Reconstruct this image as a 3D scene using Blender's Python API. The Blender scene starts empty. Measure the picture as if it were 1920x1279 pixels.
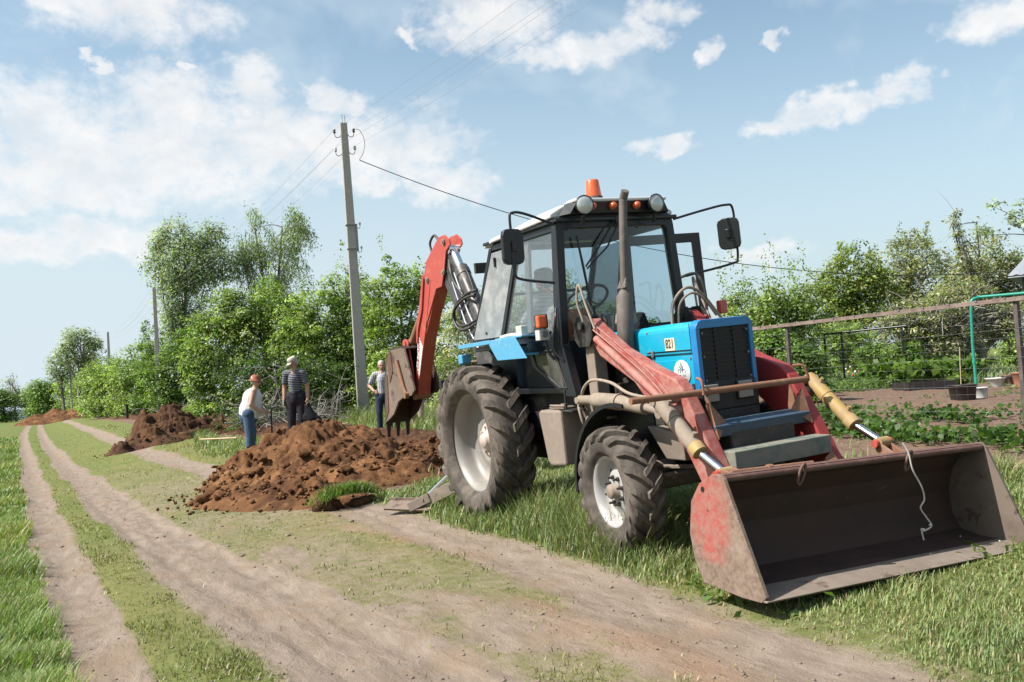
import bpy, bmesh, math, random
import numpy as np
from mathutils import Vector, Matrix, Euler, noise as mnoise
R = math.radians
random.seed(7)
rng = np.random.default_rng(11)
scene = bpy.context.scene
COL = scene.collection

# ---------------------------------------------------------------- camera
# world: x = across the track (right), y = along the track (away), z up, metres
cam_d = bpy.data.cameras.new('camera'); cam = bpy.data.objects.new('camera', cam_d); COL.objects.link(cam)
cr, cu, cf = Vector((0.88972, -0.45165, -0.06639)), Vector((0.04055, -0.06667, 0.99695)), Vector((0.4547, 0.8897, 0.04101))
cam.matrix_world = Matrix(((cr.x, cu.x, -cf.x, 0), (cr.y, cu.y, -cf.y, 0), (cr.z, cu.z, -cf.z, 1.5), (0, 0, 0, 1)))
cam_d.lens = 32.77; cam_d.sensor_width = 36; cam_d.clip_start = 0.05; cam_d.clip_end = 4000
scene.camera = cam

# ---------------------------------------------------------------- sky, sun, exposure
SUN_EL = 49.0; SUN_AZ = -79.0          # degrees; azimuth clockwise from +y
scene.view_settings.view_transform = 'Standard'; scene.view_settings.look = 'None'
scene.view_settings.exposure = 0.92; scene.view_settings.gamma = 1
sd = bpy.data.lights.new('sun', 'SUN'); sd.energy = 5.0; sd.angle = R(0.6); sd.color = (1.0, 0.95, 0.87)
so = bpy.data.objects.new('sun', sd); COL.objects.link(so)
svec = Vector((math.sin(R(SUN_AZ))*math.cos(R(SUN_EL)), math.cos(R(SUN_AZ))*math.cos(R(SUN_EL)), math.sin(R(SUN_EL))))
so.rotation_euler = svec.to_track_quat('Z', 'Y').to_euler(); so.location = svec*60

world = bpy.data.worlds.new('World'); scene.world = world; world.use_nodes = True
nt = world.node_tree; nt.nodes.clear()
class NB:
    """tiny node builder"""
    def __init__(s, nt): s.nt = nt
    def n(s, t, **k):
        nd = s.nt.nodes.new(t)
        for a, b in k.items(): setattr(nd, a, b)
        return nd
    def l(s, a, b): s.nt.links.new(a, b)
    def inp(s, sock, v):
        if isinstance(v, bpy.types.NodeSocket): s.l(v, sock)
        elif v is not None: sock.default_value = v
    def m(s, op, a, b=None, c=None, clamp=False):
        nd = s.n('ShaderNodeMath', operation=op, use_clamp=clamp)
        s.inp(nd.inputs[0], a); s.inp(nd.inputs[1], b)
        if c is not None: s.inp(nd.inputs[2], c)
        return nd.outputs[0]
    def mix(s, f, a, b, bt='MIX'):
        nd = s.n('ShaderNodeMix', data_type='RGBA', blend_type=bt)
        s.inp(nd.inputs[0], f); s.inp(nd.inputs[6], a); s.inp(nd.inputs[7], b)
        return nd.outputs[2]
    def ramp(s, f, lo, hi, a=0.0, b=1.0):
        nd = s.n('ShaderNodeMapRange', interpolation_type='SMOOTHSTEP')
        s.inp(nd.inputs[0], f); nd.inputs[1].default_value = lo; nd.inputs[2].default_value = hi
        nd.inputs[3].default_value = a; nd.inputs[4].default_value = b
        return nd.outputs[0]
    def noise(s, vec, scale, detail=4, rough=.55, dist=0.0, out=0):
        nd = s.n('ShaderNodeTexNoise'); s.l(vec, nd.inputs['Vector']) if vec is not None else None
        nd.inputs['Scale'].default_value = scale; nd.inputs['Detail'].default_value = detail
        nd.inputs['Roughness'].default_value = rough; nd.inputs['Distortion'].default_value = dist
        return nd.outputs[out]
w = NB(nt)
sky = w.n('ShaderNodeTexSky', sky_type='NISHITA'); sky.sun_disc = False
sky.sun_elevation = R(SUN_EL); sky.sun_rotation = R(SUN_AZ); sky.air_density = 1.0; sky.dust_density = 2.6; sky.ozone_density = 1.2; sky.altitude = 100
tc = w.n('ShaderNodeTexCoord'); sep = w.n('ShaderNodeSeparateXYZ'); w.l(tc.outputs['Generated'], sep.inputs[0])
az = w.m('MULTIPLY', w.m('ARCTAN2', sep.outputs[0], sep.outputs[1]), 57.2958)
el = w.m('MULTIPLY', w.m('ARCSINE', sep.outputs[2]), 57.2958)
cmb = w.n('ShaderNodeCombineXYZ'); w.l(az, cmb.inputs[0]); w.l(w.m('MULTIPLY', el, 1.25), cmb.inputs[1])
wz = w.noise(cmb.outputs[0], .42, 4, .55, 0, 1); wsp = w.n('ShaderNodeSeparateColor'); w.l(wz, wsp.inputs[0])
azw = w.m('ADD', az, w.m('MULTIPLY', w.m('SUBTRACT', wsp.outputs[0], .5), 6.0)); elw = w.m('ADD', el, w.m('MULTIPLY', w.m('SUBTRACT', wsp.outputs[1], .5), 3.0))
# cumulus: azimuth, elevation, half width, half height in degrees
CL = [(5.9,21.8,4.4,2.0),(1.9,22.0,2.1,.7),(-.2,15.4,3.7,2.5),(2.6,13.4,5.4,2.8),(7.1,17.1,3.6,2.0),(7.8,14.4,6.4,3.0),(12.5,17.6,2.1,1.6),(13.6,14.9,5.1,2.6),(17.4,14.4,4.4,2.3),(21.3,14.5,3.7,2.0),(24.1,12.0,2.8,1.1),(1.5,11.4,6.0,.7),(17.2,17.2,1.7,.9),(3.6,9.5,3.7,.9),(0.0,8.8,3.0,.9),(27.1,21.8,3.7,2.0),(32.9,19.2,3.3,1.0),(35.9,19.7,2.1,1.0),(29.9,19.2,1.6,.7),(37.3,20.9,2.1,.7),(40.3,18.4,.9,.7),(37.2,13.2,1.7,.6),(43.3,13.6,1.7,.5),(46.1,14.0,2.5,.8),(48.5,14.5,2.0,.7),(50.8,15.0,1.7,.8),(56.1,17.4,2.6,1.1),(41.9,6.4,2.5,.8),(19.2,12.2,1.2,.7),(21.9,20.9,1.0,.4),(8.3,19.2,.7,.3),(44.2,18.4,.7,.3),(3.7,18.8,.7,.3),
      (-30,20,8,4),(-50,12,9,3),(80,22,9,3),(110,15,12,4),(150,28,14,5),(-110,18,12,4),(-150,30,12,5),(-75,30,10,3)]
field = None
for a, e, ra, re in CL:
    dx = w.m('MULTIPLY', w.m('SUBTRACT', azw, a), 1/(ra*1.25)); dy = w.m('MULTIPLY', w.m('SUBTRACT', elw, e), 1/(re*1.25))
    q = w.m('SUBTRACT', 1.0, w.m('ADD', w.m('MULTIPLY', dx, dx), w.m('MULTIPLY', dy, dy)))
    field = q if field is None else w.m('MAXIMUM', field, q)
field = w.m('MAXIMUM', field, -1.6)
n1 = w.noise(cmb.outputs[0], .30, 7, .58, .25); n2 = w.noise(cmb.outputs[0], 1.15, 6, .6, .15)
nn = w.m('ADD', w.m('MULTIPLY', w.m('SUBTRACT', n1, .5), 2.4), w.m('MULTIPLY', w.m('SUBTRACT', n2, .5), 1.25))
dens = w.m('ADD', w.m('SUBTRACT', field, .30), nn)
cov = w.ramp(dens, -.58, 1.1)
# thin veil: whitish air low on the left and soft streaks higher up
veil = w.m('MULTIPLY', w.ramp(w.noise(cmb.outputs[0], .10, 4, .6, .3), .40, .72), .55)
low = w.m('MULTIPLY', w.ramp(el, 2.0, 24.0, 1.0, 0.0), w.ramp(az, -5, 55, 1.0, .62))
thin = w.m('MAXIMUM', veil, low)
shade = w.ramp(w.m('ADD', dens, w.m('MULTIPLY', w.m('SUBTRACT', n1, .5), -2.8)), .25, 1.5)
ccol = w.mix(w.m('MULTIPLY', shade, .8), (1.0, .99, .985, 1), (.60, .655, .71, 1))
hs = w.n('ShaderNodeHueSaturation'); hs.inputs['Saturation'].default_value = .88; hs.inputs['Value'].default_value = 1.5
w.l(sky.outputs[0], hs.inputs['Color'])
bg1 = w.n('ShaderNodeBackground'); w.l(w.mix(1.0, hs.outputs[0], (.93, 1.06, 1.0, 1), 'MULTIPLY'), bg1.inputs[0]); bg1.inputs[1].default_value = .066
bgt = w.n('ShaderNodeBackground'); bgt.inputs[0].default_value = (.70, .81, .88, 1); bgt.inputs[1].default_value = .54
mst = w.n('ShaderNodeMixShader'); w.l(thin, mst.inputs[0]); w.l(bg1.outputs[0], mst.inputs[1]); w.l(bgt.outputs[0], mst.inputs[2])
bg2 = w.n('ShaderNodeBackground'); w.l(ccol, bg2.inputs[0]); bg2.inputs[1].default_value = .53
ms = w.n('ShaderNodeMixShader'); w.l(w.m('MULTIPLY', cov, .96), ms.inputs[0]); w.l(mst.outputs[0], ms.inputs[1]); w.l(bg2.outputs[0], ms.inputs[2])
wo = w.n('ShaderNodeOutputWorld'); w.l(ms.outputs[0], wo.inputs[0])

# ---------------------------------------------------------------- naming helpers
def tag(o, label=None, cat=None, group=None, kind=None):
    if label: o['label'] = label
    if cat: o['category'] = cat
    if group: o['group'] = group
    if kind: o['kind'] = kind
    return o
def empty(name, loc, rz=0.0, label=None, cat=None, group=None):
    o = bpy.data.objects.new(name, None); COL.objects.link(o); o.location = loc; o.rotation_euler = (0, 0, rz)
    o.empty_display_size = .1
    return tag(o, label, cat, group)
def copy_tree(o, parent=None):
    c = o.copy(); COL.objects.link(c)
    if parent is not None: c.parent = parent
    for ch in list(o.children): copy_tree(ch, c)
    return c

# ---------------------------------------------------------------- mesh builder
class MB:
    def __init__(s): s.v = []; s.f = []; s.sm = []; s.mi = []; s.cur = 0
    def add(s, vs, fs, smooth=False):
        b = len(s.v); s.v += [tuple(p) for p in vs]
        for f in fs: s.f.append([b+i for i in f]); s.sm.append(smooth); s.mi.append(s.cur)
        return s
    def box(s, c, sz, rot=None):
        hx, hy, hz = sz[0]/2, sz[1]/2, sz[2]/2
        vs = [Vector((x*hx, y*hy, z*hz)) for x in (-1, 1) for y in (-1, 1) for z in (-1, 1)]
        if rot is not None:
            m = rot if isinstance(rot, Matrix) else Euler(rot).to_matrix()
            vs = [m @ q for q in vs]
        c = Vector(c)
        return s.add([q+c for q in vs], [(0,1,3,2),(4,6,7,5),(0,4,5,1),(2,3,7,6),(0,2,6,4),(1,5,7,3)])
    def hexa(s, p):   # 8 corners: bottom 4 ccw, top 4 ccw
        return s.add(p, [(3,2,1,0),(4,5,6,7),(0,1,5,4),(1,2,6,5),(2,3,7,6),(3,0,4,7)])
    def bar(s, a, b, wd, ht, up=(0,0,1)):
        a = Vector(a); b = Vector(b); d = (b-a).normalized(); u = Vector(up); x = d.cross(u)
        if x.length < 1e-4: x = d.cross(Vector((1,0,0)))
        x.normalize(); u = x.cross(d).normalized()
        c = [(-1,-1),(1,-1),(1,1),(-1,1)]
        p = [a+x*i*wd/2+u*j*ht/2 for i, j in c]+[b+x*i*wd/2+u*j*ht/2 for i, j in c]
        return s.add(p, [(3,2,1,0),(4,5,6,7),(0,1,5,4),(1,2,6,5),(2,3,7,6),(3,0,4,7)])
    def tube(s, pts, r, seg=10, cap=True, smooth=True, flat=1.0, upv=None):
        pts = [Vector(p) for p in pts]; n = len(pts)
        rs = r if isinstance(r, (list, tuple)) else [r]*n
        ux = None; rings = []
        for i, p in enumerate(pts):
            d = (pts[min(i+1, n-1)]-pts[max(i-1, 0)])
            if d.length < 1e-9: d = Vector((0,0,1))
            d.normalize()
            if ux is None:
                ref = Vector(upv) if upv else (Vector((0,0,1)) if abs(d.z) < .9 else Vector((1,0,0)))
                ux = d.cross(ref).normalized()
            else:
                ux = (ux-d*ux.dot(d)); ux.normalize()
            uy = d.cross(ux)
            rings.append([p+(ux*math.cos(2*math.pi*k/seg)+uy*flat*math.sin(2*math.pi*k/seg))*rs[i] for k in range(seg)])
        vs = [q for g in rings for q in g]; fs = []
        for i in range(n-1):
            for k in range(seg):
                a = i*seg+k; b = i*seg+(k+1) % seg
                fs.append((a, b, b+seg, a+seg))
        s.add(vs, fs, smooth)
        if cap:
            if rs[0] > 1e-4: s.add(rings[0], [list(range(seg))[::-1]])
            if rs[-1] > 1e-4: s.add(rings[-1], [list(range(seg))])
        return s
    def cyl(s, a, b, r, seg=16): return s.tube([a, b], r, seg)
    def caps(s, a, b, ra, rb, seg=12, flat=1.0, upv=None, k=4):   # rounded, tapered limb
        a = Vector(a); b = Vector(b); d = b-a; L = d.length; d = d/L if L > 1e-6 else Vector((0,0,1))
        P = []; Q = []
        for i in range(k): t = math.pi/2*(i/k); P.append(a-d*ra*math.cos(t)); Q.append(max(ra*math.sin(t), ra*.08))
        P += [a, b]; Q += [ra, rb]
        for i in range(k): t = math.pi/2*((i+1)/k); P.append(b+d*rb*math.sin(t)); Q.append(max(rb*math.cos(t), rb*.08))
        return s.tube(P, Q, seg, flat=flat, upv=upv)
    def ell(s, c, r, rot=None, seg=16, rg=10, smooth=True):
        c = Vector(c); m = rot if isinstance(rot, Matrix) else (Euler(rot).to_matrix() if rot else Matrix.Identity(3))
        vs = []; fs = []
        for i in range(rg+1):
            t = math.pi*i/rg
            for k in range(seg):
                p = 2*math.pi*k/seg
                vs.append(c+m @ Vector((r[0]*math.sin(t)*math.cos(p), r[1]*math.sin(t)*math.sin(p), r[2]*math.cos(t))))
        for i in range(rg):
            for k in range(seg):
                a = i*seg+k; b = i*seg+(k+1) % seg
                fs.append((a, a+seg, b+seg, b))
        return s.add(vs, fs, smooth)
    def prism(s, poly, o, ax, ay, az, t0, t1):   # polygon in plane (ax,ay), extruded along az from t0 to t1
        o = Vector(o); ax = Vector(ax); ay = Vector(ay); az = Vector(az); n = len(poly)
        vs = [o+ax*p[0]+ay*p[1]+az*t0 for p in poly]+[o+ax*p[0]+ay*p[1]+az*t1 for p in poly]
        fs = [list(range(n))[::-1], [n+i for i in range(n)]]
        for i in range(n): j = (i+1) % n; fs.append((i, j, j+n, i+n))
        return s.add(vs, fs)
    def lathe(s, prof, o, axis, seg=40, smooth=True, closed=False, a0=0.0, a1=2*math.pi, ref=None):
        # prof: (radius, along axis)
        o = Vector(o); az = Vector(axis).normalized()
        rx = Vector(ref) if ref else (Vector((1,0,0)) if abs(az.x) < .9 else Vector((0,0,1)))
        ax = (rx-az*rx.dot(az)).normalized(); ay = az.cross(ax)
        full = abs(a1-a0-2*math.pi) < 1e-6; ns = seg if full else seg+1
        vs = []; fs = []
        for r_, z_ in prof:
            for k in range(ns):
                t = a0+(a1-a0)*k/seg
                vs.append(o+ax*r_*math.cos(t)+ay*r_*math.sin(t)+az*z_)
        m = len(prof)
        for i in range(m if closed else m-1):
            j = (i+1) % m
            for k in range(ns if full else ns-1):
                k2 = (k+1) % ns
                fs.append((i*ns+k, i*ns+k2, j*ns+k2, j*ns+k))
        return s.add(vs, fs, smooth)
    def build(s, name, mats, parent=None, bevel=0.0, seg=2, loc=None):
        me = bpy.data.meshes.new(name); me.from_pydata(s.v, [], s.f)
        me.polygons.foreach_set('use_smooth', s.sm); me.polygons.foreach_set('material_index', s.mi)
        for m in (mats if isinstance(mats, (list, tuple)) else [mats]): me.materials.append(m)
        bm = bmesh.new(); bm.from_mesh(me); bmesh.ops.recalc_face_normals(bm, faces=bm.faces); bm.to_mesh(me); bm.free()
        me.update()
        o = bpy.data.objects.new(name, me); COL.objects.link(o)
        if parent is not None: o.parent = parent
        if loc is not None: o.location = loc
        if bevel:
            b = o.modifiers.new('bevel', 'BEVEL'); b.width = bevel; b.segments = seg; b.limit_method = 'ANGLE'; b.angle_limit = R(40)
            b.harden_normals = False
        return o
def npmesh(name, V, F, mat, col=None, smooth=False, parent=None):
    """big quad mesh from numpy arrays; col = per-vertex rgb"""
    me = bpy.data.meshes.new(name); V = np.asarray(V, np.float32); F = np.asarray(F, np.int32)
    me.vertices.add(len(V)); me.vertices.foreach_set('co', V.ravel())
    k = F.shape[1]
    me.loops.add(F.size); me.loops.foreach_set('vertex_index', F.ravel())
    me.polygons.add(len(F)); me.polygons.foreach_set('loop_start', np.arange(0, F.size, k, dtype=np.int32))
    if smooth: me.polygons.foreach_set('use_smooth', np.ones(len(F), bool))
    me.update(calc_edges=True)
    if col is not None:
        a = me.color_attributes.new('Col', 'FLOAT_COLOR', 'POINT')
        c = np.ones((len(V), 4), np.float32); c[:, :col.shape[1]] = col; a.data.foreach_set('color', c.ravel())
    for m in (mat if isinstance(mat, (list, tuple)) else [mat]): me.materials.append(m)
    o = bpy.data.objects.new(name, me); COL.objects.link(o)
    if parent is not None: o.parent = parent
    return o

# ---------------------------------------------------------------- numpy noise
_T = rng.random((256, 256)).astype(np.float32)
def vnoise(x, y):
    xi = np.floor(x).astype(int); yi = np.floor(y).astype(int); fx = x-xi; fy = y-yi
    fx = fx*fx*(3-2*fx); fy = fy*fy*(3-2*fy)
    a = _T[xi & 255, yi & 255]; b = _T[(xi+1) & 255, yi & 255]; c = _T[xi & 255, (yi+1) & 255]; d = _T[(xi+1) & 255, (yi+1) & 255]
    return a*(1-fx)*(1-fy)+b*fx*(1-fy)+c*(1-fx)*fy+d*fx*fy
def fbm(x, y, o=4, g=.5):
    s = 0; a = 1; t = 0
    for i in range(o): s = s+a*vnoise(x*2**i+17.3*i, y*2**i+5.1*i); t += a; a *= g
    return s/t
def sstep(a, b, x):
    t = np.clip((x-a)/(b-a), 0, 1); return t*t*(3-2*t)

# ---------------------------------------------------------------- materials
def new_mat(name):
    m = bpy.data.materials.new(name); m.use_nodes = True; m.node_tree.nodes.clear(); return m, NB(m.node_tree)
def finish(b, shader):
    o = b.n('ShaderNodeOutputMaterial'); b.l(shader, o.inputs[0])
def princ(b, col, rough, metal=0.0, spec=.5, normal=None, coat=0.0):
    p = b.n('ShaderNodeBsdfPrincipled'); b.inp(p.inputs['Base Color'], col); b.inp(p.inputs['Roughness'], rough)
    b.inp(p.inputs['Metallic'], metal); p.inputs['Specular IOR Level'].default_value = spec
    if normal is not None: b.l(normal, p.inputs['Normal'])
    if coat: p.inputs['Coat Weight'].default_value = coat; p.inputs['Coat Roughness'].default_value = .15
    return p
def bump(b, h, strength, dist=.01):
    n = b.n('ShaderNodeBump'); n.inputs['Strength'].default_value = strength; n.inputs['Distance'].default_value = dist
    b.l(h, n.inputs['Height']); return n.outputs[0]
def surf(name, col, rough=.5, metal=0.0, dirt=(.34,.27,.22), amt=.3, scale=6.0, bmp=.15, spec=.5, var=.12, dirt2=None, amt2=.2, coat=0.0, fine=60.0):
    """worn painted / metal / cloth surface: base colour, dust patches, second wear colour, fine bump"""
    KA = .68 if metal < .9 else 1.0; col = tuple(x*KA for x in col); dirt = tuple(x*KA for x in dirt); dirt2 = tuple(x*KA for x in dirt2) if dirt2 else None
    m, b = new_mat(name); t = b.n('ShaderNodeTexCoord').outputs['Object']
    n1 = b.noise(t, scale, 6, .62, .2); n2 = b.noise(t, scale*3.7, 5, .6); n3 = b.noise(t, fine, 3, .6)
    c0 = tuple(col)+(1,); ca = tuple(x*(1-var) for x in col)+(1,); cb = tuple(min(1, x*(1+var)) for x in col)+(1,)
    c = b.mix(n2, ca, cb)
    f = b.ramp(b.m('ADD', b.m('MULTIPLY', n1, .7), b.m('MULTIPLY', n2, .3)), .5+.28*(1-2*amt)-.11, .5+.28*(1-2*amt)+.11)
    f = b.m('MULTIPLY', f, min(1, .55+amt*.5))
    if amt > 0: c = b.mix(f, c, tuple(dirt)+(1,))
    if dirt2:
        g = b.ramp(b.noise(t, scale*1.9, 7, .68, .4), .5+.26*(1-2*amt2)-.03, .5+.26*(1-2*amt2)+.03)
        c = b.mix(g, c, tuple(dirt2)+(1,))
    rr = b.m('ADD', b.m('MULTIPLY', f, max(0, .85-rough)*.8), rough)
    nb = bump(b, b.m('ADD', b.m('MULTIPLY', n3, .4), n2), bmp, .004) if bmp else None
    mm = b.m('MULTIPLY', b.m('SUBTRACT', 1.0, f), metal) if metal else 0.0
    finish(b, princ(b, c, rr, mm, spec, nb, coat).outputs[0]); return m
def leafmat(name, tr=.35, gloss=.45):
    m, b = new_mat(name); a = b.n('ShaderNodeAttribute', attribute_name='Col')
    lc = b.mix(1.0, a.outputs['Color'], (.70, .70, .70, 1), 'MULTIPLY'); p = princ(b, lc, gloss, 0, .35)
    tl = b.n('ShaderNodeBsdfTranslucent')
    b.l(b.mix(1.0, lc, (1.25, 1.35, .6, 1), 'MULTIPLY'), tl.inputs[0])
    ms = b.n('ShaderNodeMixShader'); ms.inputs[0].default_value = tr; b.l(p.outputs[0], ms.inputs[1]); b.l(tl.outputs[0], ms.inputs[2])
    finish(b, ms.outputs[0]); return m
def glassmat(name, tint=(.8,.88,.9), dust=.08, refl=.9, scale=3.0, dustcol=(.55,.54,.5)):
    m, b = new_mat(name); t = b.n('ShaderNodeTexCoord').outputs['Object']
    tr = b.n('ShaderNodeBsdfTransparent'); tr.inputs[0].default_value = tuple(tint)+(1,)
    gl = b.n('ShaderNodeBsdfGlossy'); gl.inputs['Roughness'].default_value = .03
    fr = b.n('ShaderNodeFresnel'); fr.inputs[0].default_value = 1.5
    m1 = b.n('ShaderNodeMixShader'); b.l(b.m('MULTIPLY', fr.outputs[0], refl), m1.inputs[0]); b.l(tr.outputs[0], m1.inputs[1]); b.l(gl.outputs[0], m1.inputs[2])
    df = b.n('ShaderNodeBsdfDiffuse'); df.inputs[0].default_value = tuple(x*.68 for x in dustcol)+(1,)
    m2 = b.n('ShaderNodeMixShader'); b.l(b.m('MULTIPLY', b.ramp(b.noise(t, scale, 6, .65), .2, .8), dust*2), m2.inputs[0])
    b.l(m1.outputs[0], m2.inputs[1]); b.l(df.outputs[0], m2.inputs[2]); finish(b, m2.outputs[0]); return m
DUST = (.36, .28, .23)
M = {}
M['blue'] = surf('blue_paint', (.006, .40, .62), .42, amt=.28, dirt=(.12,.36,.48), scale=5, dirt2=(.24,.23,.20), amt2=.09, bmp=.08, coat=.15)
M['blue_front_shaded'] = surf('blue_front_shade', (.012, .22, .55), .4, amt=.12, dirt=(.12,.28,.45), scale=3, bmp=.05, coat=.2)  # same blue made darker: shade of the front put into the colour
M['pale_blue'] = surf('pale_blue_paint', (.10, .38, .62), .5, amt=.25, dirt=(.40,.48,.52), scale=5, bmp=.08)
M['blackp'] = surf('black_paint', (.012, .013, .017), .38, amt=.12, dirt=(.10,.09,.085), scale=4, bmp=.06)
M['black_dusty'] = surf('dusty_black', (.014, .014, .015), .6, amt=.35, dirt=(.12,.10,.085), scale=5)
M['grille'] = surf('grille_black', (.010, .010, .012), .6, amt=.15, dirt=(.05,.045,.04), scale=7)
M['pink_red'] = surf('faded_red_paint', (.40, .085, .07), .65, amt=.52, dirt=(.46,.235,.195), scale=7, dirt2=(.34,.25,.20), amt2=.22)
M['red'] = surf('red_paint', (.50, .075, .055), .5, amt=.34, dirt=(.52,.19,.14), scale=4, dirt2=(.14,.05,.04), amt2=.12)
M['beige'] = surf('dusty_beige_cylinder', (.27, .215, .165), .78, amt=.40, dirt=(.39,.31,.245), scale=5)
M['yellow'] = surf('yellow_paint', (.42, .27, .07), .6, amt=.50, dirt=(.34,.24,.15), scale=6, dirt2=(.30,.20,.11), amt2=.14)
M['chrome'] = surf('chrome_rod', (.72, .73, .75), .16, 1.0, amt=.06, scale=10, bmp=0)
M['dustm'] = surf('dust_covered_metal', (.27, .215, .175), .75, amt=.35, dirt=DUST, scale=6)
M['dust_dark'] = surf('oily_dusty_metal', (.045, .038, .033), .7, amt=.30, dirt=(.18,.14,.11), scale=9)
M['rust'] = surf('rusty_pipe', (.27, .125, .07), .75, amt=.35, dirt=(.36,.23,.17), scale=8)
M['exhaust'] = surf('exhaust_steel', (.13, .105, .095), .7, amt=.35, dirt=(.23,.19,.165), scale=6)
M['rubber'] = surf('tyre_rubber', (.075, .064, .056), .9, amt=.50, dirt=(.20,.165,.138), scale=3.5, bmp=.35, fine=90, spec=.25, dirt2=(.24,.185,.145), amt2=.10)
M['rim'] = surf('silver_rim', (.30, .28, .26), .5, .12, amt=.35, dirt=(.36,.31,.27), scale=4)
M['rim_white'] = surf('white_rim', (.44, .435, .43), .45, .05, amt=.36, dirt=(.36,.31,.27), scale=5)
M['hub'] = surf('pink_hub', (.58, .47, .42), .6, amt=.3, scale=5)
M['white'] = surf('white_roof_paint', (.80, .80, .80), .4, amt=.12, dirt=(.60,.58,.55), scale=3, bmp=.04)
M['grey_metal'] = surf('grey_sheet', (.30, .31, .32), .40, .3, amt=.45, dirt=(.42,.41,.40), scale=3, bmp=.03)
M['boom'] = surf('dark_boom_paint', (.09, .082, .082), .35, .3, amt=.35, dirt=(.22,.19,.18), scale=6)
M['orange'] = surf('orange_lens', (.80, .13, .03), .25, amt=.05, scale=6, bmp=0, coat=.5)
M['redlens'] = surf('red_lens', (.60, .07, .04), .25, amt=.1, scale=6, bmp=0, coat=.5)
M['lens'] = surf('lamp_glass', (.66, .68, .66), .18, .35, amt=.12, dirt=(.55,.54,.5), scale=8, bmp=0)
M['lens_dirty'] = surf('dirty_headlamp', (.34, .33, .31), .4, .1, amt=.5, dirt=(.36,.32,.29), scale=6)
M['hose'] = surf('rubber_hose', (.03, .028, .027), .5, amt=.35, dirt=(.20,.16,.13), scale=12)
M['hose_dusty'] = surf('dusty_hose', (.33, .26, .21), .75, amt=.4, dirt=(.42,.33,.27), scale=12)
M['orange_seat'] = surf('orange_seat_cloth', (.70, .20, .06), .7, amt=.2, dirt=(.6,.33,.2), scale=9)
def bucket_mat(name, base, r2, dirt, a1, a2):
    return surf(name, base, .72, amt=a1, dirt=dirt, scale=3.2, dirt2=r2, amt2=a2, bmp=.4, fine=30)
def red_patch(name):
    m, b = new_mat(name); t = b.n('ShaderNodeTexCoord').outputs['Object']; sp = b.n('ShaderNodeSeparateXYZ'); b.l(t, sp.inputs[0])
    n1 = b.noise(t, 5, 7, .65, .6); n2 = b.noise(t, 26, 6, .7); n3 = b.noise(t, 2.2, 5, .6)
    dx = b.m('MULTIPLY', b.m('SUBTRACT', sp.outputs[0], 3.99), 5.2); dz = b.m('MULTIPLY', b.m('SUBTRACT', sp.outputs[2], .53), 3.9)
    q = b.m('SUBTRACT', 1.0, b.m('ADD', b.m('MULTIPLY', dx, dx), b.m('MULTIPLY', dz, dz)))
    q = b.m('ADD', q, b.m('MULTIPLY', b.m('SUBTRACT', n1, .5), 3.4))
    base = b.mix(b.ramp(n2, .35, .65), (.115, .080, .060, 1), (.195, .142, .110, 1)); base = b.mix(b.ramp(n3, .5, .7), base, (.235, .175, .140, 1))
    c = b.mix(b.m('MULTIPLY', b.ramp(q, -.7, .9), .95), base, b.mix(b.ramp(n2, .35, .7), (.29, .06, .05, 1), (.24, .13, .105, 1)))
    c = b.mix(b.ramp(b.noise(t, 14, 7, .75, .3), .62, .68), c, (.055, .035, .028, 1))
    finish(b, princ(b, c, .75, 0, .3, bump(b, n2, .5, .004)).outputs[0]); return m
M['rail_dark'] = surf('dark_rust_rail', (.13, .058, .045), .7, amt=.4, dirt=(.22,.13,.10), scale=9, bmp=.4)
M['bucket_out'] = bucket_mat('bucket_side_paint', (.27, .16, .12), (.42, .06, .05), (.30, .225, .18), .50, .30)
M['bucket_outside'] = red_patch('bucket_side_worn'); M['side_inner_shaded'] = bucket_mat('bucket_far_side_shade', (.15, .11, .085), (.085, .055, .04), (.20, .155, .125), .5, .3); M['far_red_shaded'] = surf('far_red_shade', (.34, .035, .035), .5, amt=.3, dirt=(.30,.12,.10), scale=4)  # far bucket side and far arm red darkened to carry their shade
M['bucket_in_shaded'] = bucket_mat('bucket_rust_and_shade', (.042, .020, .015), (.14, .105, .085), (.075, .034, .024), .5, .13)  # rust, darkened so the colour holds the shadow inside the bucket
M['bucket_lip'] = bucket_mat('bucket_lip_steel', (.21, .165, .135), (.13, .085, .065), (.26, .21, .17), .5, .25)
M['hoe'] = bucket_mat('hoe_bucket_steel', (.185, .130, .098), (.09, .05, .034), (.24, .18, .145), .45, .34)
M['earth_crust'] = surf('earth_crust', (.14, .075, .045), .95, amt=.4, dirt=(.08,.04,.027), scale=9, bmp=1.0, fine=40)
M['grnbeam'] = surf('green_worn_beam', (.09, .16, .13), .6, amt=.55, dirt=(.30,.26,.21), scale=5, dirt2=(.04,.22,.17), amt2=.15)
M['bluebeam'] = surf('blue_worn_beam', (.045, .09, .15), .5, amt=.35, dirt=(.18,.16,.14), scale=6, dirt2=(.04,.15,.30), amt2=.15)
M['concrete'] = surf('grey_concrete', (.42, .395, .37), .9, amt=.35, dirt=(.50,.45,.41), scale=2.5, bmp=.5, fine=50)
M['galv'] = surf('wire_steel', (.22, .22, .23), .5, .4, amt=.3, scale=20, bmp=0)
M['ceramic'] = surf('insulator_glaze', (.10, .09, .085), .25, amt=.1, scale=20, bmp=0)
M['ceramic_w'] = surf('white_insulator', (.60, .60, .60), .3, amt=.1, scale=20, bmp=0)
M['fence'] = surf('brown_fence_rail', (.17, .115, .095), .7, amt=.5, dirt=(.29,.22,.185), scale=5, dirt2=(.12,.10,.10), amt2=.15)
M['wire_thin'] = surf('thin_fence_wire', (.30, .30, .30), .5, .3, amt=.2, scale=20, bmp=0)
M['fencepost'] = surf('dark_fence_post', (.085, .065, .06), .6, amt=.4, dirt=(.20,.15,.13), scale=5)
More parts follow.
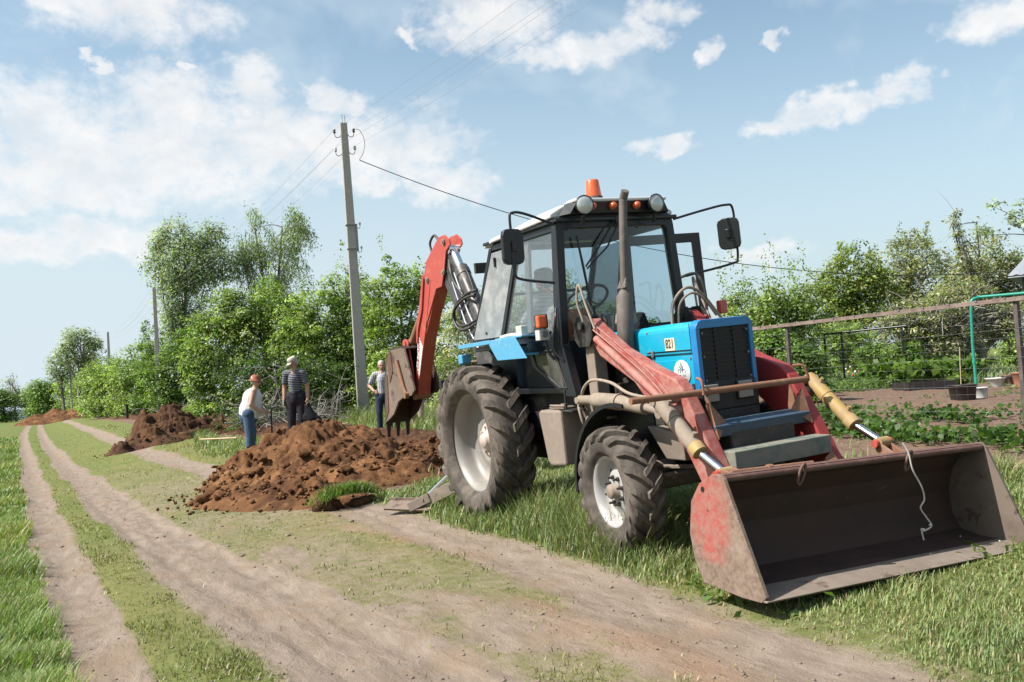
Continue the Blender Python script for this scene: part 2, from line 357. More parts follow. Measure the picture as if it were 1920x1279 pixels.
M['wood'] = surf('weathered_wood', (.33, .25, .18), .85, amt=.4, dirt=(.22,.17,.13), scale=8, bmp=.4)
M['pale_wood'] = surf('pale_wood', (.58, .42, .27), .75, amt=.2, dirt=(.40,.28,.19), scale=9)
M['bark'] = surf('tree_bark', (.13, .11, .095), .9, amt=.5, dirt=(.24,.215,.19), scale=7, bmp=.9, fine=30)
M['bark_pale'] = surf('pale_bark', (.30, .28, .25), .9, amt=.4, dirt=(.15,.13,.11), scale=5, bmp=.6, fine=30)
M['green_pipe'] = surf('green_gate_paint', (.02, .33, .24), .4, amt=.1, dirt=(.2,.35,.28), scale=6)
M['skin'] = surf('skin', (.50, .265, .19), .55, amt=.25, dirt=(.42,.20,.14), scale=8, bmp=.05, var=.06)
M['leaf'] = leafmat('leaf', .46); M['grassm'] = leafmat('grass_blade', .30, .5)
M['glass'] = glassmat('cab_glass', (.62,.74,.80), .022, .8)
M['glass_dusty'] = glassmat('dusty_cab_glass', (.93,.95,.95), .045, .45, .5)
M['glass_clear'] = glassmat('clear_cab_glass', (.85,.92,.94), .02, .8)
# ================================================================ TERRAIN
def T1(u): return np.interp(u, [2,5.6,13,30,52,75,400], [.42,.30,.065,-.32,-.73,-1.0,-1.0])
def T2(u): return np.interp(u, [2,5,12,28,48,75,400], [1.72,1.62,1.06,.57,.24,.05,.05])
def T2w(u): return np.interp(u, [2,5,12,28,48,400], [.60,.50,.34,.27,.22,.22])
def T3(u): return np.interp(u, [2,5,10,20,29,85,400], [3.15,3.28,3.25,2.75,2.45,2.5,2.5])
def ground_h(x, y, ruts=True):
    x = np.asarray(x, float); y = np.asarray(y, float)
    s = .1763+.048*(np.minimum(x, 14)-4.73)+.0103*(np.clip(y, 2, 34)-8.51)
    k = .045
    h = k*np.logaddexp(0, (s-.02)/k)
    h = h*sstep(.2, 3.2, x)+0*x
    if ruts:
        r = -.035*np.exp(-((x-T1(y))/.20)**2)-.03*np.exp(-((x-T2(y))/(T2w(y)*.8))**2)-.03*np.exp(-((x-T3(y))/.28)**2)
        st = fbm(x*11+3, y*.9, 3)-.5; inb = np.exp(-((x-T2(y))/(T2w(y)*1.1))**2)+np.exp(-((x-T3(y))/.5)**2)+np.exp(-((x-T1(y))/.25)**2)
        r = r+.030*st*np.minimum(inb, 1)*(1-sstep(12, 25, y))-.022*np.exp(-((x-T2(y)-.22)/.09)**2)*(1-sstep(14, 25, y))-.02*np.exp(-((x-T2(y)+.20)/.08)**2)*(1-sstep(14, 25, y))
        h = h+r*(1-sstep(60, 120, y))
    h = h+.03*(fbm(x*.7+9, y*.5+3, 3)-.5)+.014*(fbm(x*4+31, y*2.6+7, 3)-.5)
    h = h+.10*(fbm(x*.12+4, y*.12+8, 3)-.5)*sstep(6, 14, x)
    return h
def gz(x, y): return float(ground_h(np.array([x]), np.array([y]))[0])
def bare_mask(x, y):
    w = (fbm(x*1.3+40, y*.7+11, 4)-.5)
    a = 1-sstep(.14, .34, np.abs(x-T1(y)+w*.22))
    b = 1-sstep(T2w(y)*.75, T2w(y)*1.25+.05, np.abs(x-T2(y)+w*.3))
    c = (1-sstep(.12, .52, np.abs(x-T3(y)+w*.35)))*.93
    midstrip = .47*sstep(T2(y)-.1, T2(y)+.5, x)*(1-sstep(T3(y), T3(y)+.5, x))*(1-sstep(14, 34, y))*(.7+.6*fbm(x*1.4, y*.7+3, 4)); lf = .40*sstep(T2(y)-1.05, T2(y)-.35, x)*(x < T2(y))*(1-sstep(8, 16, y))
    near = (1-sstep(6, 10, y))*sstep(2.0, 2.5, x)*(1-sstep(4.0, 4.8, x))*.34*sstep(.42, .62, fbm(x*1.1+3, y*1.1+9, 4))
    mid = .78*(1-sstep(7, 16, y))*sstep(T2(y), T2(y)+.3, x)*(1-sstep(3.4, 3.9, x))*sstep(.28, .66, fbm(x*2.1+13, y*1.0+5, 4))
    return np.clip(np.maximum.reduce([a, b, c, near, mid, midstrip, lf]), 0, 1)
def soil_mask(x, y):
    w = (fbm(x*.9+2, y*.6+77, 4)-.5)*1.6
    band = sstep(4.35, 5.0, x+w*.5)*(1-sstep(7.1, 7.7, x+w*.4+(y-18)*.004))*sstep(12.0, 13.6, y+w)*(1-sstep(150, 190, y))
    aprn = (1-sstep(.85, 1.05, np.hypot((x-4.0)/2.1, (y-14.3)/3.0)+w*.2))
    gard = np.maximum(sstep(10.25, 10.6, x+w*.05), sstep(7.6, 8.6, x+w*.5)*(1-sstep(12.5, 14, y+w)))*(1-sstep(19.3, 20.2, x+w*.6))*(1-sstep(30, 33, y))
    return np.clip(np.maximum.reduce([band, aprn*.9, gard]), 0, 1)
def axis(lo, a, b, st, hi, g=1.09):
    v = list(np.arange(a, b, st)); s = st; p = b
    while p < hi: v.append(p); s *= g; p += s
    v.append(hi); s = st; p = a-st; pre = []
    while p > lo: pre.append(p); s *= g; p -= s
    pre.append(lo); return np.array(pre[::-1]+v)
gx = axis(-900, -2.2, 7.0, .045, 1200); gy = axis(-120, 2.6, 17, .05, 2500, 1.07)
GX, GY = np.meshgrid(gx, gy, indexing='ij')
GZ = ground_h(GX, GY)
bm_ = bare_mask(GX, GY); sm_ = soil_mask(GX, GY)
GZ = GZ+sm_*(.07*(fbm(GX*3.1, GY*3.1, 4)-.5)+.02*(fbm(GX*9, GY*9, 2)-.5))
moss = np.clip(sstep(-.05, .35, GX)*(1-sstep(3.8, 4.8, GX))*sstep(.36, .66, fbm(GX*1.7+7, GY*.8+3, 4))*(1-sstep(18, 50, GY))+.25*(GX > 0), 0, 1)
nx, ny = GX.shape
idx = np.arange(nx*ny).reshape(nx, ny)
F = np.stack([idx[:-1, :-1], idx[1:, :-1], idx[1:, 1:], idx[:-1, 1:]], -1).reshape(-1, 4)
def ground_material():
    m, b = new_mat('ground_surface'); t = b.n('ShaderNodeTexCoord').outputs['Object']
    a = b.n('ShaderNodeAttribute', attribute_name='Col'); sp = b.n('ShaderNodeSeparateColor'); b.l(a.outputs['Color'], sp.inputs[0])
    st = b.n('ShaderNodeMapping'); st.inputs['Scale'].default_value = (1.6, .55, 1); b.l(t, st.inputs['Vector'])
    n1 = b.noise(t, 1.3, 8, .62, .3); n2 = b.noise(t, 9, 7, .65); n3 = b.noise(t, 55, 5, .7); n4 = b.noise(st.outputs[0], 5.5, 7, .62, .4); n5 = b.noise(t, 140, 3, .7)
    # dry dirt
    d = b.mix(b.ramp(n4, .3, .7), (0.172, 0.134, 0.104, 1), (0.241, 0.192, 0.155, 1))
    d = b.mix(b.ramp(n1, .48, .72), d, (0.209, 0.149, 0.105, 1))
    d = b.mix(b.m('MULTIPLY', b.ramp(n3, .60, .74), .55), d, (0.106, 0.081, 0.064, 1))
    d = b.mix(b.m('MULTIPLY', b.ramp(n5, .62, .72), .5), d, (0.275, 0.242, 0.205, 1))
    d = b.mix(b.m('MULTIPLY', a.outputs['Alpha'], .38), d, (0.263, 0.140, 0.073, 1))
    peb = b.n('ShaderNodeTexVoronoi'); peb.inputs['Scale'].default_value = 42; b.l(t, peb.inputs['Vector']); pb_ = b.m('MULTIPLY', b.ramp(peb.outputs['Distance'], .10, .22, 1.0, 0.0), b.ramp(n2, .52, .66))
    d = b.mix(b.m('MULTIPLY', pb_, .7), d, (0.299, 0.254, 0.213, 1))
    # turf
    g = b.mix(b.ramp(n2, .3, .7), (0.076, 0.100, 0.024, 1), (0.138, 0.155, 0.052, 1))
    g = b.mix(b.ramp(n3, .56, .8), g, (0.207, 0.186, 0.083, 1))
    gm = b.mix(b.ramp(n2, .3, .75), (0.121, 0.121, 0.041, 1), (0.183, 0.172, 0.066, 1))
    g = b.mix(b.m('MULTIPLY', sp.outputs[1], .85), g, gm)
    # dug soil
    s = b.mix(b.ramp(n2, .3, .7), (0.117, 0.072, 0.052, 1), (0.179, 0.124, 0.093, 1)); s = b.mix(b.ramp(n3, .5, .75), s, (0.076, 0.045, 0.031, 1))
    bw = b.m('ADD', sp.outputs[0], b.m('MULTIPLY', b.m('SUBTRACT', b.m('ADD', b.m('MULTIPLY', n2, .5), b.m('MULTIPLY', n3, .5)), .5), 1.5))
    c = b.mix(b.ramp(bw, .20, .78), g, d)
    sw = b.m('ADD', sp.outputs[2], b.m('MULTIPLY', b.m('SUBTRACT', n2, .5), .7))
    c = b.mix(b.ramp(sw, .4, .6), c, s)
    h = b.m('ADD', b.m('ADD', b.m('MULTIPLY', n2, .5), b.m('MULTIPLY', n3, .35)), b.m('ADD', b.m('MULTIPLY', n4, .9), b.m('ADD', b.m('MULTIPLY', n5, .22), b.m('MULTIPLY', pb_, .25))))
    finish(b, princ(b, c, .95, 0, .12, bump(b, h, .75, .045)).outputs[0]); return m
GM = ground_material()
V = np.stack([GX, GY, GZ], -1).reshape(-1, 3)
rst = np.exp(-((GX-T3(GY)+.42+.3*(fbm(GX*1.5, GY*.7, 3)-.5))/.26)**2)*sstep(2, 4, GY)*(1-sstep(10, 14, GY))*sstep(.3, .6, fbm(GX*1.2+9, GY*.8, 3))
C = np.stack([bm_, moss, sm_, rst], -1).reshape(-1, 4)
g_o = npmesh('ground', V, F, GM, C, True); tag(g_o, kind='structure')

# ---------------------------------------------------------------- earth heaps
def soil_material(name, a, b_, c_, sc=1.0):
    m, b = new_mat(name); t = b.n('ShaderNodeTexCoord').outputs['Object']
    n1 = b.noise(t, 1.1*sc, 6, .6, .5); n2 = b.noise(t, 7*sc, 7, .68, .3); n3 = b.noise(t, 38*sc, 5, .7)
    c = b.mix(b.ramp(n1, .40, .58), a+(1,), b_+(1,)); c = b.mix(b.ramp(n2, .46, .70), c, c_+(1,)); c = b.mix(b.m('MULTIPLY', b.ramp(b.noise(t, .7*sc, 5, .6, .8), .52, .66), .6), c, tuple(x*1.5 for x in c_)+(1,))
    c = b.mix(b.m('MULTIPLY', b.ramp(n3, .55, .8), .45), c, tuple(x*.45 for x in a)+(1,))
    h = b.m('ADD', b.m('MULTIPLY', n2, .8), b.m('MULTIPLY', n3, .35))
    finish(b, princ(b, c, .95, 0, .1, bump(b, h, .9, .05)).outputs[0]); return m
SO1 = soil_material('heap_soil', (0.121, 0.057, 0.026), (0.069, 0.032, 0.017), (0.172, 0.090, 0.041))
SO2 = soil_material('dark_heap_soil', (0.076, 0.038, 0.021), (0.045, 0.023, 0.015), (0.110, 0.061, 0.034))
def heap(name, label, cx, cy, ext, blobs, mat, seedv, res=.045, clods=260, group='heaps of dug earth', rough=1.0):
    """blobs: (x, y, height, rx, ry, rot) world; a merged lumpy heightfield with loose clods"""
    x = np.arange(cx-ext[0], cx+ext[0], res); y = np.arange(cy-ext[1], cy+ext[1], res)
    X, Y = np.meshgrid(x, y, indexing='ij'); H = np.zeros_like(X)
    wx = (fbm(X*1.1+seedv, Y*1.1, 4)-.5)*.9; wy = (fbm(X*1.1, Y*1.1+seedv, 4)-.5)*.9
    for bx, by, bh, rx, ry, ro in blobs:
        c, s = math.cos(ro), math.sin(ro); dx = X+wx*.6-bx; dy = Y+wy*.6-by
        q = np.sqrt(((dx*c+dy*s)/rx)**2+((-dx*s+dy*c)/ry)**2)
        cone = bh*np.clip(1-q, 0, 1)**.85
        H = np.maximum(H, cone)+np.minimum(H, cone)*.12
    n = fbm(X*2.3+seedv, Y*2.3+4, 5, .55); rid = 1-np.abs(2*fbm(X*3.3+seedv*2, Y*2.6, 4)-1)*2
    e = sstep(0, .3, H)
    H2 = H+rough*e*(.16*(n-.5)+.08*(rid-.5)*e+.05*(fbm(X*11, Y*11, 3)-.5))
    if res < .06:
        r2 = 1-np.abs(2*fbm(X*6.5+seedv, Y*6.5+2, 4, .6)-1)*2; r3 = np.abs(2*fbm(X*16+1, Y*16+seedv, 3, .6)-1)
        H2 = H2+rough*e*(.034*(r2-.6)-.030*(r3-.25)+.020*(fbm(X*30, Y*30, 2)-.5)+.05*(sstep(.52, .56, fbm(X*3.7+seedv, Y*3.7, 3))-.5)*sstep(.1, .4, H))
    H2 = H2+rough*.05*e*np.sin(H2*22+6*n)*sstep(.45, .6, fbm(X*1.7+5, Y*1.7+seedv, 3))
    H2 = H2-.06*(1-sstep(0, .06, H))
    Z = ground_h(X, Y, False)-.03+H2
    nx, ny = X.shape; idx = np.arange(nx*ny).reshape(nx, ny)
    F = np.stack([idx[:-1, :-1], idx[1:, :-1], idx[1:, 1:], idx[:-1, 1:]], -1).reshape(-1, 4)
    keep = (H > .0).ravel()[F].any(1); F = F[keep]
    o0 = np.array([cx, cy, gz(cx, cy)])
    V = np.stack([X, Y, Z], -1).reshape(-1, 3)-o0
    used = np.unique(F); mp = np.full(len(V), -1); mp[used] = np.arange(len(used))
    base = npmesh(name, V[used], mp[F], mat, None, False); base.location = o0
    tag(base, label, 'earth heap', group)
    # clods: lumpy spheres gathered in one part
    rr = np.random.default_rng(int(seedv*10)+3); VV = []; FF = []; b0 = 0
    ico = bmesh.new(); bmesh.ops.create_icosphere(ico, subdivisions=2, radius=1); iv = np.array([v.co[:] for v in ico.verts]); jf = np.array([[v.index for v in f.verts] for f in ico.faces]); ico.free()
    tries = 0; cnt = 0
    while cnt < clods and tries < clods*30:
        tries += 1
        i = rr.integers(2, nx-2); j = rr.integers(2, ny-2); hh = H[i, j]
        if hh <= 0 or (hh > .35 and rr.random() > .35): continue
        big = rr.random() < .05
        s = rr.uniform(.05, .10) if big else rr.uniform(.010, .038)
        if hh < .12: s = min(s, .04)*.75
        q1 = rr.random(3)*90; d = iv*(1+.75*(vnoise(iv[:, 0]*2.4+q1[0], iv[:, 1]*2.4+iv[:, 2]*3+q1[1])[:, None]-.5)*2+.25*rr.normal(size=(len(iv), 1)).clip(-1, 1)*.5)
        d = d*np.array([1, rr.uniform(.6, 1), rr.uniform(.5, .85)])*s
        an = rr.random()*6.28; c, sn = math.cos(an), math.sin(an)
        d = np.stack([d[:, 0]*c-d[:, 1]*sn, d[:, 0]*sn+d[:, 1]*c, d[:, 2]], -1)
        VV.append(d+np.array([X[i, j]+rr.normal(0, .05)*(1 if hh > .12 else 3.5), Y[i, j]+rr.normal(0, .05)*(1 if hh > .12 else 3.5), max(Z[i, j], gz(X[i, j], Y[i, j])-.0)+s*.25])-o0); FF.append(jf+b0); b0 += len(iv); cnt += 1
    if VV:
        c_ = npmesh('clods', np.concatenate(VV), np.concatenate(FF), mat, None, False, base); tag(c_, kind='stuff')
    return base
heap('dirt_heap', 'large brown earth heap behind the tractor, with a green sod at its foot', 3.7, 14.3, (3.4, 4.6),
     [(3.9, 15.0, .80, 1.75, 2.0, 0), (3.45, 14.7, .76, 1.05, 2.1, .2), (4.55, 14.9, .68, 1.2, 1.9, -.2), (2.75, 13.1, .38, .95, 1.6, .1), (2.95, 12.4, .36, .90, 1.5, .5), (2.5, 14.0, .16, .8, 1.4, .0), (4.5, 13.3, .42, 1.5, 1.5, 0), (5.5, 13.7, .28, 1.4, 1.6, 0), (5.9, 15.2, .26, 1.5, 1.8, 0)], SO1, 3.1, .026, 1700)
heap('dirt_heap', 'dark crumbly earth heap spilling onto the track left of the man in the white vest', 3.3, 31.0, (3.2, 3.6),
     [(3.75, 31.2, 1.15, 1.2, 1.6, 0), (2.95, 30.9, .95, .75, 1.1, .2), (2.3, 29.6, .45, .6, .9, .3), (1.95, 28.7, .33, .50, .6, 0), (5.1, 31.4, .62, 1.6, 1.5, 0), (3.0, 29.6, .46, 1.0, 1.1, 0)], SO2, 8.7, .045, 420, rough=1.5)
heap('dirt_heap', 'distant reddish earth heap at the far end of the track', 1.2, 117.0, (5.6, 8.0),
     [(-.2, 117, 1.15, 2.5, 5, 0), (1.6, 117.5, 1.5, 2.4, 5, 0), (3.4, 118, 1.05, 2.3, 4.5, 0)], SO1, 5.3, .12, 160, rough=1.5)
# spoil along the trench: broken low mounds, one lumpy ribbon
def ribbon():
    y = np.concatenate([np.arange(13.2, 34, .05), np.arange(34, 70, .2), np.arange(70, 150, .6)]); x = np.arange(4.6, 8.2, .05)
    X, Y = np.meshgrid(x, y, indexing='ij')
    c = 6.35+.35*np.sin(Y*.13)+(Y-20)*.004; q = np.abs(X-c)/(1.15+.3*(fbm(X*0, Y*.5, 3)-.5))
    H = np.clip(1-q**2, 0, 1)*(.26+.26*(fbm(X*.8, Y*.45+3, 3)-.4))*sstep(13.3, 14.5, Y)
    e = sstep(0, .2, H); H = H+e*.26*(fbm(X*2.7+5, Y*2.7, 5, .6)-.5)+e*.12*(fbm(X*9, Y*9, 4, .6)-.5)-e*.05*np.abs(2*fbm(X*14, Y*14, 3)-1)
    Z = ground_h(X, Y, False)-.05+H-.05*(H <= 0)
    nx, ny = X.shape; idx = np.arange(nx*ny).reshape(nx, ny)
    F = np.stack([idx[:-1, :-1], idx[1:, :-1], idx[1:, 1:], idx[:-1, 1:]], -1).reshape(-1, 4)
    o = npmesh('trench_spoil', np.stack([X, Y, Z], -1).reshape(-1, 3), F, SO2, None, True)
    tag(o, kind='structure')
ribbon()
# ================================================================ TRACTOR  (local axes: x forward, y to its left, z up; w = -y faces the camera)
tr_m = Matrix(((0.00525, 0.99883, -0.04799, 4.7317), (-0.99993, 0.00475, -0.01052, 8.5096), (-0.01028, 0.04805, 0.99879, .1763), (0, 0, 0, 1)))
TR = empty('tractor', (0, 0, 0), 0, 'blue backhoe tractor with a faded red front loader, parked on the grass bank', 'tractor')
TR.matrix_world = tr_m
def V(x, w, z): return Vector((x, -w, z))
XA, ZA, WA = (1, 0, 0), (0, 0, 1), (0, -1, 0)
def plate(mb, poly, w0, w1): return mb.prism(poly, (0, 0, 0), XA, ZA, WA, w0, w1)
def bez(pts, n=10):
    """Catmull-Rom through points"""
    P = [Vector(p) for p in pts]; P = [P[0]*2-P[1]]+P+[P[-1]*2-P[-2]]; out = []
    for i in range(1, len(P)-2):
        for k in range(n):
            t = k/n; a, b, c, d = P[i-1], P[i], P[i+1], P[i+2]
            out.append(.5*((2*b)+(c-a)*t+(2*a-5*b+4*c-d)*t*t+(3*b-a-3*c+d)*t**3))
    out.append(P[-2]); return out

# ---- wheels
def wheel(cx, cw, cz, Rt, wid, rimR, side, nlug, lugh, rim_prof, rim_mat, deep, front, steer=0.0):
    """side = +1: outer face towards +w. built round its own origin"""
    root = MB()
    hw = wid/2; Rc = Rt-lugh
    s_ = rimR
    pr = [(s_-.014, -hw*.60), (s_+.015, -hw*.80), (s_+(Rc-s_)*.20, -hw*.97), (s_+(Rc-s_)*.55, -hw*1.0), (Rc-.06*Rt/.76, -hw*.93), (Rc-.018, -hw*.72), (Rc, -hw*.35), (Rc, 0)]
    pr = pr+[(a, -b) for a, b in pr[:-1][::-1]]
    ax = Vector((0, -1, 0))
    o = MB(); o.lathe(pr, (0, 0, 0), ax, 96)
    # lugs
    def sect(u):   # u 0 at shoulder sidewall .. 1 at centre ; returns radius, w
        pts = [(Rc-.105*Rt/.76, hw*.985), (Rc-.055, hw*.985), (Rc-.018, hw*.86), (Rc, hw*.55), (Rc, hw*.25), (Rc, -.02)]
        f = u*(len(pts)-1); i = min(int(f), len(pts)-2); t = f-i
        return pts[i][0]*(1-t)+pts[i+1][0]*t, pts[i][1]*(1-t)+pts[i+1][1]*t
    dth = (.33 if not front else .40)
    for sd in (1, -1):
        for k in range(nlug):
            th0 = 2*math.pi*(k+(0 if sd > 0 else .5))/nlug
            NS = 9; rings = []
            for i in range(NS+1):
                u = i/NS; r, w_ = sect(u); r2, w2 = sect(min(1, u+.02)); r1, w1 = sect(max(0, u-.02))
                tr_, tw = r2-r1, w2-w1; L = math.hypot(tr_, tw); nr, nw = -tw/L, tr_/L
                if nr < 0 and u > .3: nr, nw = -nr, -nw
                if u <= .3 and nw < 0: nr, nw = -nr, -nw
                th = th0+dth*u**1.25
                half = (.040 if not front else .031)*(1.0 if u < .9 else .9)*(Rt/.76 if not front else .75)
                hgt = lugh*(.25+.75*min(1, u*3.2))
                row = []
                for (sg, top) in ((-1, 0), (-.72, 1), (.72, 1), (1, 0)):
                    rr = r+nr*hgt*top-(.01 if not top else 0)*1; ww = (w_+nw*hgt*top*.8)
                    t2 = th+sg*half*1.25/r
                    row.append(Vector((rr*math.sin(t2), -ww*sd, rr*math.cos(t2))))
                rings.append(row)
            vs = [p for rw in rings for p in rw]; fs = []
            for i in range(NS):
                for j in range(3): a = i*4+j; fs.append((a, a+1, a+5, a+4))
            fs += [(0, 1, 2, 3), (NS*4+3, NS*4+2, NS*4+1, NS*4)]
            o.add(vs, fs)
    wr = bpy.data.objects.new('wheel', None); COL.objects.link(wr); wr.parent = TR; wr.location = V(cx, cw, cz); wr.rotation_euler = (0, 0, steer); wr.empty_display_size = .1
    if side < 0: wr.scale = (1, -1, 1)
    ty = o.build('tyre', M['rubber'], wr)
    r = MB(); r.lathe(rim_prof, (0, 0, 0), ax, 72); rim = r.build('rim', rim_mat, wr)
    return wr, rim
RW = .20; fl = .13
rear_prof = [(.470, -.16), (.515, -.155), (.515, -.145), (.478, -.12), (.455, -.02), (.455, .03), (.478, .085), (.512, .098), (.517, .106), (.512, .112), (.498, .112), (.468, .095), (.445, .02), (.44, -.03), (.43, -.085), (.30, -.095), (.26, -.06), (.20, -.055), (.16, -.07), (.0, -.07)]
w1, rim1 = wheel(0, .745, .765, .772, .40, .50, 1, 21, .036, rear_prof, M['rim'], True, False)
h = MB(); h.lathe([(.0, .015), (.065, .015), (.075, .0), (.09, -.045), (.17, -.055), (.18, -.075)], (0, 0, 0), (0, -1, 0), 32)
for k in range(8): a = k*math.pi/4+.2; h.cyl((.135*math.cos(a), .06, .135*math.sin(a)), (.135*math.cos(a), .03, .135*math.sin(a)), .015, 6)
h.build('hub', M['hub'], w1)
v = MB()
for k in range(6): a = k*math.pi/3+.45; v.cyl((.285*math.cos(a), .09, .285*math.sin(a)), (.285*math.cos(a), .065, .285*math.sin(a)), .020, 8)
v.build('rim_clamp', M['rim'], w1)
w2, _ = wheel(0, -.745, .765, .772, .40, .50, -1, 21, .036, rear_prof, M['rim'], True, False)
fp = [(.262, -.11), (.285, -.105), (.262, -.085), (.245, -.02), (.25, .07), (.270, .072), (.284, .080), (.288, .086), (.284, .092), (.273, .092), (.255, .082), (.240, .062), (.232, .03), (.228, .0), (.20, -.012), (.165, .01), (.125, .03), (.10, .032), (.0, .032)]
w3, rim3 = wheel(2.45, .785, .487, .492, .27, .275, 1, 19, .032, fp, M['rim_white'], False, True, R(-6))
h = MB(); h.lathe([(.0, .10), (.045, .10), (.055, .09), (.06, .03), (.085, .028)], (0, 0, 0), (0, -1, 0), 24); h.build('hub', M['dustm'], w3)
h = MB()
for k in range(8):
    a = k*math.pi/4+.3; c = Vector((.105*math.cos(a), -.03, .105*math.sin(a))); h.cyl(c, c+Vector((0, -.05, 0)), .010, 6); h.cyl(c, c+Vector((0, -.018, 0)), .018, 6)
h.build('wheel_nut', M['dust_dark'], w3)
h = MB()
for k in range(4):
    a = k*math.pi/2+.75; c = Vector((.185*math.cos(a), .0045, .185*math.sin(a))); h.cyl(c+Vector((0, .005, 0)), c+Vector((0, -.003, 0)), .017, 12)
h.build('rim_hole', M['blackp'], w3)
w4, _ = wheel(2.45, -.785, .487, .492, .27, .275, -1, 19, .032, fp, M['rim_white'], False, True, R(-6))

# ---- chassis
c = MB(); c.box(V(.35, 0, .78), (1.5, .46, .5)); c.box(V(1.35, 0, .80), (.9, .40, .42)); c.box(V(2.0, 0, .92), (1.1, .42, .5)); c.box(V(1.9, 0, .62), (.9, .30, .2)); c.cyl(V(0, -.62, .765), V(0, .62, .765), .13, 20)
c.box(V(.5, 0, 1.2), (1.0, .9, .35))
c.build('gearbox', M['dust_dark'], TR, .02)
c = MB(); c.box(V(2.15, 0, 1.28), (1.25, .36, .35)); c.box(V(1.95, .2, 1.15), (.5, .12, .22)); c.cyl(V(2.35, .22, 1.08), V(2.35, .34, 1.08), .06); c.cyl(V(2.0, .24, 1.33), V(2.3, .24, 1.33), .05); c.cyl(V(2.55, .19, 1.12), V(2.55, .30, 1.22), .045)
for i in range(4): c.cyl(V(1.95+i*.13, .2, 1.4), V(1.95+i*.13, .33, 1.32), .02)
c.build('engine', M['dust_dark'], TR, .012)
c = MB()
for s in (.27, -.27): c.box(V(2.55, s, .80), (1.35, .07, .17))
c.box(V(3.12, 0, .80), (.22, .6, .26)); c.box(V(3.0, 0, .62), (.3, .36, .14)); c.build('front_frame', M['dust_dark'], TR, .01)
c = MB(); c.caps(V(2.45, -.62, .50), V(2.45, .62, .50), .07, .07); c.ell(V(2.45, -.12, .5), (.14, .15, .15)); c.cyl(V(2.45, .58, .38), V(2.45, .58, .66), .09); c.cyl(V(2.45, -.58, .38), V(2.45, -.58, .66), .09); c.cyl(V(2.45, .28, .62), V(2.45, .60, .60), .05); c.bar(V(2.30, .55, .62), V(2.9, .25, .62), .04, .03); c.cyl(V(2.62, -.5, .56), V(2.62, .5, .56), .022)
c.build('front_axle', M['dustm'], TR, .006)
c = MB(); c.hexa([V(2.72, .42, .70), V(2.95, .42, .70), V(2.95, .52, .70), V(2.72, .52, .70), V(2.55, .42, .95), V(2.98, .42, .90), V(2.98, .55, .90), V(2.55, .55, .95)]); c.build('frame_bracket', M['dustm'], TR, .01)

WSB = .037+.272
# ---- bonnet (centre slightly off so the wide grille shows as in the photograph)
BC = .037; BH = .272
def bonnet_section(x, zt, zb, hw, r=.055):
    pts = []
    for sx in (-1, 1):
        for k in range(5):
            t = math.pi/2*k/4
            pts.append((sx*(hw-r+r*math.sin(t) if sx > 0 else hw-r+r*math.sin(math.pi/2-t)), zt-r+(r*math.cos(t) if sx > 0 else r*math.cos(math.pi/2-t))))
    pts.append((hw, zb)); pts = [(-hw, zb)]+pts
    return [V(x, BC+p[0], p[1]+(.018*(1-(p[0]/hw)**2) if p[1] > zb+.01 else 0)) for p in pts]
def loft(mb, secs, cap=True):
    n = len(secs[0]); vs = [p for s in secs for p in s]; fs = []
    for i in range(len(secs)-1):
        for k in range(n): k2 = (k+1) % n; fs.append((i*n+k, i*n+k2, (i+1)*n+k2, (i+1)*n+k))
    if cap: fs += [list(range(n))[::-1], [(len(secs)-1)*n+k for k in range(n)]]
    mb.add(vs, fs)
b = MB(); loft(b, [bonnet_section(2.30, 1.700, 1.475, BH), bonnet_section(2.6, 1.705, 1.475, BH), bonnet_section(2.90, 1.705, 1.475, BH)])
b.build('bonnet', M['blue'], TR, .008)
b = MB(); loft(b, [bonnet_section(1.66, 1.690, 1.46, BH-.012), bonnet_section(2.0, 1.695, 1.46, BH-.01), bonnet_section(2.295, 1.697, 1.46, BH-.01)])
b.build('rear_bonnet', M['blue'], TR, .006)
b = MB(); b.box(V(2.640, BC, 1.330), (.52, 2*BH-.010, .285)); b.box(V(2.60, BC+BH-.003, 1.33), (.38, .006, .20)); b.build('side_panel', M['blue'], TR, .006)
b = MB(); b.box(V(2.1, 0, 1.42), (.42, .42, .10)); b.build('bonnet_underside', M['black_dusty'], TR)
b = MB()   # front surround with opening
zt, zb, hw = 1.712, 1.19, BH+.002
for (a0, a1, c0, c1) in ((-hw, -hw+.035, zb, zt-.055), (hw-.035, hw, zb, zt-.055)):
    b.box(V(2.925, BC+(a0+a1)/2, (c0+c1)/2), (.07, a1-a0, c1-c0))
P = bonnet_section(2.89, zt, zt-.06, hw); Q = bonnet_section(2.962, zt-.004, zt-.06, hw-.004); loft(b, [P, Q])
b.build('grille_surround', M['blue_front_shaded'], TR, .008)
b = MB(); b.box(V(2.925, BC, 1.44), (.03, 2*hw-.06, .46))
for k in range(12): b.box(V(2.946, BC, 1.255+k*.034), (.012, 2*hw-.085, .008))
for s in (-.09, .09): b.box(V(2.944, BC+s, 1.44), (.012, .012, .42))
b.build('grille', M['grille'], TR)
b = MB()
for s in (-.215, .215):
    for z in (1.26, 1.44, 1.615): b.cyl(V(2.945, BC+s, z), V(2.958, BC+s, z), .009, 8)
b.build('grille_screw', M['galv'], TR)
b = MB(); b.box(V(2.90, BC, 1.14), (.12, .54, .22)); b.box(V(2.93, BC, .98), (.08, .52, .10)); b.box(V(2.92, BC, .86), (.05, .48, .15)); b.box(V(2.90, BC, 1.05), (.10, .50, .03)); b.build('lower_front_panel', M['black_dusty'], TR, .01)
for s in (.215, -.115):
    hl = MB(); hl.box(V(2.965, BC+s-.01, 1.165), (.03, .155, .15)); ho = hl.build('headlight', M['blackp'], TR, .012)
    g = MB(); g.box(V(2.984, BC+s-.01, 1.165), (.012, .135, .128)); g.build('lens', M['lens_dirty'], ho, .01)
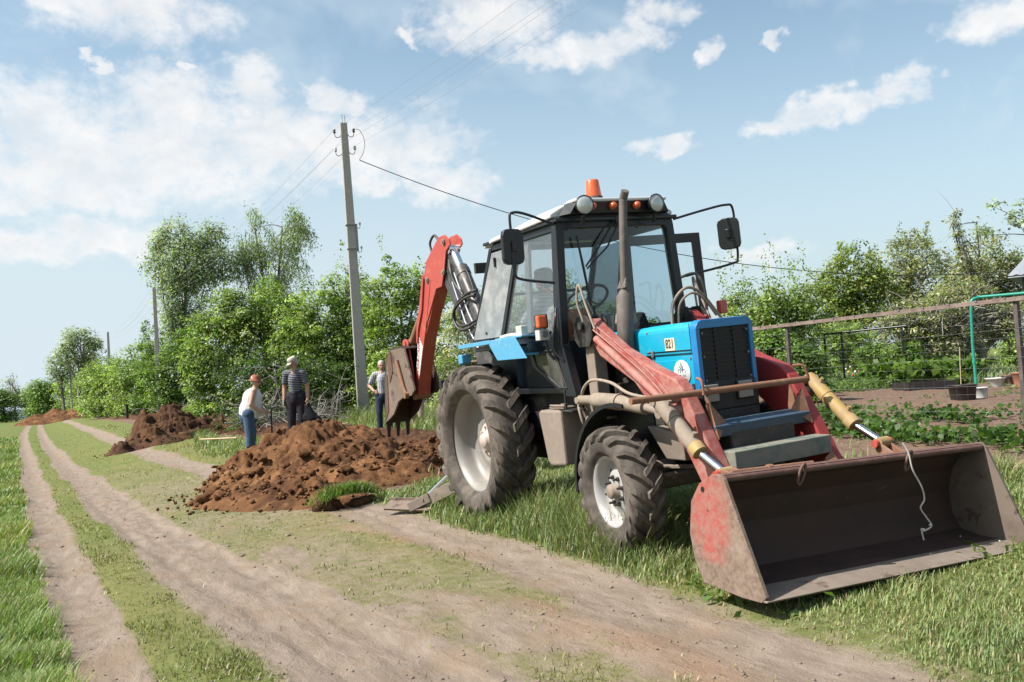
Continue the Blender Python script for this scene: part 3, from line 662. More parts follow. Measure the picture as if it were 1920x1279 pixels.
b = MB()
b.box(V(2.60, WSB+.0012, 1.476), (.60, .003, .006)); b.box(V(2.885, WSB+.0012, 1.59), (.004, .003, .22)); b.box(V(2.60, WSB+.0012, 1.50), (.56, .004, .010))
b.build('seam', M['blackp'], TR)
b = MB()
for x_, z_ in ((2.34, 1.505), (2.34, 1.66), (2.40, 1.215), (2.40, 1.43), (2.86, 1.215), (2.86, 1.44)): b.cyl(V(x_, WSB-.002, z_), V(x_, WSB+.005, z_), .008, 8)
b.build('bolt', M['dustm'], TR)
b = MB(); b.box(V(2.40, WSB+.006, 1.49), (.035, .012, .05)); b.bar(V(2.40, WSB+.012, 1.50), V(2.40, WSB+.012, 1.45), .008, .008); b.build('bonnet_catch', M['galv'], TR, .003)
# number sticker and round emblem on the near side
WS = BC+BH
st = MB(); st.box(V(2.63, WS+.0015, 1.555), (.125, .003, .098)); sto = st.build('number_sticker', surf('sticker_paper', (.70, .66, .52), .5, amt=.1, bmp=0), TR, .001)
def text_part(name, body, size, matr, mat, parent, xscale=1.0, ext=.0012, bold=0.0):
    cu = bpy.data.curves.new(name, 'FONT'); cu.body = body; cu.size = size; cu.extrude = ext; cu.align_x = 'CENTER'; cu.align_y = 'CENTER'; cu.resolution_u = 3; cu.offset = bold
    to = bpy.data.objects.new('tmp', cu); COL.objects.link(to)
    dg = bpy.context.evaluated_depsgraph_get(); me = bpy.data.meshes.new_from_object(to.evaluated_get(dg)); bpy.data.objects.remove(to); me.name = name
    me.transform(Matrix.Diagonal((xscale, 1, 1, 1))); me.materials.clear(); me.materials.append(mat)
    o = bpy.data.objects.new(name, me); COL.objects.link(o); o.parent = parent; o.matrix_local = matr; return o
side_m = lambda x, w, z: Matrix(((1, 0, 0, x), (0, 0, -1, -w), (0, 1, 0, z), (0, 0, 0, 1)))
num_m = surf('number_ink', (.10, .055, .02), .6, amt=.1, bmp=0)
text_part('number', '821', .098, side_m(2.63, WS+.0035, 1.557), num_m, sto, .72, bold=.002)
em = MB(); em.lathe([(0, .003), (.098, .003), (.100, 0)], V(2.745, WS+.0, 1.33), (0, -1, 0), 40)
emo = em.build('emblem', surf('emblem_white', (.72, .72, .72), .45, amt=.08, bmp=0), TR)
eg = surf('emblem_ink', (.10, .16, .20), .5, amt=.1, bmp=0); W0 = WS+.0025
L = MB()
def leafp(x0, z0, ang, ln, wd):
    d = Vector((math.sin(ang), math.cos(ang))); n = Vector((d.y, -d.x)); pts = []
    for k in range(9):
        t = k/8; pts.append((x0+d.x*ln*t+n.x*wd*math.sin(math.pi*t), z0+d.y*ln*t+n.y*wd*math.sin(math.pi*t)))
    for k in range(7, 0, -1):
        t = k/8; pts.append((x0+d.x*ln*t-n.x*wd*math.sin(math.pi*t), z0+d.y*ln*t-n.y*wd*math.sin(math.pi*t)))
    plate(L, pts, W0, W0+.002)
cx, cz = 2.745, 1.345
leafp(cx, cz+.02, 0, .055, .008); leafp(cx, cz, .55, .055, .006); leafp(cx, cz, -.55, .055, .006)
for sg in (-1, 1):
    ring = [V(cx+sg*(.028+.016*math.cos(t)), W0+.001, cz-.002+.016*math.sin(t)) for t in np.linspace(-.6, 4.0, 12)]
    L.tube(ring, .0028, 5)
    L.box(V(cx+sg*.030, W0+.001, cz-.030), (.042, .002, .005)); L.box(V(cx+sg*.030, W0+.001, cz-.042), (.042, .002, .004))
L.build('emblem_mark', eg, emo)

# ---- exhaust, air cleaner
b = MB(); b.tube([V(2.12, .375, 1.50), V(2.12, .372, 1.52), V(2.12, .33, 1.98), V(2.12, .325, 2.03)], [.060, .070, .070, .040], 24)
b.tube(bez([V(2.12, .325, 2.02), V(2.12, .29, 2.4), V(2.12, .25, 2.74), V(2.135, .245, 2.80), V(2.165, .245, 2.845)], 6), .034, 18)
ex = b.build('exhaust', M['exhaust'], TR)
b = MB(); b.box(V(2.12, .43, 1.6), (.05, .02, .07)); b.hexa([V(2.06, .33, 2.05), V(2.18, .33, 2.05), V(2.18, .36, 2.05), V(2.06, .36, 2.05), V(2.08, .31, 2.13), V(2.16, .31, 2.13), V(2.16, .33, 2.13), V(2.08, .33, 2.13)]); b.box(V(2.12, .25, 1.56), (.06, .25, .04)); b.build('exhaust_bracket', M['exhaust'], TR, .004)
b = MB(); b.lathe([(0, .15), (.055, .148), (.085, .11), (.095, .055), (.098, .05), (.098, .03), (.05, .0), (.05, -.12), (0, -.12)], V(1.80, .12, 1.74), (0, 0, 1), 24); b.build('air_cleaner', M['dustm'], TR)

# ---- fenders
f = MB()
for sd in (1, -1):
    w0, w1 = .52*sd, .90*sd
    for (x0, z0, x1, z1) in ((.00, 1.735, .70, 1.745), (.70, 1.745, .84, 1.60), (.84, 1.60, 1.24, 1.60)):
        a = [(x0, z0), (x1, z1), (x1, z1-.022), (x0, z0-.022)]; plate(f, a, min(w0, w1), max(w0, w1))
fo = f.build('rear_fender', M['pale_blue'], TR, .006)
f = MB()
plate(f, [(.70, 1.748), (.70, 1.70), (.84, 1.557), (1.40, 1.557), (1.22, 1.748)], .903, .915)
plate(f, [(.0, 1.74), (.70, 1.752), (.70, 1.715), (.0, 1.700)], .903, .915)
f.box(V(1.07, .72, 1.751), (.52, .37, .014))
f.build('fender_skirt', M['pale_blue'], TR, .003)
f = MB()
for sd in (1, -1):
    plate(f, [(-.05, 1.715), (.70, 1.72), (.84, 1.57), (1.42, 1.57), (1.52, 1.10), (1.25, .85), (.9, .85), (-.25, .95), (-.35, 1.3)], .47*sd-.01, .47*sd+.01)
f.build('inner_fender', M['black_dusty'], TR)
f = MB(); f.box(V(.02, .87, 1.60), (.10, .10, .09)); f.box(V(-.03, .87, 1.57), (.03, .08, .06)); f.build('tail_lamp', M['pale_blue'], TR, .01)
ff = MB()
for sd in (1, -1):
    arc = []
    for k in range(17):
        a = R(185-k*6.6); arc.append((2.44+.685*math.cos(a), .47+.685*math.sin(a)))
    inn = [(2.44+(p[0]-2.44)*.975, .47+(p[1]-.47)*.975) for p in arc][::-1]
    plate(ff, arc+inn, min(.50*sd, .76*sd), max(.50*sd, .76*sd))
    plate(ff, arc+[(2.44+(p[0]-2.44)*.955, .47+(p[1]-.47)*.955) for p in arc][::-1], min(.755*sd, .77*sd), max(.755*sd, .77*sd))
    plate(ff, arc+[(2.60, .80), (2.0, .75)], .49*sd-.008, .49*sd+.008)
ff.build('front_fender', M['blackp'], TR)
# ---- battery box / step tank
b = MB(); b.prism([(1.22, 1.06), (1.26, 1.085), (1.62, 1.085), (1.62, .62), (1.36, .60), (1.31, .64)], (0, 0, 0), XA, ZA, WA, .33, .76)
b.build('step_box', M['dustm'], TR, .018)
b = MB(); b.box(V(1.45, .55, 1.10), (.25, .3, .012)); b.cyl(V(1.52, .66, 1.10), V(1.52, .66, 1.135), .03); b.cyl(V(1.35, .7, 1.12), V(1.60, .7, 1.12), .010, 8); b.build('step_box_cap', M['dustm'], TR, .003)
b = MB(); b.box(V(1.30, .25, .75), (.6, .5, .32)); b.box(V(1.68, .6, 1.08), (.22, .30, .02)); b.bar(V(1.62, .70, 1.07), V(1.62, .70, 1.26), .02, .02); b.build('step', M['black_dusty'], TR, .01)
# ---- cab
def SW(z): return .685-.085*(z-1.7)      # cab side half-width at height z
def side_pane(mb, pts, sd=1, th=.012, off=0.0):
    """panel following the leaning cab side: pts in (x, z)"""
    n = len(pts); a = [V(x, sd*(SW(z)+off), z) for x, z in pts]; b = [V(x, sd*(SW(z)+off-th), z) for x, z in pts]
    mb.add(a+b, [list(range(n)), [n+i for i in range(n)][::-1]]+[(i, (i+1) % n, (i+1) % n+n, i+n) for i in range(n)])
cab = MB()
def ringpoly(o, i, x0, x1):   # frame between outer and inner closed loops (w,z), same count
    n = len(o); vs = [V(x0, p[0], p[1]) for p in o]+[V(x0, p[0], p[1]) for p in i]+[V(x1, p[0], p[1]) for p in o]+[V(x1, p[0], p[1]) for p in i]; fs = []
    for k in range(n):
        k2 = (k+1) % n
        fs += [(k, k2, n+k2, n+k), (2*n+k, 3*n+k, 3*n+k2, 2*n+k2), (k, 2*n+k, 2*n+k2, k2), (n+k, n+k2, 3*n+k2, 3*n+k)]
    cab.add(vs, fs)
def rrect(hb, ht, zb, zt, r, n=6):
    pts = []
    cs = [(ht-r, zt-r, 90, 0), (hb-.02, zb+.02, 0, -90), (-hb+.02, zb+.02, -90, -180), (-ht+r, zt-r, 180, 90)]
    for j, (cx_, cz_, a0, a1) in enumerate(cs):
        rr = r if j in (0, 3) else .02
        for k in range(n+1):
            a = R(a0+(a1-a0)*k/n); pts.append((cx_+rr*math.cos(a), cz_+rr*math.sin(a)))
    return pts
ringpoly(rrect(.685, .625, 1.60, 2.765, .13), rrect(.605, .548, 1.665, 2.63, .05), 1.55, 1.63)
# front corner legs below the windscreen, sloping forward to the floor
for s in (1, -1):
    cab.hexa([V(1.62, s*.62, 1.20), V(1.80, s*.62, 1.20), V(1.80, s*.70, 1.20), V(1.62, s*.70, 1.20), V(1.55, s*.61, 1.64), V(1.64, s*.61, 1.64), V(1.64, s*.688, 1.64), V(1.55, s*.688, 1.64)])
cab.box(V(1.62, 0, 1.42), (.04, 1.24, .50)); cab.box(V(1.1, 0, 1.24), (1.1, 1.24, .05)); cab.box(V(.3, 0, 1.68), (.95, 1.30, .05))
for s in (1, -1):
    side_pane(cab, [(-.15, 1.72), (1.60, 1.66), (1.60, 1.72), (-.13, 1.775)], s, .05, .002)          # sill
    side_pane(cab, [(.33, 2.62), (1.60, 2.62), (1.60, 2.715), (.36, 2.68)], s, .06, .003)            # top rail
    side_pane(cab, [(.50, 1.775), (.555, 1.775), (.90, 2.62), (.845, 2.62)], s, .05, .004)           # rear slanting post
    if s > 0: side_pane(cab, [(1.53, 1.66), (1.60, 1.66), (1.60, 2.72), (1.52, 2.72)], s, .05, .006)
cab.bar(V(-.13, .66, 1.74), V(.34, .60, 2.64), .05, .05); cab.bar(V(-.13, -.66, 1.74), V(.34, -.60, 2.64), .05, .05)
cab.bar(V(.34, -.6, 2.64), V(.34, .6, 2.64), .06, .05); cab.bar(V(-.13, -.66, 1.76), V(-.13, .66, 1.76), .06, .05)
cab.bar(V(.10, -.63, 2.20), V(.10, .63, 2.20), .03, .03)
co = cab.build('cab_frame', M['blackp'], TR, .006)
b = MB(); side_pane(b, [(.97, 1.775), (1.05, 1.775), (1.03, 2.62), (.95, 2.62)], 1, .03, -.03); b.build('door_pillar', M['grey_metal'], TR)
b = MB(); side_pane(b, [(.60, 1.775), (.68, 1.775), (.95, 2.62), (.87, 2.62)], -1, .05, .0); b.build('door_pillar', M['blackp'], TR)
# rear quarter panels
b = MB()
side_pane(b, [(-.115, 1.775), (.50, 1.775), (.845, 2.60), (.335, 2.60)], 1, .02, .008)
rq = b.build('rear_quarter_panel', M['grey_metal'], TR, .003)
b = MB(); b.box(V(.44, SW(2.5)+.02, 2.50), (.02, .02, .09)); b.cyl(V(.20, SW(1.83)+.005, 1.83), V(.20, SW(1.83)+.02, 1.83), .012, 8); b.build('catch', M['blackp'], rq)
# glass
b = MB(); b.add([V(1.60, w, z) for w, z in ((-.61, 1.66), (.61, 1.66), (.555, 2.64), (-.555, 2.64))], [(0, 1, 2, 3)]); b.build('windscreen', M['glass'], TR)
b = MB(); side_pane(b, [(.56, 1.775), (1.53, 1.72), (1.52, 2.62), (.90, 2.62)], 1, .004, -.012); b.build('side_window', M['glass_dusty'], TR)
b = MB(); side_pane(b, [(-.10, 1.79), (.50, 1.79), (.84, 2.60), (.34, 2.60)], -1, .004, -.01); b.build('far_quarter_window', M['glass_clear'], TR)
b = MB(); b.add([V(-.13, -.64, 1.78), V(-.13, .64, 1.78), V(.33, .58, 2.62), V(.33, -.58, 2.62)], [(0, 1, 2, 3)]); b.build('rear_window', M['glass_clear'], TR)
# near door, lower part slopes forward
d = MB()
dp = [(1.01, 1.70), (1.54, 1.66), (1.57, 1.58), (1.77, 1.22), (1.54, 1.23), (1.10, 1.46), (1.04, 1.57)]
plate(d, dp, .672, .690)
do = d.build('door', M['blackp'], TR, .006)
d = MB(); q = [(1.12, 1.60), (1.50, 1.60), (1.66, 1.27), (1.55, 1.275), (1.17, 1.47)]
for i in range(len(q)):
    a, c_ = q[i], q[(i+1) % len(q)]; d.tube([V(a[0], .695, a[1]), V(c_[0], .695, c_[1])], .010, 8)
d.build('pressed_rim', M['black_dusty'], do)
d = MB(); plate(d, q, .6905, .6925); d.build('lower_window', glassmat('dark_lower_glass', (.10,.12,.10), .14, .9), do)
d = MB(); d.tube(bez([V(1.50, .70, 1.76), V(1.50, .76, 1.72), V(1.52, .76, 1.60), V(1.54, .72, 1.52)], 5), .012, 8); d.tube(bez([V(1.62, .70, 1.95), V(1.66, .74, 1.85), V(1.60, .75, 1.62), V(1.66, .70, 1.50)], 5), .012, 8); d.box(V(1.28, .70, 1.66), (.22, .02, .03)); d.build('grab_handle', M['blackp'], do)
# far door swung open
d = MB(); hx, hw_, ox, ow = .66, -.69, 1.00, -1.44
def DP(t, z): return V(hx+(ox-hx)*t, hw_+(ow-hw_)*t, z)
fr = [(0, 1.72), (.30, 1.24), (.72, 1.24), (1.0, 1.70), (.985, 2.63), (.05, 2.66)]; inn = [(.10, 1.80), (.32, 1.76), (.70, 1.76), (.90, 1.80), (.88, 2.54), (.12, 2.56)]
dn = (DP(1, 0)-DP(0, 0)).normalized(); nn_ = Vector((dn.y, -dn.x, 0))*.018
vs = [DP(t, z)+nn_ for t, z in fr]+[DP(t, z)+nn_ for t, z in inn]+[DP(t, z)-nn_ for t, z in fr]+[DP(t, z)-nn_ for t, z in inn]; fs = []
for k in range(6):
    k2 = (k+1) % 6; fs += [(k, k2, 6+k2, 6+k), (12+k, 18+k, 18+k2, 12+k2), (k, 12+k, 12+k2, k2), (6+k, 6+k2, 18+k2, 18+k)]
d.add(vs, fs); od = d.build('open_door', M['blackp'], TR, .005)
d = MB(); d.add([DP(t, z) for t, z in inn], [list(range(6))]); d.build('door_glass', M['glass_clear'], od)
# roof
r_ = MB()
def rs(x, zt, ww, we, ze): return [V(x, -we, ze-.035), V(x, -we, ze), V(x, -ww, zt-.01), V(x, -ww*.75, zt), V(x, ww*.75, zt), V(x, ww, zt-.01), V(x, we, ze), V(x, we, ze-.035)]
loft(r_, [rs(.16, 2.735, .40, .60, 2.705), rs(.45, 2.80, .45, .655, 2.725), rs(1.1, 2.85, .47, .665, 2.745), rs(1.60, 2.865, .47, .650, 2.765)]); r_.box(V(1.68, 0, 2.853), (.16, .96, .030))
ro = r_.build('roof', M['white'], TR, .012)
r_ = MB(); r_.hexa([V(1.56, -.60, 2.74), V(1.72, -.52, 2.74), V(1.72, .52, 2.74), V(1.56, .60, 2.74), V(1.56, -.50, 2.845), V(1.74, -.46, 2.845), V(1.74, .46, 2.845), V(1.56, .50, 2.845)]); r_.box(V(.95, 0, 2.70), (1.45, 1.28, .03)); r_.build('roof_lining', M['blackp'], TR, .005)
for w_ in (.31, .10, -.15):
    m_ = MB(); m_.lathe([(0, .045), (.018, .043), (.030, .025), (.034, 0), (.034, -.01)], V(1.75, w_, 2.795), (1, 0, .1), 16); m_.build('marker_lamp', M['orange'], TR)
for w_, yw in ((.42, .25), (-.33, -.05)):
    e = bpy.data.objects.new('work_light', None)
    m_ = MB(); ax_ = Vector((1, -yw, .0)).normalized(); cp = V(1.80, w_, 2.80)
    m_.lathe([(0, -.075), (.035, -.07), (.065, -.04), (.080, -.005), (.084, .0), (.084, .012), (.078, .014)], cp, ax_, 32); m_.bar(cp+Vector((-.03, 0, -.08)), cp+Vector((-.06, 0, -.16)), .03, .015)
    wl = m_.build('work_light', M['blackp'], TR)
    m_ = MB(); m_.lathe([(0, .024), (.04, .021), (.076, .012), (.078, .006)], cp, ax_, 32); m_.build('lens', M['lens'], wl)
bc_ = MB(); bc_.lathe([(0, -.02), (.085, -.02), (.088, .0), (.078, .045), (.06, .05)], V(1.5, .12, 2.875), (0, 0, 1), 28); bo = bc_.build('beacon', M['black_dusty'], TR)
bc_ = MB(); bc_.lathe([(.072, .045), (.070, .06), (.058, .185), (.050, .198), (0, .20)], V(1.5, .12, 2.875), (0, 0, 1), 28); bc_.build('dome', M['orange'], bo)
# wipers
b = MB(); b.tube([V(1.655, .44, 2.56), V(1.655, .40, 2.25), V(1.655, .365, 1.95)], [.010, .013, .010], 6); b.tube([V(1.66, .04, 2.68), V(1.675, .2, 2.49), V(1.665, .385, 2.29)], .008, 6); b.tube([V(1.66, -.02, 2.68), V(1.675, .15, 2.45), V(1.665, .375, 2.27)], .008, 6); b.cyl(V(1.63, .01, 2.69), V(1.68, .01, 2.69), .03, 12)
b.tube([V(1.655, .33, 1.68), V(1.66, .345, 1.95)], .012, 6); b.build('wiper', M['blackp'], TR)
# mirrors
for s, pts, mc, rot in ((1, [V(1.62, .63, 2.67), V(1.70, .95, 2.755), V(1.71, 1.07, 2.765), V(1.71, 1.10, 2.72), V(1.71, 1.10, 2.5), V(1.71, 1.105, 2.27), V(1.70, 1.03, 2.21), V(1.64, .70, 2.17)], V(1.69, 1.09, 2.485), .10),
                       (-1, [V(1.62, -.64, 2.68), V(1.68, -.95, 2.745), V(1.70, -1.20, 2.785), V(1.70, -1.28, 2.75), V(1.70, -1.285, 2.5), V(1.70, -1.28, 2.28), V(1.69, -1.20, 2.23), V(1.64, -.70, 2.15)], V(1.69, -1.215, 2.515), -.95)):
    b = MB(); b.tube(bez(pts, 6), .0115, 10); a_ = b.build('mirror_arm', M['blackp'], TR)
    b = MB(); b.prism([(sx*(.1025-q), sz*(.1475-p)) for sx, sz, L_ in ((1, 1, ((0, .05), (.015, .015), (.05, 0))), (-1, 1, ((.05, 0), (.015, .015), (0, .05))), (-1, -1, ((0, .05), (.015, .015), (.05, 0))), (1, -1, ((.05, 0), (.015, .015), (0, .05)))) for q, p in L_], (0, 0, 0), (0, 1, 0), (0, 0, 1), (1, 0, 0), -.0225, .0225); b.box((.03, 0, 0), (.02, .05, .09)); mo = b.build('mirror', M['blackp'], TR, .021, 4); mo.location = mc; mo.rotation_euler = (0, .05, rot)
    b = MB(); b.box((-.026, 0, 0), (.004, .175, .265)); b.build('mirror_glass', M['chrome'], mo, .002)
# indicator and small lamp at the near corner, red lamp on the far side, rear lamp
b = MB(); b.box(V(1.52, .80, 1.855), (.07, .10, .12)); tl = b.build('turn_signal', M['blackp'], TR, .01)
b = MB(); b.box(V(1.545, .815, 1.855), (.06, .085, .105)); b.build('lens', M['orange'], tl, .012)
b = MB(); b.box(V(1.50, .79, 1.74), (.08, .10, .09)); b.cyl(V(1.40, .70, 1.80), V(1.50, .76, 1.80), .018, 8); sl = b.build('side_lamp', M['ceramic_w'], TR, .015)
b = MB(); b.cyl(V(1.545, .79, 1.745), V(1.552, .79, 1.745), .028, 16); b.build('lens', M['galv'], sl)
b = MB(); b.box(V(1.06, .75, 1.79), (.11, .07, .12)); b.tube(bez([V(.62, .74, 1.765), V(.8, .74, 1.775), V(1.0, .72, 1.77)], 4), .022, 8); b.build('washer_bottle', surf('milky_plastic', (.62, .60, .52), .4, amt=.2), TR, .02)
b = MB(); b.box(V(1.90, -.86, 1.83), (.06, .085, .12)); rl = b.build('far_side_lamp', M['redlens'], TR, .012)
b = MB(); b.box(V(-.42, .36, 2.54), (.04, .17, .11)); b.tube(bez([V(-.40, .30, 2.54), V(-.2, .26, 2.56), V(-.15, .28, 2.66), V(-.05, .30, 2.62)], 4), .010, 6); b.bar(V(-.38, .30, 2.50), V(.20, .35, 2.45), .02, .02); b.build('rear_work_light', M['dust_dark'], TR, .006)
# interior
b = MB(); b.box(V(.78, .20, 1.46), (.46, .46, .14)); b.box(V(1.04, .20, 1.72), (.12, .44, .48), (0, .12, 0)); b.build('seat', M['orange_seat'], TR, .04, 3)
b = MB(); b.box(V(1.42, .0, 1.55), (.26, .75, .35)); b.hexa([V(1.38, -.30, 1.70), V(1.58, -.30, 1.70), V(1.58, .12, 1.70), V(1.38, .12, 1.70), V(1.42, -.26, 1.86), V(1.56, -.26, 1.86), V(1.56, .08, 1.86), V(1.42, .08, 1.86)]); b.build('dashboard', M['black_dusty'], TR, .02)
b = MB(); sc_ = V(1.22, .13, 2.03); axs = Vector((-.55, 0, .83)).normalized(); u1 = Vector((0, 1, 0)); u2 = axs.cross(u1)
b.tube([sc_+(u1*math.cos(t)+u2*math.sin(t))*.205 for t in np.linspace(0, 2*math.pi, 33)], .014, 8, cap=False); b.tube([sc_, V(1.40, .13, 1.75)], .02, 8)
for t in (.5, 2.6, 4.7): b.tube([sc_, sc_+(u1*math.cos(t)+u2*math.sin(t))*.2], .009, 6)
b.build('steering_wheel', M['blackp'], TR)
b = MB()
for w_, x_ in ((.35, .95), (.42, 1.02), (-.30, 1.0)): b.tube([V(x_, w_, 1.3), V(x_-.08, w_, 1.85)], .010, 6); b.ell(V(x_-.08, w_, 1.87), (.022,)*3)
b.build('control_lever', M['blackp'], TR)

# ---- loader
b = MB()
for s in (1, -1):
    b.box(V(1.86, .50*s, 1.25), (.13, .12, .75)); plate(b, [(1.60, 1.0), (2.08, 1.0), (1.98, 1.12), (1.74, 1.12)], min(.43*s, .58*s), max(.43*s, .58*s))
    plate(b, [(1.78, .80), (1.95, .80), (1.98, 1.02), (1.74, 1.02)], min(.40*s, .56*s), max(.40*s, .56*s))
b.box(V(1.86, 0, .88), (.12, .9, .12)); b.build('loader_post', M['dustm'], TR, .008)
b = MB()
for s in (1, -1):
    for w_ in (.445, .60): plate(b, [(1.78, 1.60), (1.94, 1.60), (2.0, 1.68), (1.99, 1.80), (1.93, 1.86), (1.80, 1.86), (1.73, 1.80), (1.72, 1.66)], s*w_-.009, s*w_+.009)
    b.cyl(V(1.87, .41*s, 1.78), V(1.87, .64*s, 1.78), .032, 14); b.bar(V(1.80, s*.46, 1.84), V(1.80, s*.59, 1.84), .12, .02)
b.build('loader_bracket', M['black_dusty'], TR, .006)
arm_poly = [(1.83, 1.815), (1.92, 1.83), (2.05, 1.735), (2.32, 1.565), (2.72, 1.395), (2.99, 1.30), (3.06, 1.225), (3.12, 1.12), (3.25, .90), (3.40, .62), (3.80, .26), (3.74, .16), (3.60, .16), (3.20, .51), (3.04, .77), (2.55, 1.21), (2.47, 1.29), (2.02, 1.515), (1.83, 1.74)]
for s in (1, -1):
    b = MB(); plate(b, arm_poly, min(.455*s, .565*s), max(.455*s, .565*s)); ao = b.build('loader_arm', M['pink_red'] if s > 0 else M['far_red_shaded'], TR, .012)
    b = MB()
    for off, z_ in ((.572, 0), (.592, -.035)):
        b.tube(bez([V(2.00, off*s, 1.77+z_), V(2.3, off*s, 1.60+z_), V(2.7, off*s, 1.36+z_), V(2.93, off*s, 1.16+z_), V(3.08, off*s, .98+z_), V(3.30, off*s, .74+z_)], 5), .0075, 8)
    b.tube([V(2.02, .585*s, 1.66), V(2.5, .585*s, 1.37), V(2.92, .585*s, 1.10)], [.030, .034, .030], 10)
    b.build('hydraulic_pipe', M['pink_red'] if s > 0 else M['far_red_shaded'], ao)
    # lift cylinder
    b = MB(); b.tube([V(2.06, .70*s, 1.17), V(2.10, .70*s, 1.17), V(2.42, .70*s, 1.155), V(2.43, .70*s, 1.155), V(2.78, .70*s, 1.115)], [.045, .062, .062, .056, .056], 20); b.cyl(V(2.42, .70*s, 1.155), V(2.445, .70*s, 1.153), .066, 20); b.cyl(V(1.86, .54*s, 1.17), V(1.86, .74*s, 1.17), .028, 12); b.tube([V(1.86, .70*s, 1.17), V(2.08, .70*s, 1.17)], .04, 10)
    lc = b.build('lift_cylinder', M['beige'], TR)
    b = MB(); b.tube([V(2.78, .70*s, 1.115), V(3.0, .70*s, 1.08)], .032, 14); b.cyl(V(3.0, .54*s, 1.08), V(3.0, .76*s, 1.08), .04, 14); b.build('rod', M['dustm'], lc)
    # bucket cylinder
    a = V(2.99, .735*s, 1.17); e = V(3.40, .735*s, .815); dr = (e-a).normalized()
    b = MB(); b.tube([a-dr*.02, a, a+dr*.22], [.050, .058, .058], 24, smooth=True); b.tube([a+dr*.215, a+dr*.225, e-dr*.06], [.052, .054, .054], 24); b.cyl(V(3.0, .56*s, 1.165), V(3.0, .80*s, 1.165), .032, 14)
    b.tube([a+dr*.12+V(.03, .0, .05), a+dr*.12+V(.045, 0, .08)], .014, 8); b.tube([a+dr*.44+V(.03, 0, .04), a+dr*.44+V(.045, 0, .07)], .016, 8)
    bc2 = b.build('bucket_cylinder', M['beige'] if s > 0 else M['yellow'], TR)
    b = MB(); b.tube([e-dr*.07, e-dr*.065, e+dr*.004], [.052, .057, .057], 24); b.build('gland', M['yellow'], bc2)
    e2 = V(3.64, .735*s, .69-.0*s); b = MB(); b.tube([e, e2], .027, 16); b.build('rod', M['chrome'], bc2)
    b = MB(); b.cyl(e2-V(0, .05, 0), e2+V(0, .05, 0), .042, 16); b.build('rod_eye', M['yellow'], bc2)
    b = MB(); b.cyl(e2-V(0, .085, 0), e2+V(0, .085, 0), .028, 14); b.build('pin', M['red'], bc2)
    # hoses
    b = MB(); b.tube(bez([V(1.84, .62*s, 1.08), V(1.90, .70*s, 1.22), V(2.12, .74*s, 1.33), V(2.4, .74*s, 1.31), V(2.65, .74*s, 1.22), V(2.9, .66*s, 1.17)], 6), .013, 8)
    b.tube(bez([V(1.80, .60*s, 1.02), V(1.88, .70*s, .97), V(1.86, .72*s, 1.10), V(1.78, .66*s, 1.12), V(1.80, .62*s, 1.0)], 6), .012, 8)
    b.tube(bez([V(1.88, .60*s, 1.80), V(1.84, .62*s, 1.98), V(1.86, .60*s, 2.12), V(1.95, .60*s, 1.92), V(2.04, .60*s, 1.74)], 6), .010, 8)
    b.build('hydraulic_hose', M['hose_dusty'], TR)
b = MB()
b.tube(bez([V(1.95, -.25, 1.70), V(1.97, -.27, 1.90), V(2.0, -.40, 2.02), V(2.0, -.55, 1.97), V(2.0, -.70, 1.80), V(2.02, -.76, 1.70)], 8), .014, 8)
b.tube(bez([V(1.97, -.30, 1.70), V(1.99, -.32, 1.88), V(2.02, -.43, 1.97), V(2.03, -.55, 1.92), V(2.03, -.68, 1.76)], 8), .012, 8)
b.build('front_hose', M['hose_dusty'], TR)
b = MB(); b.tube(bez([V(1.9, -.42, 2.12), V(1.95, -.56, 2.14), V(2.0, -.60, 2.0), V(2.0, -.60, 1.75)], 8), .013, 8); b.build('black_hose', M['hose'], TR)
b = MB(); b.tube([V(3.16, 1.09, 1.205), V(3.16, -.55, 1.185)], .024, 14); b.tube(bez([V(3.13, -.44, 1.30), V(3.18, -.50, 1.29), V(3.19, -.53, 1.20)], 4), .011, 8); b.tube(bez([V(3.13, .48, 1.30), V(3.19, .49, 1.28), V(3.20, .49, 1.18)], 4), .011, 8); b.build('loader_crossbar', M['rust'], TR)
b = MB(); b.tube(bez([V(2.98, .31, 1.06), V(3.02, .31, 1.20), V(2.97, .31, 1.245)], 4), .008, 6); b.build('lamp_guard', M['blackp'], TR)
b = MB(); b.box(V(3.19, 0, .925), (.10, .91, .09), (0, .35, 0)); b.build('upper_arm_brace', M['bluebeam'], TR, .006)
b = MB(); b.box(V(3.33, 0, .715), (.19, .91, .13)); b.build('lower_arm_brace', M['grnbeam'], TR, .006)
b = MB()
for s in (1, -1):
    plate(b, [(3.12, 1.16), (3.20, 1.0), (3.16, .86), (3.06, .88)], s*.40-.006, s*.40+.006)
    b.add([V(3.17, s*.455, 1.12), V(3.24, s*.455, .86), V(3.18, s*.32, .965), V(3.20, s*.45, 1.12), V(3.27, s*.45, .86), V(3.21, s*.32, .965)], [(0, 1, 2), (3, 5, 4), (0, 2, 5, 3), (1, 4, 5, 2), (0, 3, 4, 1)])
    b.add([V(3.42, s*.455, .66), V(3.62, s*.455, .40), V(3.44, s*.36, .62), V(3.42, s*.455, .60), V(3.60, s*.455, .36), V(3.42, s*.36, .58)], [(0, 1, 2), (3, 5, 4), (0, 2, 5, 3), (1, 4, 5, 2), (0, 3, 4, 1)])
b.build('gusset', M['rust'], TR)
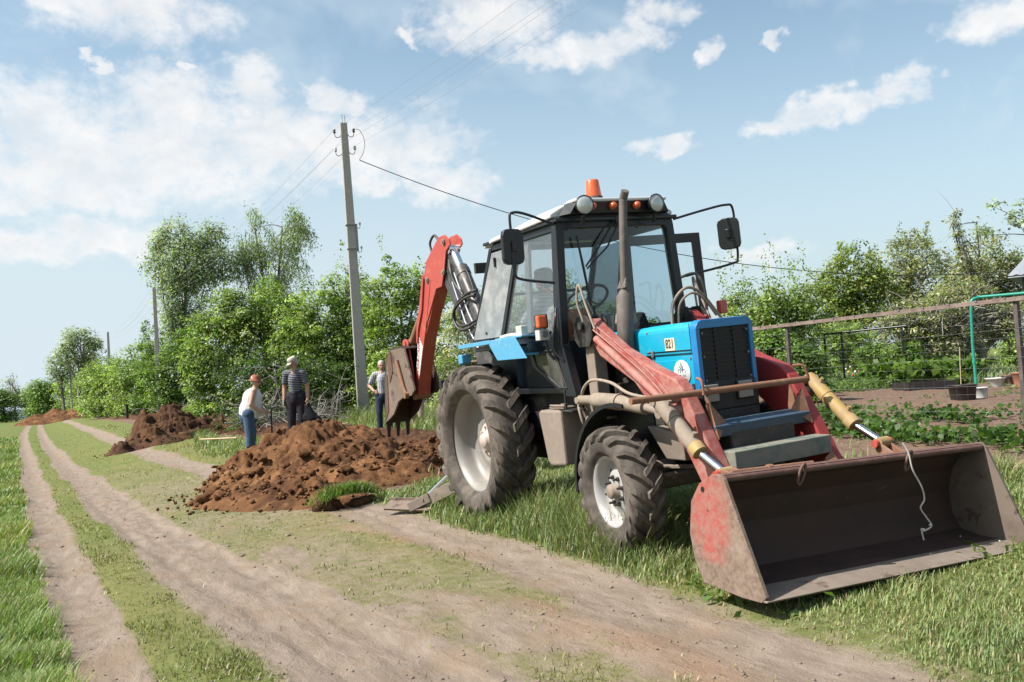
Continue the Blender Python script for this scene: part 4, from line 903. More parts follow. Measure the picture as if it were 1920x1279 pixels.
# ---- front bucket
TB = Matrix.Translation((4, -1.17, .4)) @ Matrix.Rotation(R(3.3)*-1, 4, 'X') @ Matrix.Translation((-4, 1.17, -.4))
prof = [(4.13, .745), (4.05, .765), (3.93, .70), (3.85, .58), (3.81, .42), (3.83, .26), (3.90, .145), (4.05, .115), (4.30, .10), (4.40, .095)]
inner = [(4.13, .735), (4.05, .752), (3.94, .69), (3.862, .575), (3.823, .42), (3.843, .265), (3.905, .158), (4.05, .128), (4.30, .112), (4.40, .105)]
b = MB(); b.prism(prof[:9]+inner[:9][::-1], (0, 0, 0), XA, ZA, WA, -1.155, 1.155); bo = b.build('bucket_shell', M['bucket_in_shaded'], TR); bo.data.transform(TB)
b = MB(); b.prism([(4.20, .098), (4.44, .088), (4.45, .100), (4.20, .122)], (0, 0, 0), XA, ZA, WA, -1.18, 1.18); o = b.build('cutting_edge', M['bucket_lip'], TR, .003); o.data.transform(TB)
b = MB(); b.tube([V(4.115, 1.155, .752), V(4.115, -1.155, .752)], .019, 12); b.box(V(4.08, 0, .772), (.07, 2.31, .010)); o = b.build('top_rail', M['rail_dark'], TR, .003); o.data.transform(TB)
sp = [(4.10, .785), (4.14, .755), (4.44, .12), (4.40, .085), (4.24, .085), (3.90, .115), (3.82, .25), (3.79, .40), (3.82, .60), (3.91, .715), (4.03, .775)]
for s in (1, -1):
    b = MB(); plate(b, sp, s*1.17-.013, s*1.17+.013); o = b.build('bucket_side', M['bucket_outside'] if s > 0 else M['side_inner_shaded'], TR, .003); o.data.transform(TB)
b = MB(); b.cyl(V(3.94, 1.184, .68), V(3.94, 1.180, .68), .018, 10); o = b.build('bolt_hole', M['blackp'], TR); o.data.transform(TB)
b = MB()
for s in (1, -1):
    for w_ in (.69, .78): plate(b, [(3.60, .68), (3.66, .725-.03*(s<0)), (3.86, .70-.12*(s<0)), (3.80, .40), (3.72, .42)], s*w_-.008, s*w_+.008)
    for w_ in (.43, .59): plate(b, [(3.66, .13), (3.79, .12), (3.79, .44), (3.74, .42), (3.64, .24)], s*w_-.008, s*w_+.008)
    b.cyl(V(3.73, s*.40, .21), V(3.73, s*.62, .21), .03, 12)
o = b.build('bucket_bracket', M['rust'], TR, .004)
b = MB(); b.tube([V(3.78, .80, .715), V(3.78, .10, .672)], .017, 10); b.cyl(V(3.78, .50, .697), V(3.78, .46, .695), .026, 10); b.build('bucket_rod', M['rust'], TR)
for w_ in (.55, -.40):
    b = MB(); zc = .735+.058*(w_-1.17)
    b.tube([V(4.135+.012*math.cos(t), w_+.022*math.sin(t)-.02*math.cos(t), zc-.01+.062*math.cos(t)) for t in np.linspace(0, 2*math.pi, 20)], .010, 8, cap=False); b.build('bucket_hook', M['rail_dark'], TR)

# ---- backhoe
b = MB(); b.box(V(-.62, 0, .95), (.22, 1.5, .30)); b.box(V(-.72, 0, 1.35), (.06, 1.7, .10)); b.box(V(-.78, .08, 1.15), (.25, .34, .75)); b.build('backhoe_frame', M['black_dusty'], TR, .01)
HB = .075
b = MB(); plate(b, [(-.80, .95), (-.62, 1.15), (-.98, 1.75), (-1.72, 2.86), (-1.96, 2.92), (-2.06, 2.74), (-1.98, 2.55), (-1.45, 1.85), (-1.02, 1.15)], HB-.07, HB+.06); bm2 = b.build('boom', M['boom'], TR, .01)
b = MB()
for w_ in (.145, -.0): b.cyl(V(-1.50, w_, 2.05), V(-1.50, w_+.01, 2.05), .05, 14)
b.tube([V(-1.60, HB+.075, 2.62), V(-1.32, HB+.075, 2.12), V(-1.05, HB+.075, 1.78)], .014, 8); b.tube([V(-1.67, HB+.08, 2.52), V(-1.42, HB+.08, 2.02), V(-1.12, HB+.08, 1.68)], .014, 8); b.build('boom_pipe', M['chrome'], bm2)
b = MB(); a, e = V(-1.73, HB, 2.92), V(-.88, HB, 1.68); dr = (e-a).normalized(); b.tube([a+dr*.30, a+dr*.34, e], .082, 24); b.cyl(a+dr*.34, a+dr*.42, .09, 24); sc2 = b.build('dipper_cylinder', M['boom'], TR)
b = MB(); b.tube([a, a+dr*.36], .050, 18); b.cyl(a-V(0, .07, 0), a+V(0, .07, 0), .055, 14); b.build('rod', M['chrome'], sc2)
b = MB(); b.tube(bez([a+dr*.42+V(.04, 0, .08), a+dr*.6+V(.08, .02, .11), a+dr*1.0+V(.06, .04, .09), a+dr*1.25+V(.05, .02, .08)], 5), .010, 6)
b.tube(bez([V(-1.05, .14, 2.36), V(-1.30, .16, 2.34), V(-1.58, .18, 2.24), V(-1.66, .18, 2.10), V(-1.52, .18, 1.99), V(-1.30, .17, 1.99), V(-1.02, .14, 2.05)], 8), .017, 8)
b.tube(bez([V(-1.05, .17, 2.31), V(-1.30, .19, 2.29), V(-1.55, .21, 2.20), V(-1.63, .21, 2.08), V(-1.50, .21, 1.95), V(-1.28, .20, 1.94), V(-1.02, .17, 2.0)], 8), .017, 8)
b.tube(bez([V(-1.78, .12, 2.80), V(-1.66, .17, 2.66), V(-1.58, .17, 2.50), V(-1.42, .15, 2.34)], 6), .018, 8)
b.build('backhoe_hose', M['hose'], TR); b = MB()
b.tube(bez([V(-2.30, .10, 2.92), V(-2.36, .10, 3.08), V(-2.20, .10, 3.16), V(-2.06, .10, 3.06)], 6), .016, 8)
b.build('backhoe_hose', M['hose'], TR)
dp = [(-1.64, 3.03), (-1.75, 3.10), (-1.94, 3.10), (-2.41, 2.86), (-2.52, 2.70), (-2.73, 2.30), (-2.92, 2.03), (-3.05, 1.61), (-3.32, 1.16), (-3.16, 1.13), (-3.04, 1.40), (-2.74, 1.87), (-2.60, 2.08), (-2.17, 2.49), (-1.99, 2.50), (-1.86, 2.70), (-1.76, 2.90), (-1.62, 2.96)]
b = MB()
plate(b, dp, .145, .163); plate(b, dp, -.013, .005)
body = [(-1.98, 3.06), (-2.38, 2.85), (-2.73, 2.28), (-2.92, 2.0), (-3.05, 1.6), (-3.30, 1.17), (-3.17, 1.15), (-3.04, 1.42), (-2.72, 1.90), (-2.16, 2.51), (-2.02, 2.62)]
plate(b, body, .0, .15)
dpo = b.build('dipper', M['red'], TR, .006)
b = MB()
for (x_, z_) in ((-1.78, 3.02), (-2.40, 2.63), (-1.88, 2.66)): b.cyl(V(x_, .16, z_), V(x_, .185, z_), .038, 14); b.cyl(V(x_, .16, z_), V(x_, .195, z_), .018, 10)
b.build('pivot_pin', M['dustm'], dpo)
b = MB(); plate(b, [(-2.64, 2.05), (-2.615, 2.05), (-2.36, 2.52), (-2.32, 2.62), (-2.345, 2.62), (-2.40, 2.52)], .163, .168); plate(b, [(-2.50, 2.66), (-2.66, 2.28), (-2.86, 2.02), (-2.93, 1.86), (-2.96, 1.87), (-2.90, 2.06), (-2.72, 2.34), (-2.53, 2.70)], .163, .185); b.build('weld_seam', M['red'], dpo)
b = MB(); plate(b, [(-2.96, 2.0), (-2.90, 1.98), (-3.02, 1.43), (-3.10, 1.50), (-3.05, 1.62)], .1635, .1650)
stk = surf('white_sticker', (.72, .70, .68), .5, amt=.1, bmp=0)
so_ = MB(); plate(so_, [(-2.925, 1.995), (-2.80, 1.80), (-3.02, 1.42), (-3.085, 1.56), (-3.03, 1.66)], .1635, .1650); sticker = so_.build('white_sticker', stk, dpo)
ang = math.atan2(1.93-1.50, -2.87+3.04)
tm = Matrix.Translation((-2.965, -.1665, 1.705)) @ Matrix(((1, 0, 0, 0), (0, 0, -1, 0), (0, 1, 0, 0), (0, 0, 0, 1))) @ Matrix.Rotation(ang, 4, 'Z')
text_part('sticker_letters', 'ПЭФ-ГАРНТ', .085, tm, surf('red_print', (.40, .03, .03), .5, amt=.05, bmp=0), sticker, .95, bold=.0015)
# crowd linkage and hoe bucket
b = MB()
plate(b, [(-3.46, 1.90), (-3.36, 1.94), (-3.27, 1.88), (-3.20, 1.50), (-3.20, 1.24), (-3.28, 1.22), (-3.34, 1.50), (-3.50, 1.62)], .165, .185); plate(b, [(-3.46, 1.90), (-3.36, 1.94), (-3.27, 1.88), (-3.20, 1.50), (-3.20, 1.24), (-3.28, 1.22), (-3.34, 1.50)], -.035, -.015)
b.cyl(V(-3.38, -.03, 1.88), V(-3.38, .20, 1.88), .05, 14); b.build('bucket_link', M['red'], TR, .004)
b = MB(); b.tube([V(-3.40, .08, 1.84), V(-2.85, .08, 2.25)], .06, 14); b.build('crowd_cylinder', M['rust'], TR)
b = MB(); b.cyl(V(-3.26, .0, 1.30), V(-3.26, .22, 1.30), .04, 12); b.cyl(V(-3.20, -.03, 1.16), V(-3.20, .20, 1.16), .045, 12); b.build('link_pin', M['rust'], TR)
b = MB()
for w_ in (.26,): plate(b, [(-3.20, 1.80), (-3.30, 1.84), (-3.72, 1.82), (-3.92, 1.70), (-4.05, 1.42), (-4.14, 1.10), (-4.22, .80), (-4.08, .84), (-3.86, .92), (-3.62, 1.10), (-3.40, 1.16), (-3.10, 1.18), (-2.98, 1.25)], w_-.014, w_+.014)
so2 = b.build('hoe_bucket_side', M['hoe'], TR, .004)
b = MB(); plate(b, [(-3.20, 1.80), (-3.30, 1.84), (-3.72, 1.82), (-3.92, 1.70), (-4.05, 1.42), (-4.14, 1.10), (-4.22, .80), (-4.08, .84), (-3.86, .92), (-3.62, 1.10), (-3.40, 1.16), (-3.10, 1.18), (-2.98, 1.25)], -.104, -.076); b.build('hoe_bucket_side', M['bucket_in_shaded'], TR, .004)  # dark interior colour stands for shade on this far plate
b = MB(); b.prism([(-3.22, 1.81), (-3.30, 1.85), (-3.72, 1.835), (-3.94, 1.71), (-4.07, 1.42), (-4.16, 1.10), (-4.24, .78), (-4.215, .78), (-4.13, 1.10), (-4.04, 1.41), (-3.91, 1.69), (-3.71, 1.812), (-3.31, 1.827)], (0, 0, 0), XA, ZA, WA, -.105, .275)
for w_ in (-.06, .09, .23): b.hexa([V(-4.25, w_-.035, .80), V(-4.21, w_-.035, .80), V(-4.21, w_+.035, .80), V(-4.25, w_+.035, .80), V(-4.29, w_-.02, .58), V(-4.27, w_-.02, .58), V(-4.27, w_+.02, .58), V(-4.29, w_+.02, .58)])
b.build('hoe_bucket_shell', M['bucket_in_shaded'], TR)
b = MB(); plate(b, [(-3.90, 1.70), (-3.72, 1.80), (-3.70, 1.52), (-3.86, 1.36)], .275, .284); plate(b, [(-4.02, 1.46), (-3.94, 1.48), (-4.02, .98), (-4.18, .84), (-4.12, 1.10)], .275, .283); o = b.build('caked_earth', M['earth_crust'], so2, .004)
b = MB(); b.tube([V(-3.46, .30, 1.66), V(-3.30, .30, 1.30), V(-3.22, .30, 1.20)], .028, 8); b.cyl(V(-3.22, .27, 1.19), V(-3.22, .33, 1.19), .045, 12); b.build('bucket_rib', M['rust'], so2)
# ---- stabilisers
for s in (1, -1):
    b = MB(); b.bar(V(-.52, .66*s, .36), V(-1.06, 1.02*s, .10), .05, .13); b.bar(V(-1.0, .98*s, .15), V(-1.18, 1.16*s, .05), .09, .10); b.cyl(V(-1.04, 1.0*s-.07, .13), V(-1.04, 1.0*s+.07, .13), .03, 12); so3 = b.build('stabiliser_leg', M['dustm'], TR, .005)
    b = MB(); b.tube([V(-.58, .70*s, .55), V(-1.03, 1.00*s, .165)], .022, 10); b.build('stabiliser_cylinder', M['chrome'], so3)
    b = MB(); b.hexa([V(-1.46, 1.36*s, .02), V(-.98, 1.02*s, -.01), V(-1.02, .90*s, .08), V(-1.52, 1.24*s, .10), V(-1.44, 1.38*s, .045), V(-.96, 1.04*s, .015), V(-1.01, .91*s, .105), V(-1.51, 1.25*s, .125)]); b.bar(V(-1.50, 1.26*s, .12), V(-1.02, .92*s, .10), .02, .05); b.build('stabiliser_foot', M['hoe'], TR, .004)

# rope hanging from the bucket hook
rp = [(4.16,-.38,.69),(4.17,-.39,.58),(4.17,-.455,.46),(4.17,-.47,.37),(4.17,-.425,.32),(4.17,-.47,.25),(4.18,-.50,.19),(4.18,-.43,.17),(4.18,-.40,.185),(4.18,-.41,.11)]
b = MB(); b.tube(bez([V(4.14,-.36,.76)]+[V(*p) for p in rp], 6), .0055, 6); b.ell(V(4.18,-.49,.195), (.012,)*3, None, 8, 6); b.ell(V(4.18,-.42,.175), (.012,)*3, None, 8, 6)
ro_ = b.build('rope', surf('white_cord', (.60, .56, .52), .8, amt=.2, bmp=.2), None); ro_.matrix_world = tr_m
tag(ro_, 'thin whitish knotted rope hanging from the hook inside the wide front bucket', 'rope')
# ================================================================ PLACES SEEN FROM THE CAMERA'S SIDE
FPX = 1747.6
def P(px, py, d):
    q = cf+cr*((px-960)/FPX)+cu*((639.5-py)/FPX); p = q*d; return Vector((p.x, p.y, 1.5+p.z))
def G(px, py, z):
    q = cf+cr*((px-960)/FPX)+cu*((639.5-py)/FPX); p = q*((z-1.5)/q.z); return Vector((p.x, p.y, z))
RX = Vector((cr.x, cr.y, 0)).normalized(); FY = Vector((cf.x, cf.y, 0)).normalized()
ROTC = math.atan2(RX.y, RX.x)

# ================================================================ FOLIAGE
def leaf_quads(c, size, rr, elong=1.9, up=.35, droop=0.0, curl=.25, nb=None):
    n = len(c); nrm = rr.normal(size=(n, 3)); nrm[:, 2] = np.abs(nrm[:, 2])*(.6+up); nrm /= np.linalg.norm(nrm, axis=1)[:, None]
    if nb is not None: nrm = nrm*.62+nb; nrm /= np.linalg.norm(nrm, axis=1)[:, None]+1e-9
    d = rr.normal(size=(n, 3)); d[:, 2] -= droop*2.2; d -= nrm*(d*nrm).sum(1)[:, None]; d /= np.linalg.norm(d, axis=1)[:, None]+1e-9
    s = np.cross(nrm, d); L = size*rr.uniform(.55, 1.4, n)[:, None]; W = L/elong
    a = c-d*L*.5; b = c+s*W*.5+nrm*L*curl*.2; e = c+d*L*.5-nrm*L*curl*.25; f = c-s*W*.5+nrm*L*curl*.2
    V = np.stack([a, b, e, f], 1).reshape(-1, 3); F = np.arange(4*n).reshape(n, 4); return V, F
def crown(blobs, ncl, per, rc, size, cols, rr, shell=.5, elong=1.9, droop=0.0, var=.3, gap=0.0, seedn=0):
    """blobs: (centre, (rx, ry, rz)) in world; radii along camera right, depth, up"""
    w = np.array([r[0]*r[2] for _, r in blobs]); w = w/w.sum(); k = rr.choice(len(blobs), ncl, p=w)
    d = rr.normal(size=(ncl, 3)); d /= np.linalg.norm(d, axis=1)[:, None]; q = shell+(1.05-shell)*rr.random(ncl)**.6
    d[:, 1] = np.where(rr.random(ncl) < .62, -np.abs(d[:, 1]), d[:, 1])
    C = np.array([blobs[i][0][:] for i in k]); Rr = np.array([blobs[i][1] for i in k])
    loc = d*Rr*q[:, None]
    # broken outline: push clusters in and out with noise
    loc *= (1+.30*(fbm(C[:, 0]*.3+d[:, 0]*2.2+seedn, d[:, 2]*2.2+d[:, 1]*1.5, 3)-.5)[:, None]*2)
    C = C+loc[:, [0]]*np.array(RX)+loc[:, [1]]*np.array(FY)+np.array([0, 0, 1])*loc[:, [2]]
    if gap > 0:
        g = fbm(C[:, 0]*1.1+seedn, C[:, 2]*1.1+C[:, 1]*.4, 3); C = C[g > np.quantile(g, gap)]
    ncl = len(C)
    cl = np.repeat(C, per, 0); dr = rr.normal(size=(len(cl), 3)); dr /= np.linalg.norm(dr, axis=1)[:, None]; dr[:, 2] = np.where(rr.random(len(cl)) < .6, np.abs(dr[:, 2]), dr[:, 2])
    rad = np.repeat(rc*rr.uniform(.8, 2.2, ncl), per)*rr.uniform(.55, 1.15, len(cl)); off = dr*rad[:, None]; off[:, 2] *= (.8+droop*1.9); off[:, 2] -= droop*rc*1.2
    if droop > .6: off += np.array(RX)*(off[:, [2]]*-.28)
    pts = cl+off; nbv = dr*.85+np.array([0, 0, .35]); nbv = nbv if droop < .6 else None
    cv = np.array(cols)[rr.choice(len(cols), ncl)]; cv = cv*(1+var*rr.normal(size=(ncl, 1)).clip(-1.5, 1.5))
    lc = np.repeat(cv, per, 0)*(1+.13*rr.normal(size=(len(cl), 1)).clip(-2, 2)); lc = lc*(1+rr.normal(size=(len(cl), 3))*.06)
    V, F = leaf_quads(pts, size, rr, elong, .35, droop, .25, nbv); return V, F, np.repeat(lc.clip(.004, 1), 4, 0), C
def trunk_mesh(base, C, top, r0, nl, rr, forks=1, bend=.12, thin=.22, twigs=0):
    b = MB(); base = Vector(base)
    tops = []
    for f in range(forks):
        t = Vector(top)+(Vector((RX.x, RX.y, 0))*((f-(forks-1)/2)*.35*(top-base).length*.45) if forks > 1 else Vector((0, 0, 0)))
        m1 = base.lerp(t, .33)+Vector((rr.normal()*bend, rr.normal()*bend, 0)); m2 = base.lerp(t, .68)+Vector((rr.normal()*bend, rr.normal()*bend, 0))
        pts = bez([base-Vector((0, 0, .15)), m1, m2, t], 5); rs = [r0*(1.25 if i == 0 else 1)*(1-.72*i/(len(pts)-1)) for i in range(len(pts))]
        b.tube(pts, rs, 9); tops.append(pts)
    idx = rr.choice(len(C), min(nl, len(C)), replace=False)
    for j, i in enumerate(idx):
        pts = tops[j % forks]; k = int(rr.integers(len(pts)//3, len(pts))); s = pts[min(k, len(pts)-1)]; e = Vector(C[i])
        if e.z < s.z-.2: s = pts[max(3, len(pts)//3)]
        m = s.lerp(e, .5)+Vector((rr.normal()*.12, rr.normal()*.12, .12+abs(rr.normal())*.1))*(e-s).length*.5
        L = bez([s, m, e], 4); ra = r0*thin*rr.uniform(.6, 1.2); b.tube(L, [ra*(1-.8*q/(len(L)-1)) for q in range(len(L))], 5)
        for t_ in range(twigs):
            q = L[int(rr.integers(3, len(L)))]; e3 = q+Vector((rr.normal()*.35, rr.normal()*.35, rr.normal()*.28+.1)); b.tube([q, q.lerp(e3, .5)+Vector((0, 0, .04)), e3], [ra*.35, ra*.22, ra*.1], 4)
    return b
GREENS = {'bright': [(0.255,0.371,0.087), (0.325,0.441,0.116), (0.186,0.284,0.070), (0.383,0.487,0.162)],
          'mid': [(0.144,0.256,0.048), (0.193,0.320,0.064), (0.113,0.193,0.039), (0.256,0.368,0.096)],
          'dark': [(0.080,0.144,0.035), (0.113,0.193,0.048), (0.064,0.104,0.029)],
          'birch': [(0.302,0.394,0.220), (0.383,0.476,0.290), (0.220,0.302,0.162), (0.464,0.534,0.360)],
          'olive': [(0.273,0.320,0.128), (0.353,0.384,0.176), (0.208,0.248,0.104), (0.400,0.400,0.240)],
          'blossom': [(0.700,0.700,0.577), (0.224,0.320,0.096), (0.176,0.256,0.080), (0.673,0.640,0.448), (0.273,0.384,0.113)],
          'orchard': [(0.288,0.336,0.144), (0.416,0.433,0.240), (0.224,0.273,0.113), (0.496,0.464,0.320)]}
def plant(name, label, cat, group, base, blobs, ncl, per, rc, size, cols, seedv, r0=.12, nl=18, forks=1, bark='bark', shell=.5, elong=1.9, droop=0.0, gap=0.0, shoots=0, var=.3, toph=.75, twigs=0, parts=('trunk', 'crown'), thin=.22, shootlen=(.5, 1.3)):
    """blobs in photo coordinates: (px, py, rx px, ry px, depth, ry/rx depth factor)"""
    rr = np.random.default_rng(seedv); B = []
    for (px, py, rx, ry, d) in blobs:
        c = P(px, py, d); B.append((c, (rx*d/FPX, min(rx, ry*1.5)*d/FPX, ry*d/FPX)))
    bx, by = base; zb = gz(bx, by)
    if name in ('bush', 'shrub'):
        B += [(Vector((c.x, c.y, zb+r[2]*.55)), (r[0]*1.05, r[1], r[2]*.75)) for c, r in list(B) if c.z-r[2]*.6 > zb+.1]; ncl = int(ncl*1.25); size *= .90; per = int(per*1.9); shell = min(shell, .30); shoots = shoots//2; rc *= 1.15
    Vv, Ff, Cc, C = crown(B, ncl, per, rc, size, GREENS[cols] if isinstance(cols, str) else cols, rr, shell, elong, droop, var, gap, seedv)
    lowest = zb+.05; Vv[:, 2] = np.maximum(Vv[:, 2], lowest+rr.random(len(Vv))*.1)
    if shoots:
        tops = C[np.argsort(-C[:, 2])[:max(4, len(C)//5)]]; S = []
        for i in range(shoots):
            s = tops[rr.integers(len(tops))]; L = rr.uniform(*shootlen); dr = np.array([rr.normal()*.22, rr.normal()*.22, 1.0]); t = rr.random(int(L*46))**.8
            S.append(s+dr*(t*L)[:, None]+rr.normal(size=(len(t), 3))*(.05+.06*(1-t))[:, None])
        S = np.concatenate(S); v2, f2 = leaf_quads(S, size*.85, rr, elong); base_c = np.array(GREENS[cols] if isinstance(cols, str) else cols)
        c2 = base_c[rr.choice(len(base_c), len(S))]*(1+.15*rr.normal(size=(len(S), 1)))
        Ff = np.concatenate([Ff, f2+len(Vv)]); Vv = np.concatenate([Vv, v2]); Cc = np.concatenate([Cc, np.repeat(c2.clip(.004, 1), 4, 0)])
    root = empty(name, (bx, by, zb), 0, label, cat, group)
    o0 = np.array([bx, by, zb])
    cen = np.mean(C, 0); top = Vector((bx+(cen[0]-bx)*.8, by+(cen[1]-by)*.8, zb+(C[:, 2].max()-zb)*toph))
    tm_ = trunk_mesh((bx, by, zb), C, top, r0, nl, rr, forks, twigs=twigs, thin=thin, bend=.06+r0)
    t = tm_.build(parts[0], M[bark], root); t.data.transform(Matrix.Translation(-Vector(o0)))
    npmesh(parts[1], Vv-o0, Ff, M['leaf'], Cc, False, root)
    return root
def GB(px, d):  # ground point under a photo column at a depth
    p = P(px, 720, d); return (p.x, p.y)
HG = 'bushes of the overgrown hedge along the track'
S = plant
S('bush', 'bright green bush directly right of the near concrete pole', 'bush', HG, GB(745, 32), [(742,600,75,100,31.5),(800,590,60,90,32),(690,640,40,90,32),(760,690,80,60,31)], 620, 30, .17, .12, 'bright', 1, .09, 26, 3, shoots=26, shell=.45)
S('bush', 'tall bushy green thicket just left of the near concrete pole', 'bush', HG, GB(620, 33), [(625,600,70,88,33),(580,640,60,80,32),(660,650,40,100,33),(675,590,52,82,33),(630,710,60,60,32)], 620, 30, .18, .12, 'bright', 2, .10, 26, 3, shoots=24)
S('bush', 'yellow-green rounded bush rising behind the two men at the heap', 'bush', HG, GB(520, 33), [(525,610,62,78,33.5),(465,640,62,72,33),(560,650,60,60,33)], 560, 30, .18, .12, 'bright', 3, .10, 30, 3, shoots=12)
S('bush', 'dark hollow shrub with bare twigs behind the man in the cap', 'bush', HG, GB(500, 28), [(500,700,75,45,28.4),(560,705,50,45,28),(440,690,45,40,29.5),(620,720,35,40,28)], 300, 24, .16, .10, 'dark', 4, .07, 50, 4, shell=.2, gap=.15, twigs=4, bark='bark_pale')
S('bush', 'low leafy bush left of the dark hollow shrub', 'bush', HG, GB(410, 33), [(405,650,52,60,33),(440,600,48,52,33),(380,700,45,42,33)], 420, 28, .18, .12, 'bright', 5, .09, 22, 3, shoots=8)
S('bush', 'mid green bush behind the second concrete pole', 'bush', HG, GB(330, 69), [(322,700,42,50,68.9),(350,665,35,40,70.5),(280,715,30,40,70.5)], 380, 26, 0.327, 0.208, 'mid', 6, .09, 18, 3, shoots=6)
S('bush', 'fresh yellow-green bush left of the second concrete pole', 'bush', HG, GB(265, 73), [(262,700,40,46,73.0),(232,712,30,36,74.5),(290,680,22,34,74.5)], 360, 26, 0.338, 0.203, 'bright', 7, .09, 16, 3, shoots=6, shootlen=(.4, .9))
S('bush', 'broad low bush below the third concrete pole', 'bush', HG, GB(205, 84), [(208,712,36,34,83.7),(180,720,28,28,85.1)], 300, 24, 0.356, 0.216, 'bright', 8, .09, 12, 3)
S('bush', 'pale green bush right of the lone spreading tree', 'bush', HG, GB(152, 129), [(160,722,34,28,128.7),(135,728,26,24,132.0),(175,700,20,22,138.6)], 280, 22, 0.537, 0.313, 'bright', 9, .09, 10, 3)
S('bush', 'rounded green bush at the far end above the distant heap', 'bush', HG, GB(92, 142), [(92,738,32,26,142.5),(72,745,20,20,144.0)], 240, 22, 0.553, 0.332, 'mid', 10, .09, 10, 3)
S('bush', 'small dark green bush left of the track in the far distance', 'bush', None, GB(10, 145), [(8,752,22,16,145.0),(-12,748,22,20,145.0)], 200, 22, 0.538, 0.337, 'mid', 11, .09, 8, 3)
S('bush', 'white flowering bush behind the rear of the tractor', 'bush', None, GB(900, 26), [(880,640,62,78,26),(960,620,80,92,27),(1050,610,70,90,27),(850,700,45,40,25.5)], 900, 30, .15, .085, 'blossom', 12, .09, 30, 4, shoots=14, shootlen=(.3, .8))
S('bush', 'dense green bush filling the gap behind the front of the tractor', 'bush', None, GB(1130, 29), [(1130,640,90,70,29),(1230,660,80,60,29),(1010,660,60,70,29)], 520, 28, .18, .12, 'mid', 13, .09, 14, 3)
S('birch_tree', 'tall grey-green birch behind the second concrete pole', 'tree', None, GB(350, 74), [(350,500,58,58,73.6),(400,500,45,50,73.6),(310,480,38,38,73.6),(345,560,52,50,73.6),(350,620,42,45,73.6),(400,450,30,26,73.6),(330,440,34,22,73.6)], 1500, 22, 0.379, 0.218, 'birch', 14, .20, 46, 1, shell=.35, gap=.22, elong=2.1, droop=.5, toph=.9, twigs=2)
S('willow_tree', 'wispy wind-blown willow with open sky between its branches', 'tree', None, GB(505, 75), [(520,470,42,40,75.0),(560,440,28,30,75.0),(488,480,36,40,75.0),(480,420,14,26,75.0),(545,500,34,34,75.0),(555,415,16,18,75.0),(455,500,26,32,75.0),(510,540,40,28,75.0)], 1050, 20, 0.277, 0.221, 'birch', 15, .20, 60, 2, shell=.25, gap=.34, elong=3.2, droop=1.0, toph=.92, twigs=3)
S('young_tree', 'small spindly tree with upright shoots beside the second pole', 'tree', None, GB(285, 72), [(285,640,22,26,71.5),(300,665,20,20,71.5)], 90, 18, 0.271, 0.173, 'mid', 16, .06, 16, 1, gap=.2, shoots=7, shootlen=(.6, 1.2))
S('spreading_tree', 'lone tree with a thin rounded crown and bare stem far along the hedge', 'tree', None, GB(160, 112), [(150,640,32,26,112),(178,655,22,22,112),(128,665,20,20,112),(155,672,34,18,112)], 480, 16, .45, .26, 'birch', 17, .30, 70, 1, shell=.2, gap=.3, toph=.8, twigs=3, bark='bark_pale')
S('tree', 'grey distant tree with a thin crown left of the lone spreading tree', 'tree', None, GB(118, 120), [(112,690,20,24,120),(128,708,16,20,120)], 160, 16, .5, .28, 'birch', 18, .22, 20, 1, gap=.2)
S('bare_tree', 'bare distant tree standing at the end of the track', 'tree', None, GB(28, 170), [(28,722,20,18,170),(38,735,16,14,170)], 60, 8, .6, .3, 'olive', 19, .30, 60, 1, gap=.3, twigs=4, bark='bark_pale')
for k, (px, d, w_, h_) in enumerate(((-20, 190, 30, 16), (48, 210, 22, 13), (72, 230, 20, 15))):
    S('tree', ['low hazy tree at the left edge of the photo, far away', 'low hazy tree behind the far end of the track', 'low hazy tree between the far heap and the hedge'][k], 'tree', 'hazy trees on the horizon', GB(px, d), [(px, 752, w_, h_, d)], 130, 16, .9, .5, [(.20,.27,.22), (.17,.23,.19)], 20+k, .3, 8, 1)
# ---- right side
RG = 'trees and bushes beyond the vegetable garden'
S('bush', 'bright green fruit bush with tall upright shoots right of the cab', 'bush', RG, GB(1450, 25), [(1440,590,72,58,25),(1390,610,45,60,25.5),(1500,600,50,56,25),(1445,650,70,50,25)], 560, 26, .14, .10, 'bright', 31, .08, 30, 3, shoots=34, shootlen=(.5, 1.7), shell=.4)
S('tree', 'full yellow-green tree behind the bush with upright shoots', 'tree', RG, GB(1600, 42), [(1600,530,60,62,42),(1560,560,50,60,42),(1640,570,50,60,42),(1590,620,70,55,42)], 640, 26, .26, .15, [(.27,.34,.08),(.33,.40,.10),(.20,.27,.06)], 32, .2, 30, 1, shoots=8, shell=.4, gap=.12)
S('tree', 'greyish feathery tree in the middle of the row beyond the garden', 'tree', RG, GB(1700, 46), [(1705,500,62,62,46),(1750,530,52,60,46),(1670,560,46,60,46),(1720,600,70,60,46)], 700, 24, .26, .14, 'olive', 33, .2, 60, 1, shell=.3, gap=.22, shoots=14, twigs=3, bark='bark_pale')
S('tree', 'leafy green tree behind the twin trunk at the right edge', 'tree', RG, GB(1850, 36), [(1850,500,58,62,36),(1800,540,50,50,36),(1900,540,45,55,36),(1860,580,60,50,36)], 600, 24, .22, .13, 'orchard', 34, .18, 40, 1, shell=.35, gap=.15, shoots=8)
S('orchard_tree', 'tangled old fruit tree with two leaning trunks right of the garden', 'tree', None, GB(1852, 25), [(1740,590,85,36,24.5),(1800,560,60,36,25),(1830,620,70,30,25),(1690,620,50,32,24.5),(1760,650,80,38,24.5),(1880,600,40,40,25)], 620, 20, .14, .085, 'orchard', 35, .21, 90, 2, shell=.15, gap=.1, toph=.55, twigs=4, bark='bark_pale', thin=.34)
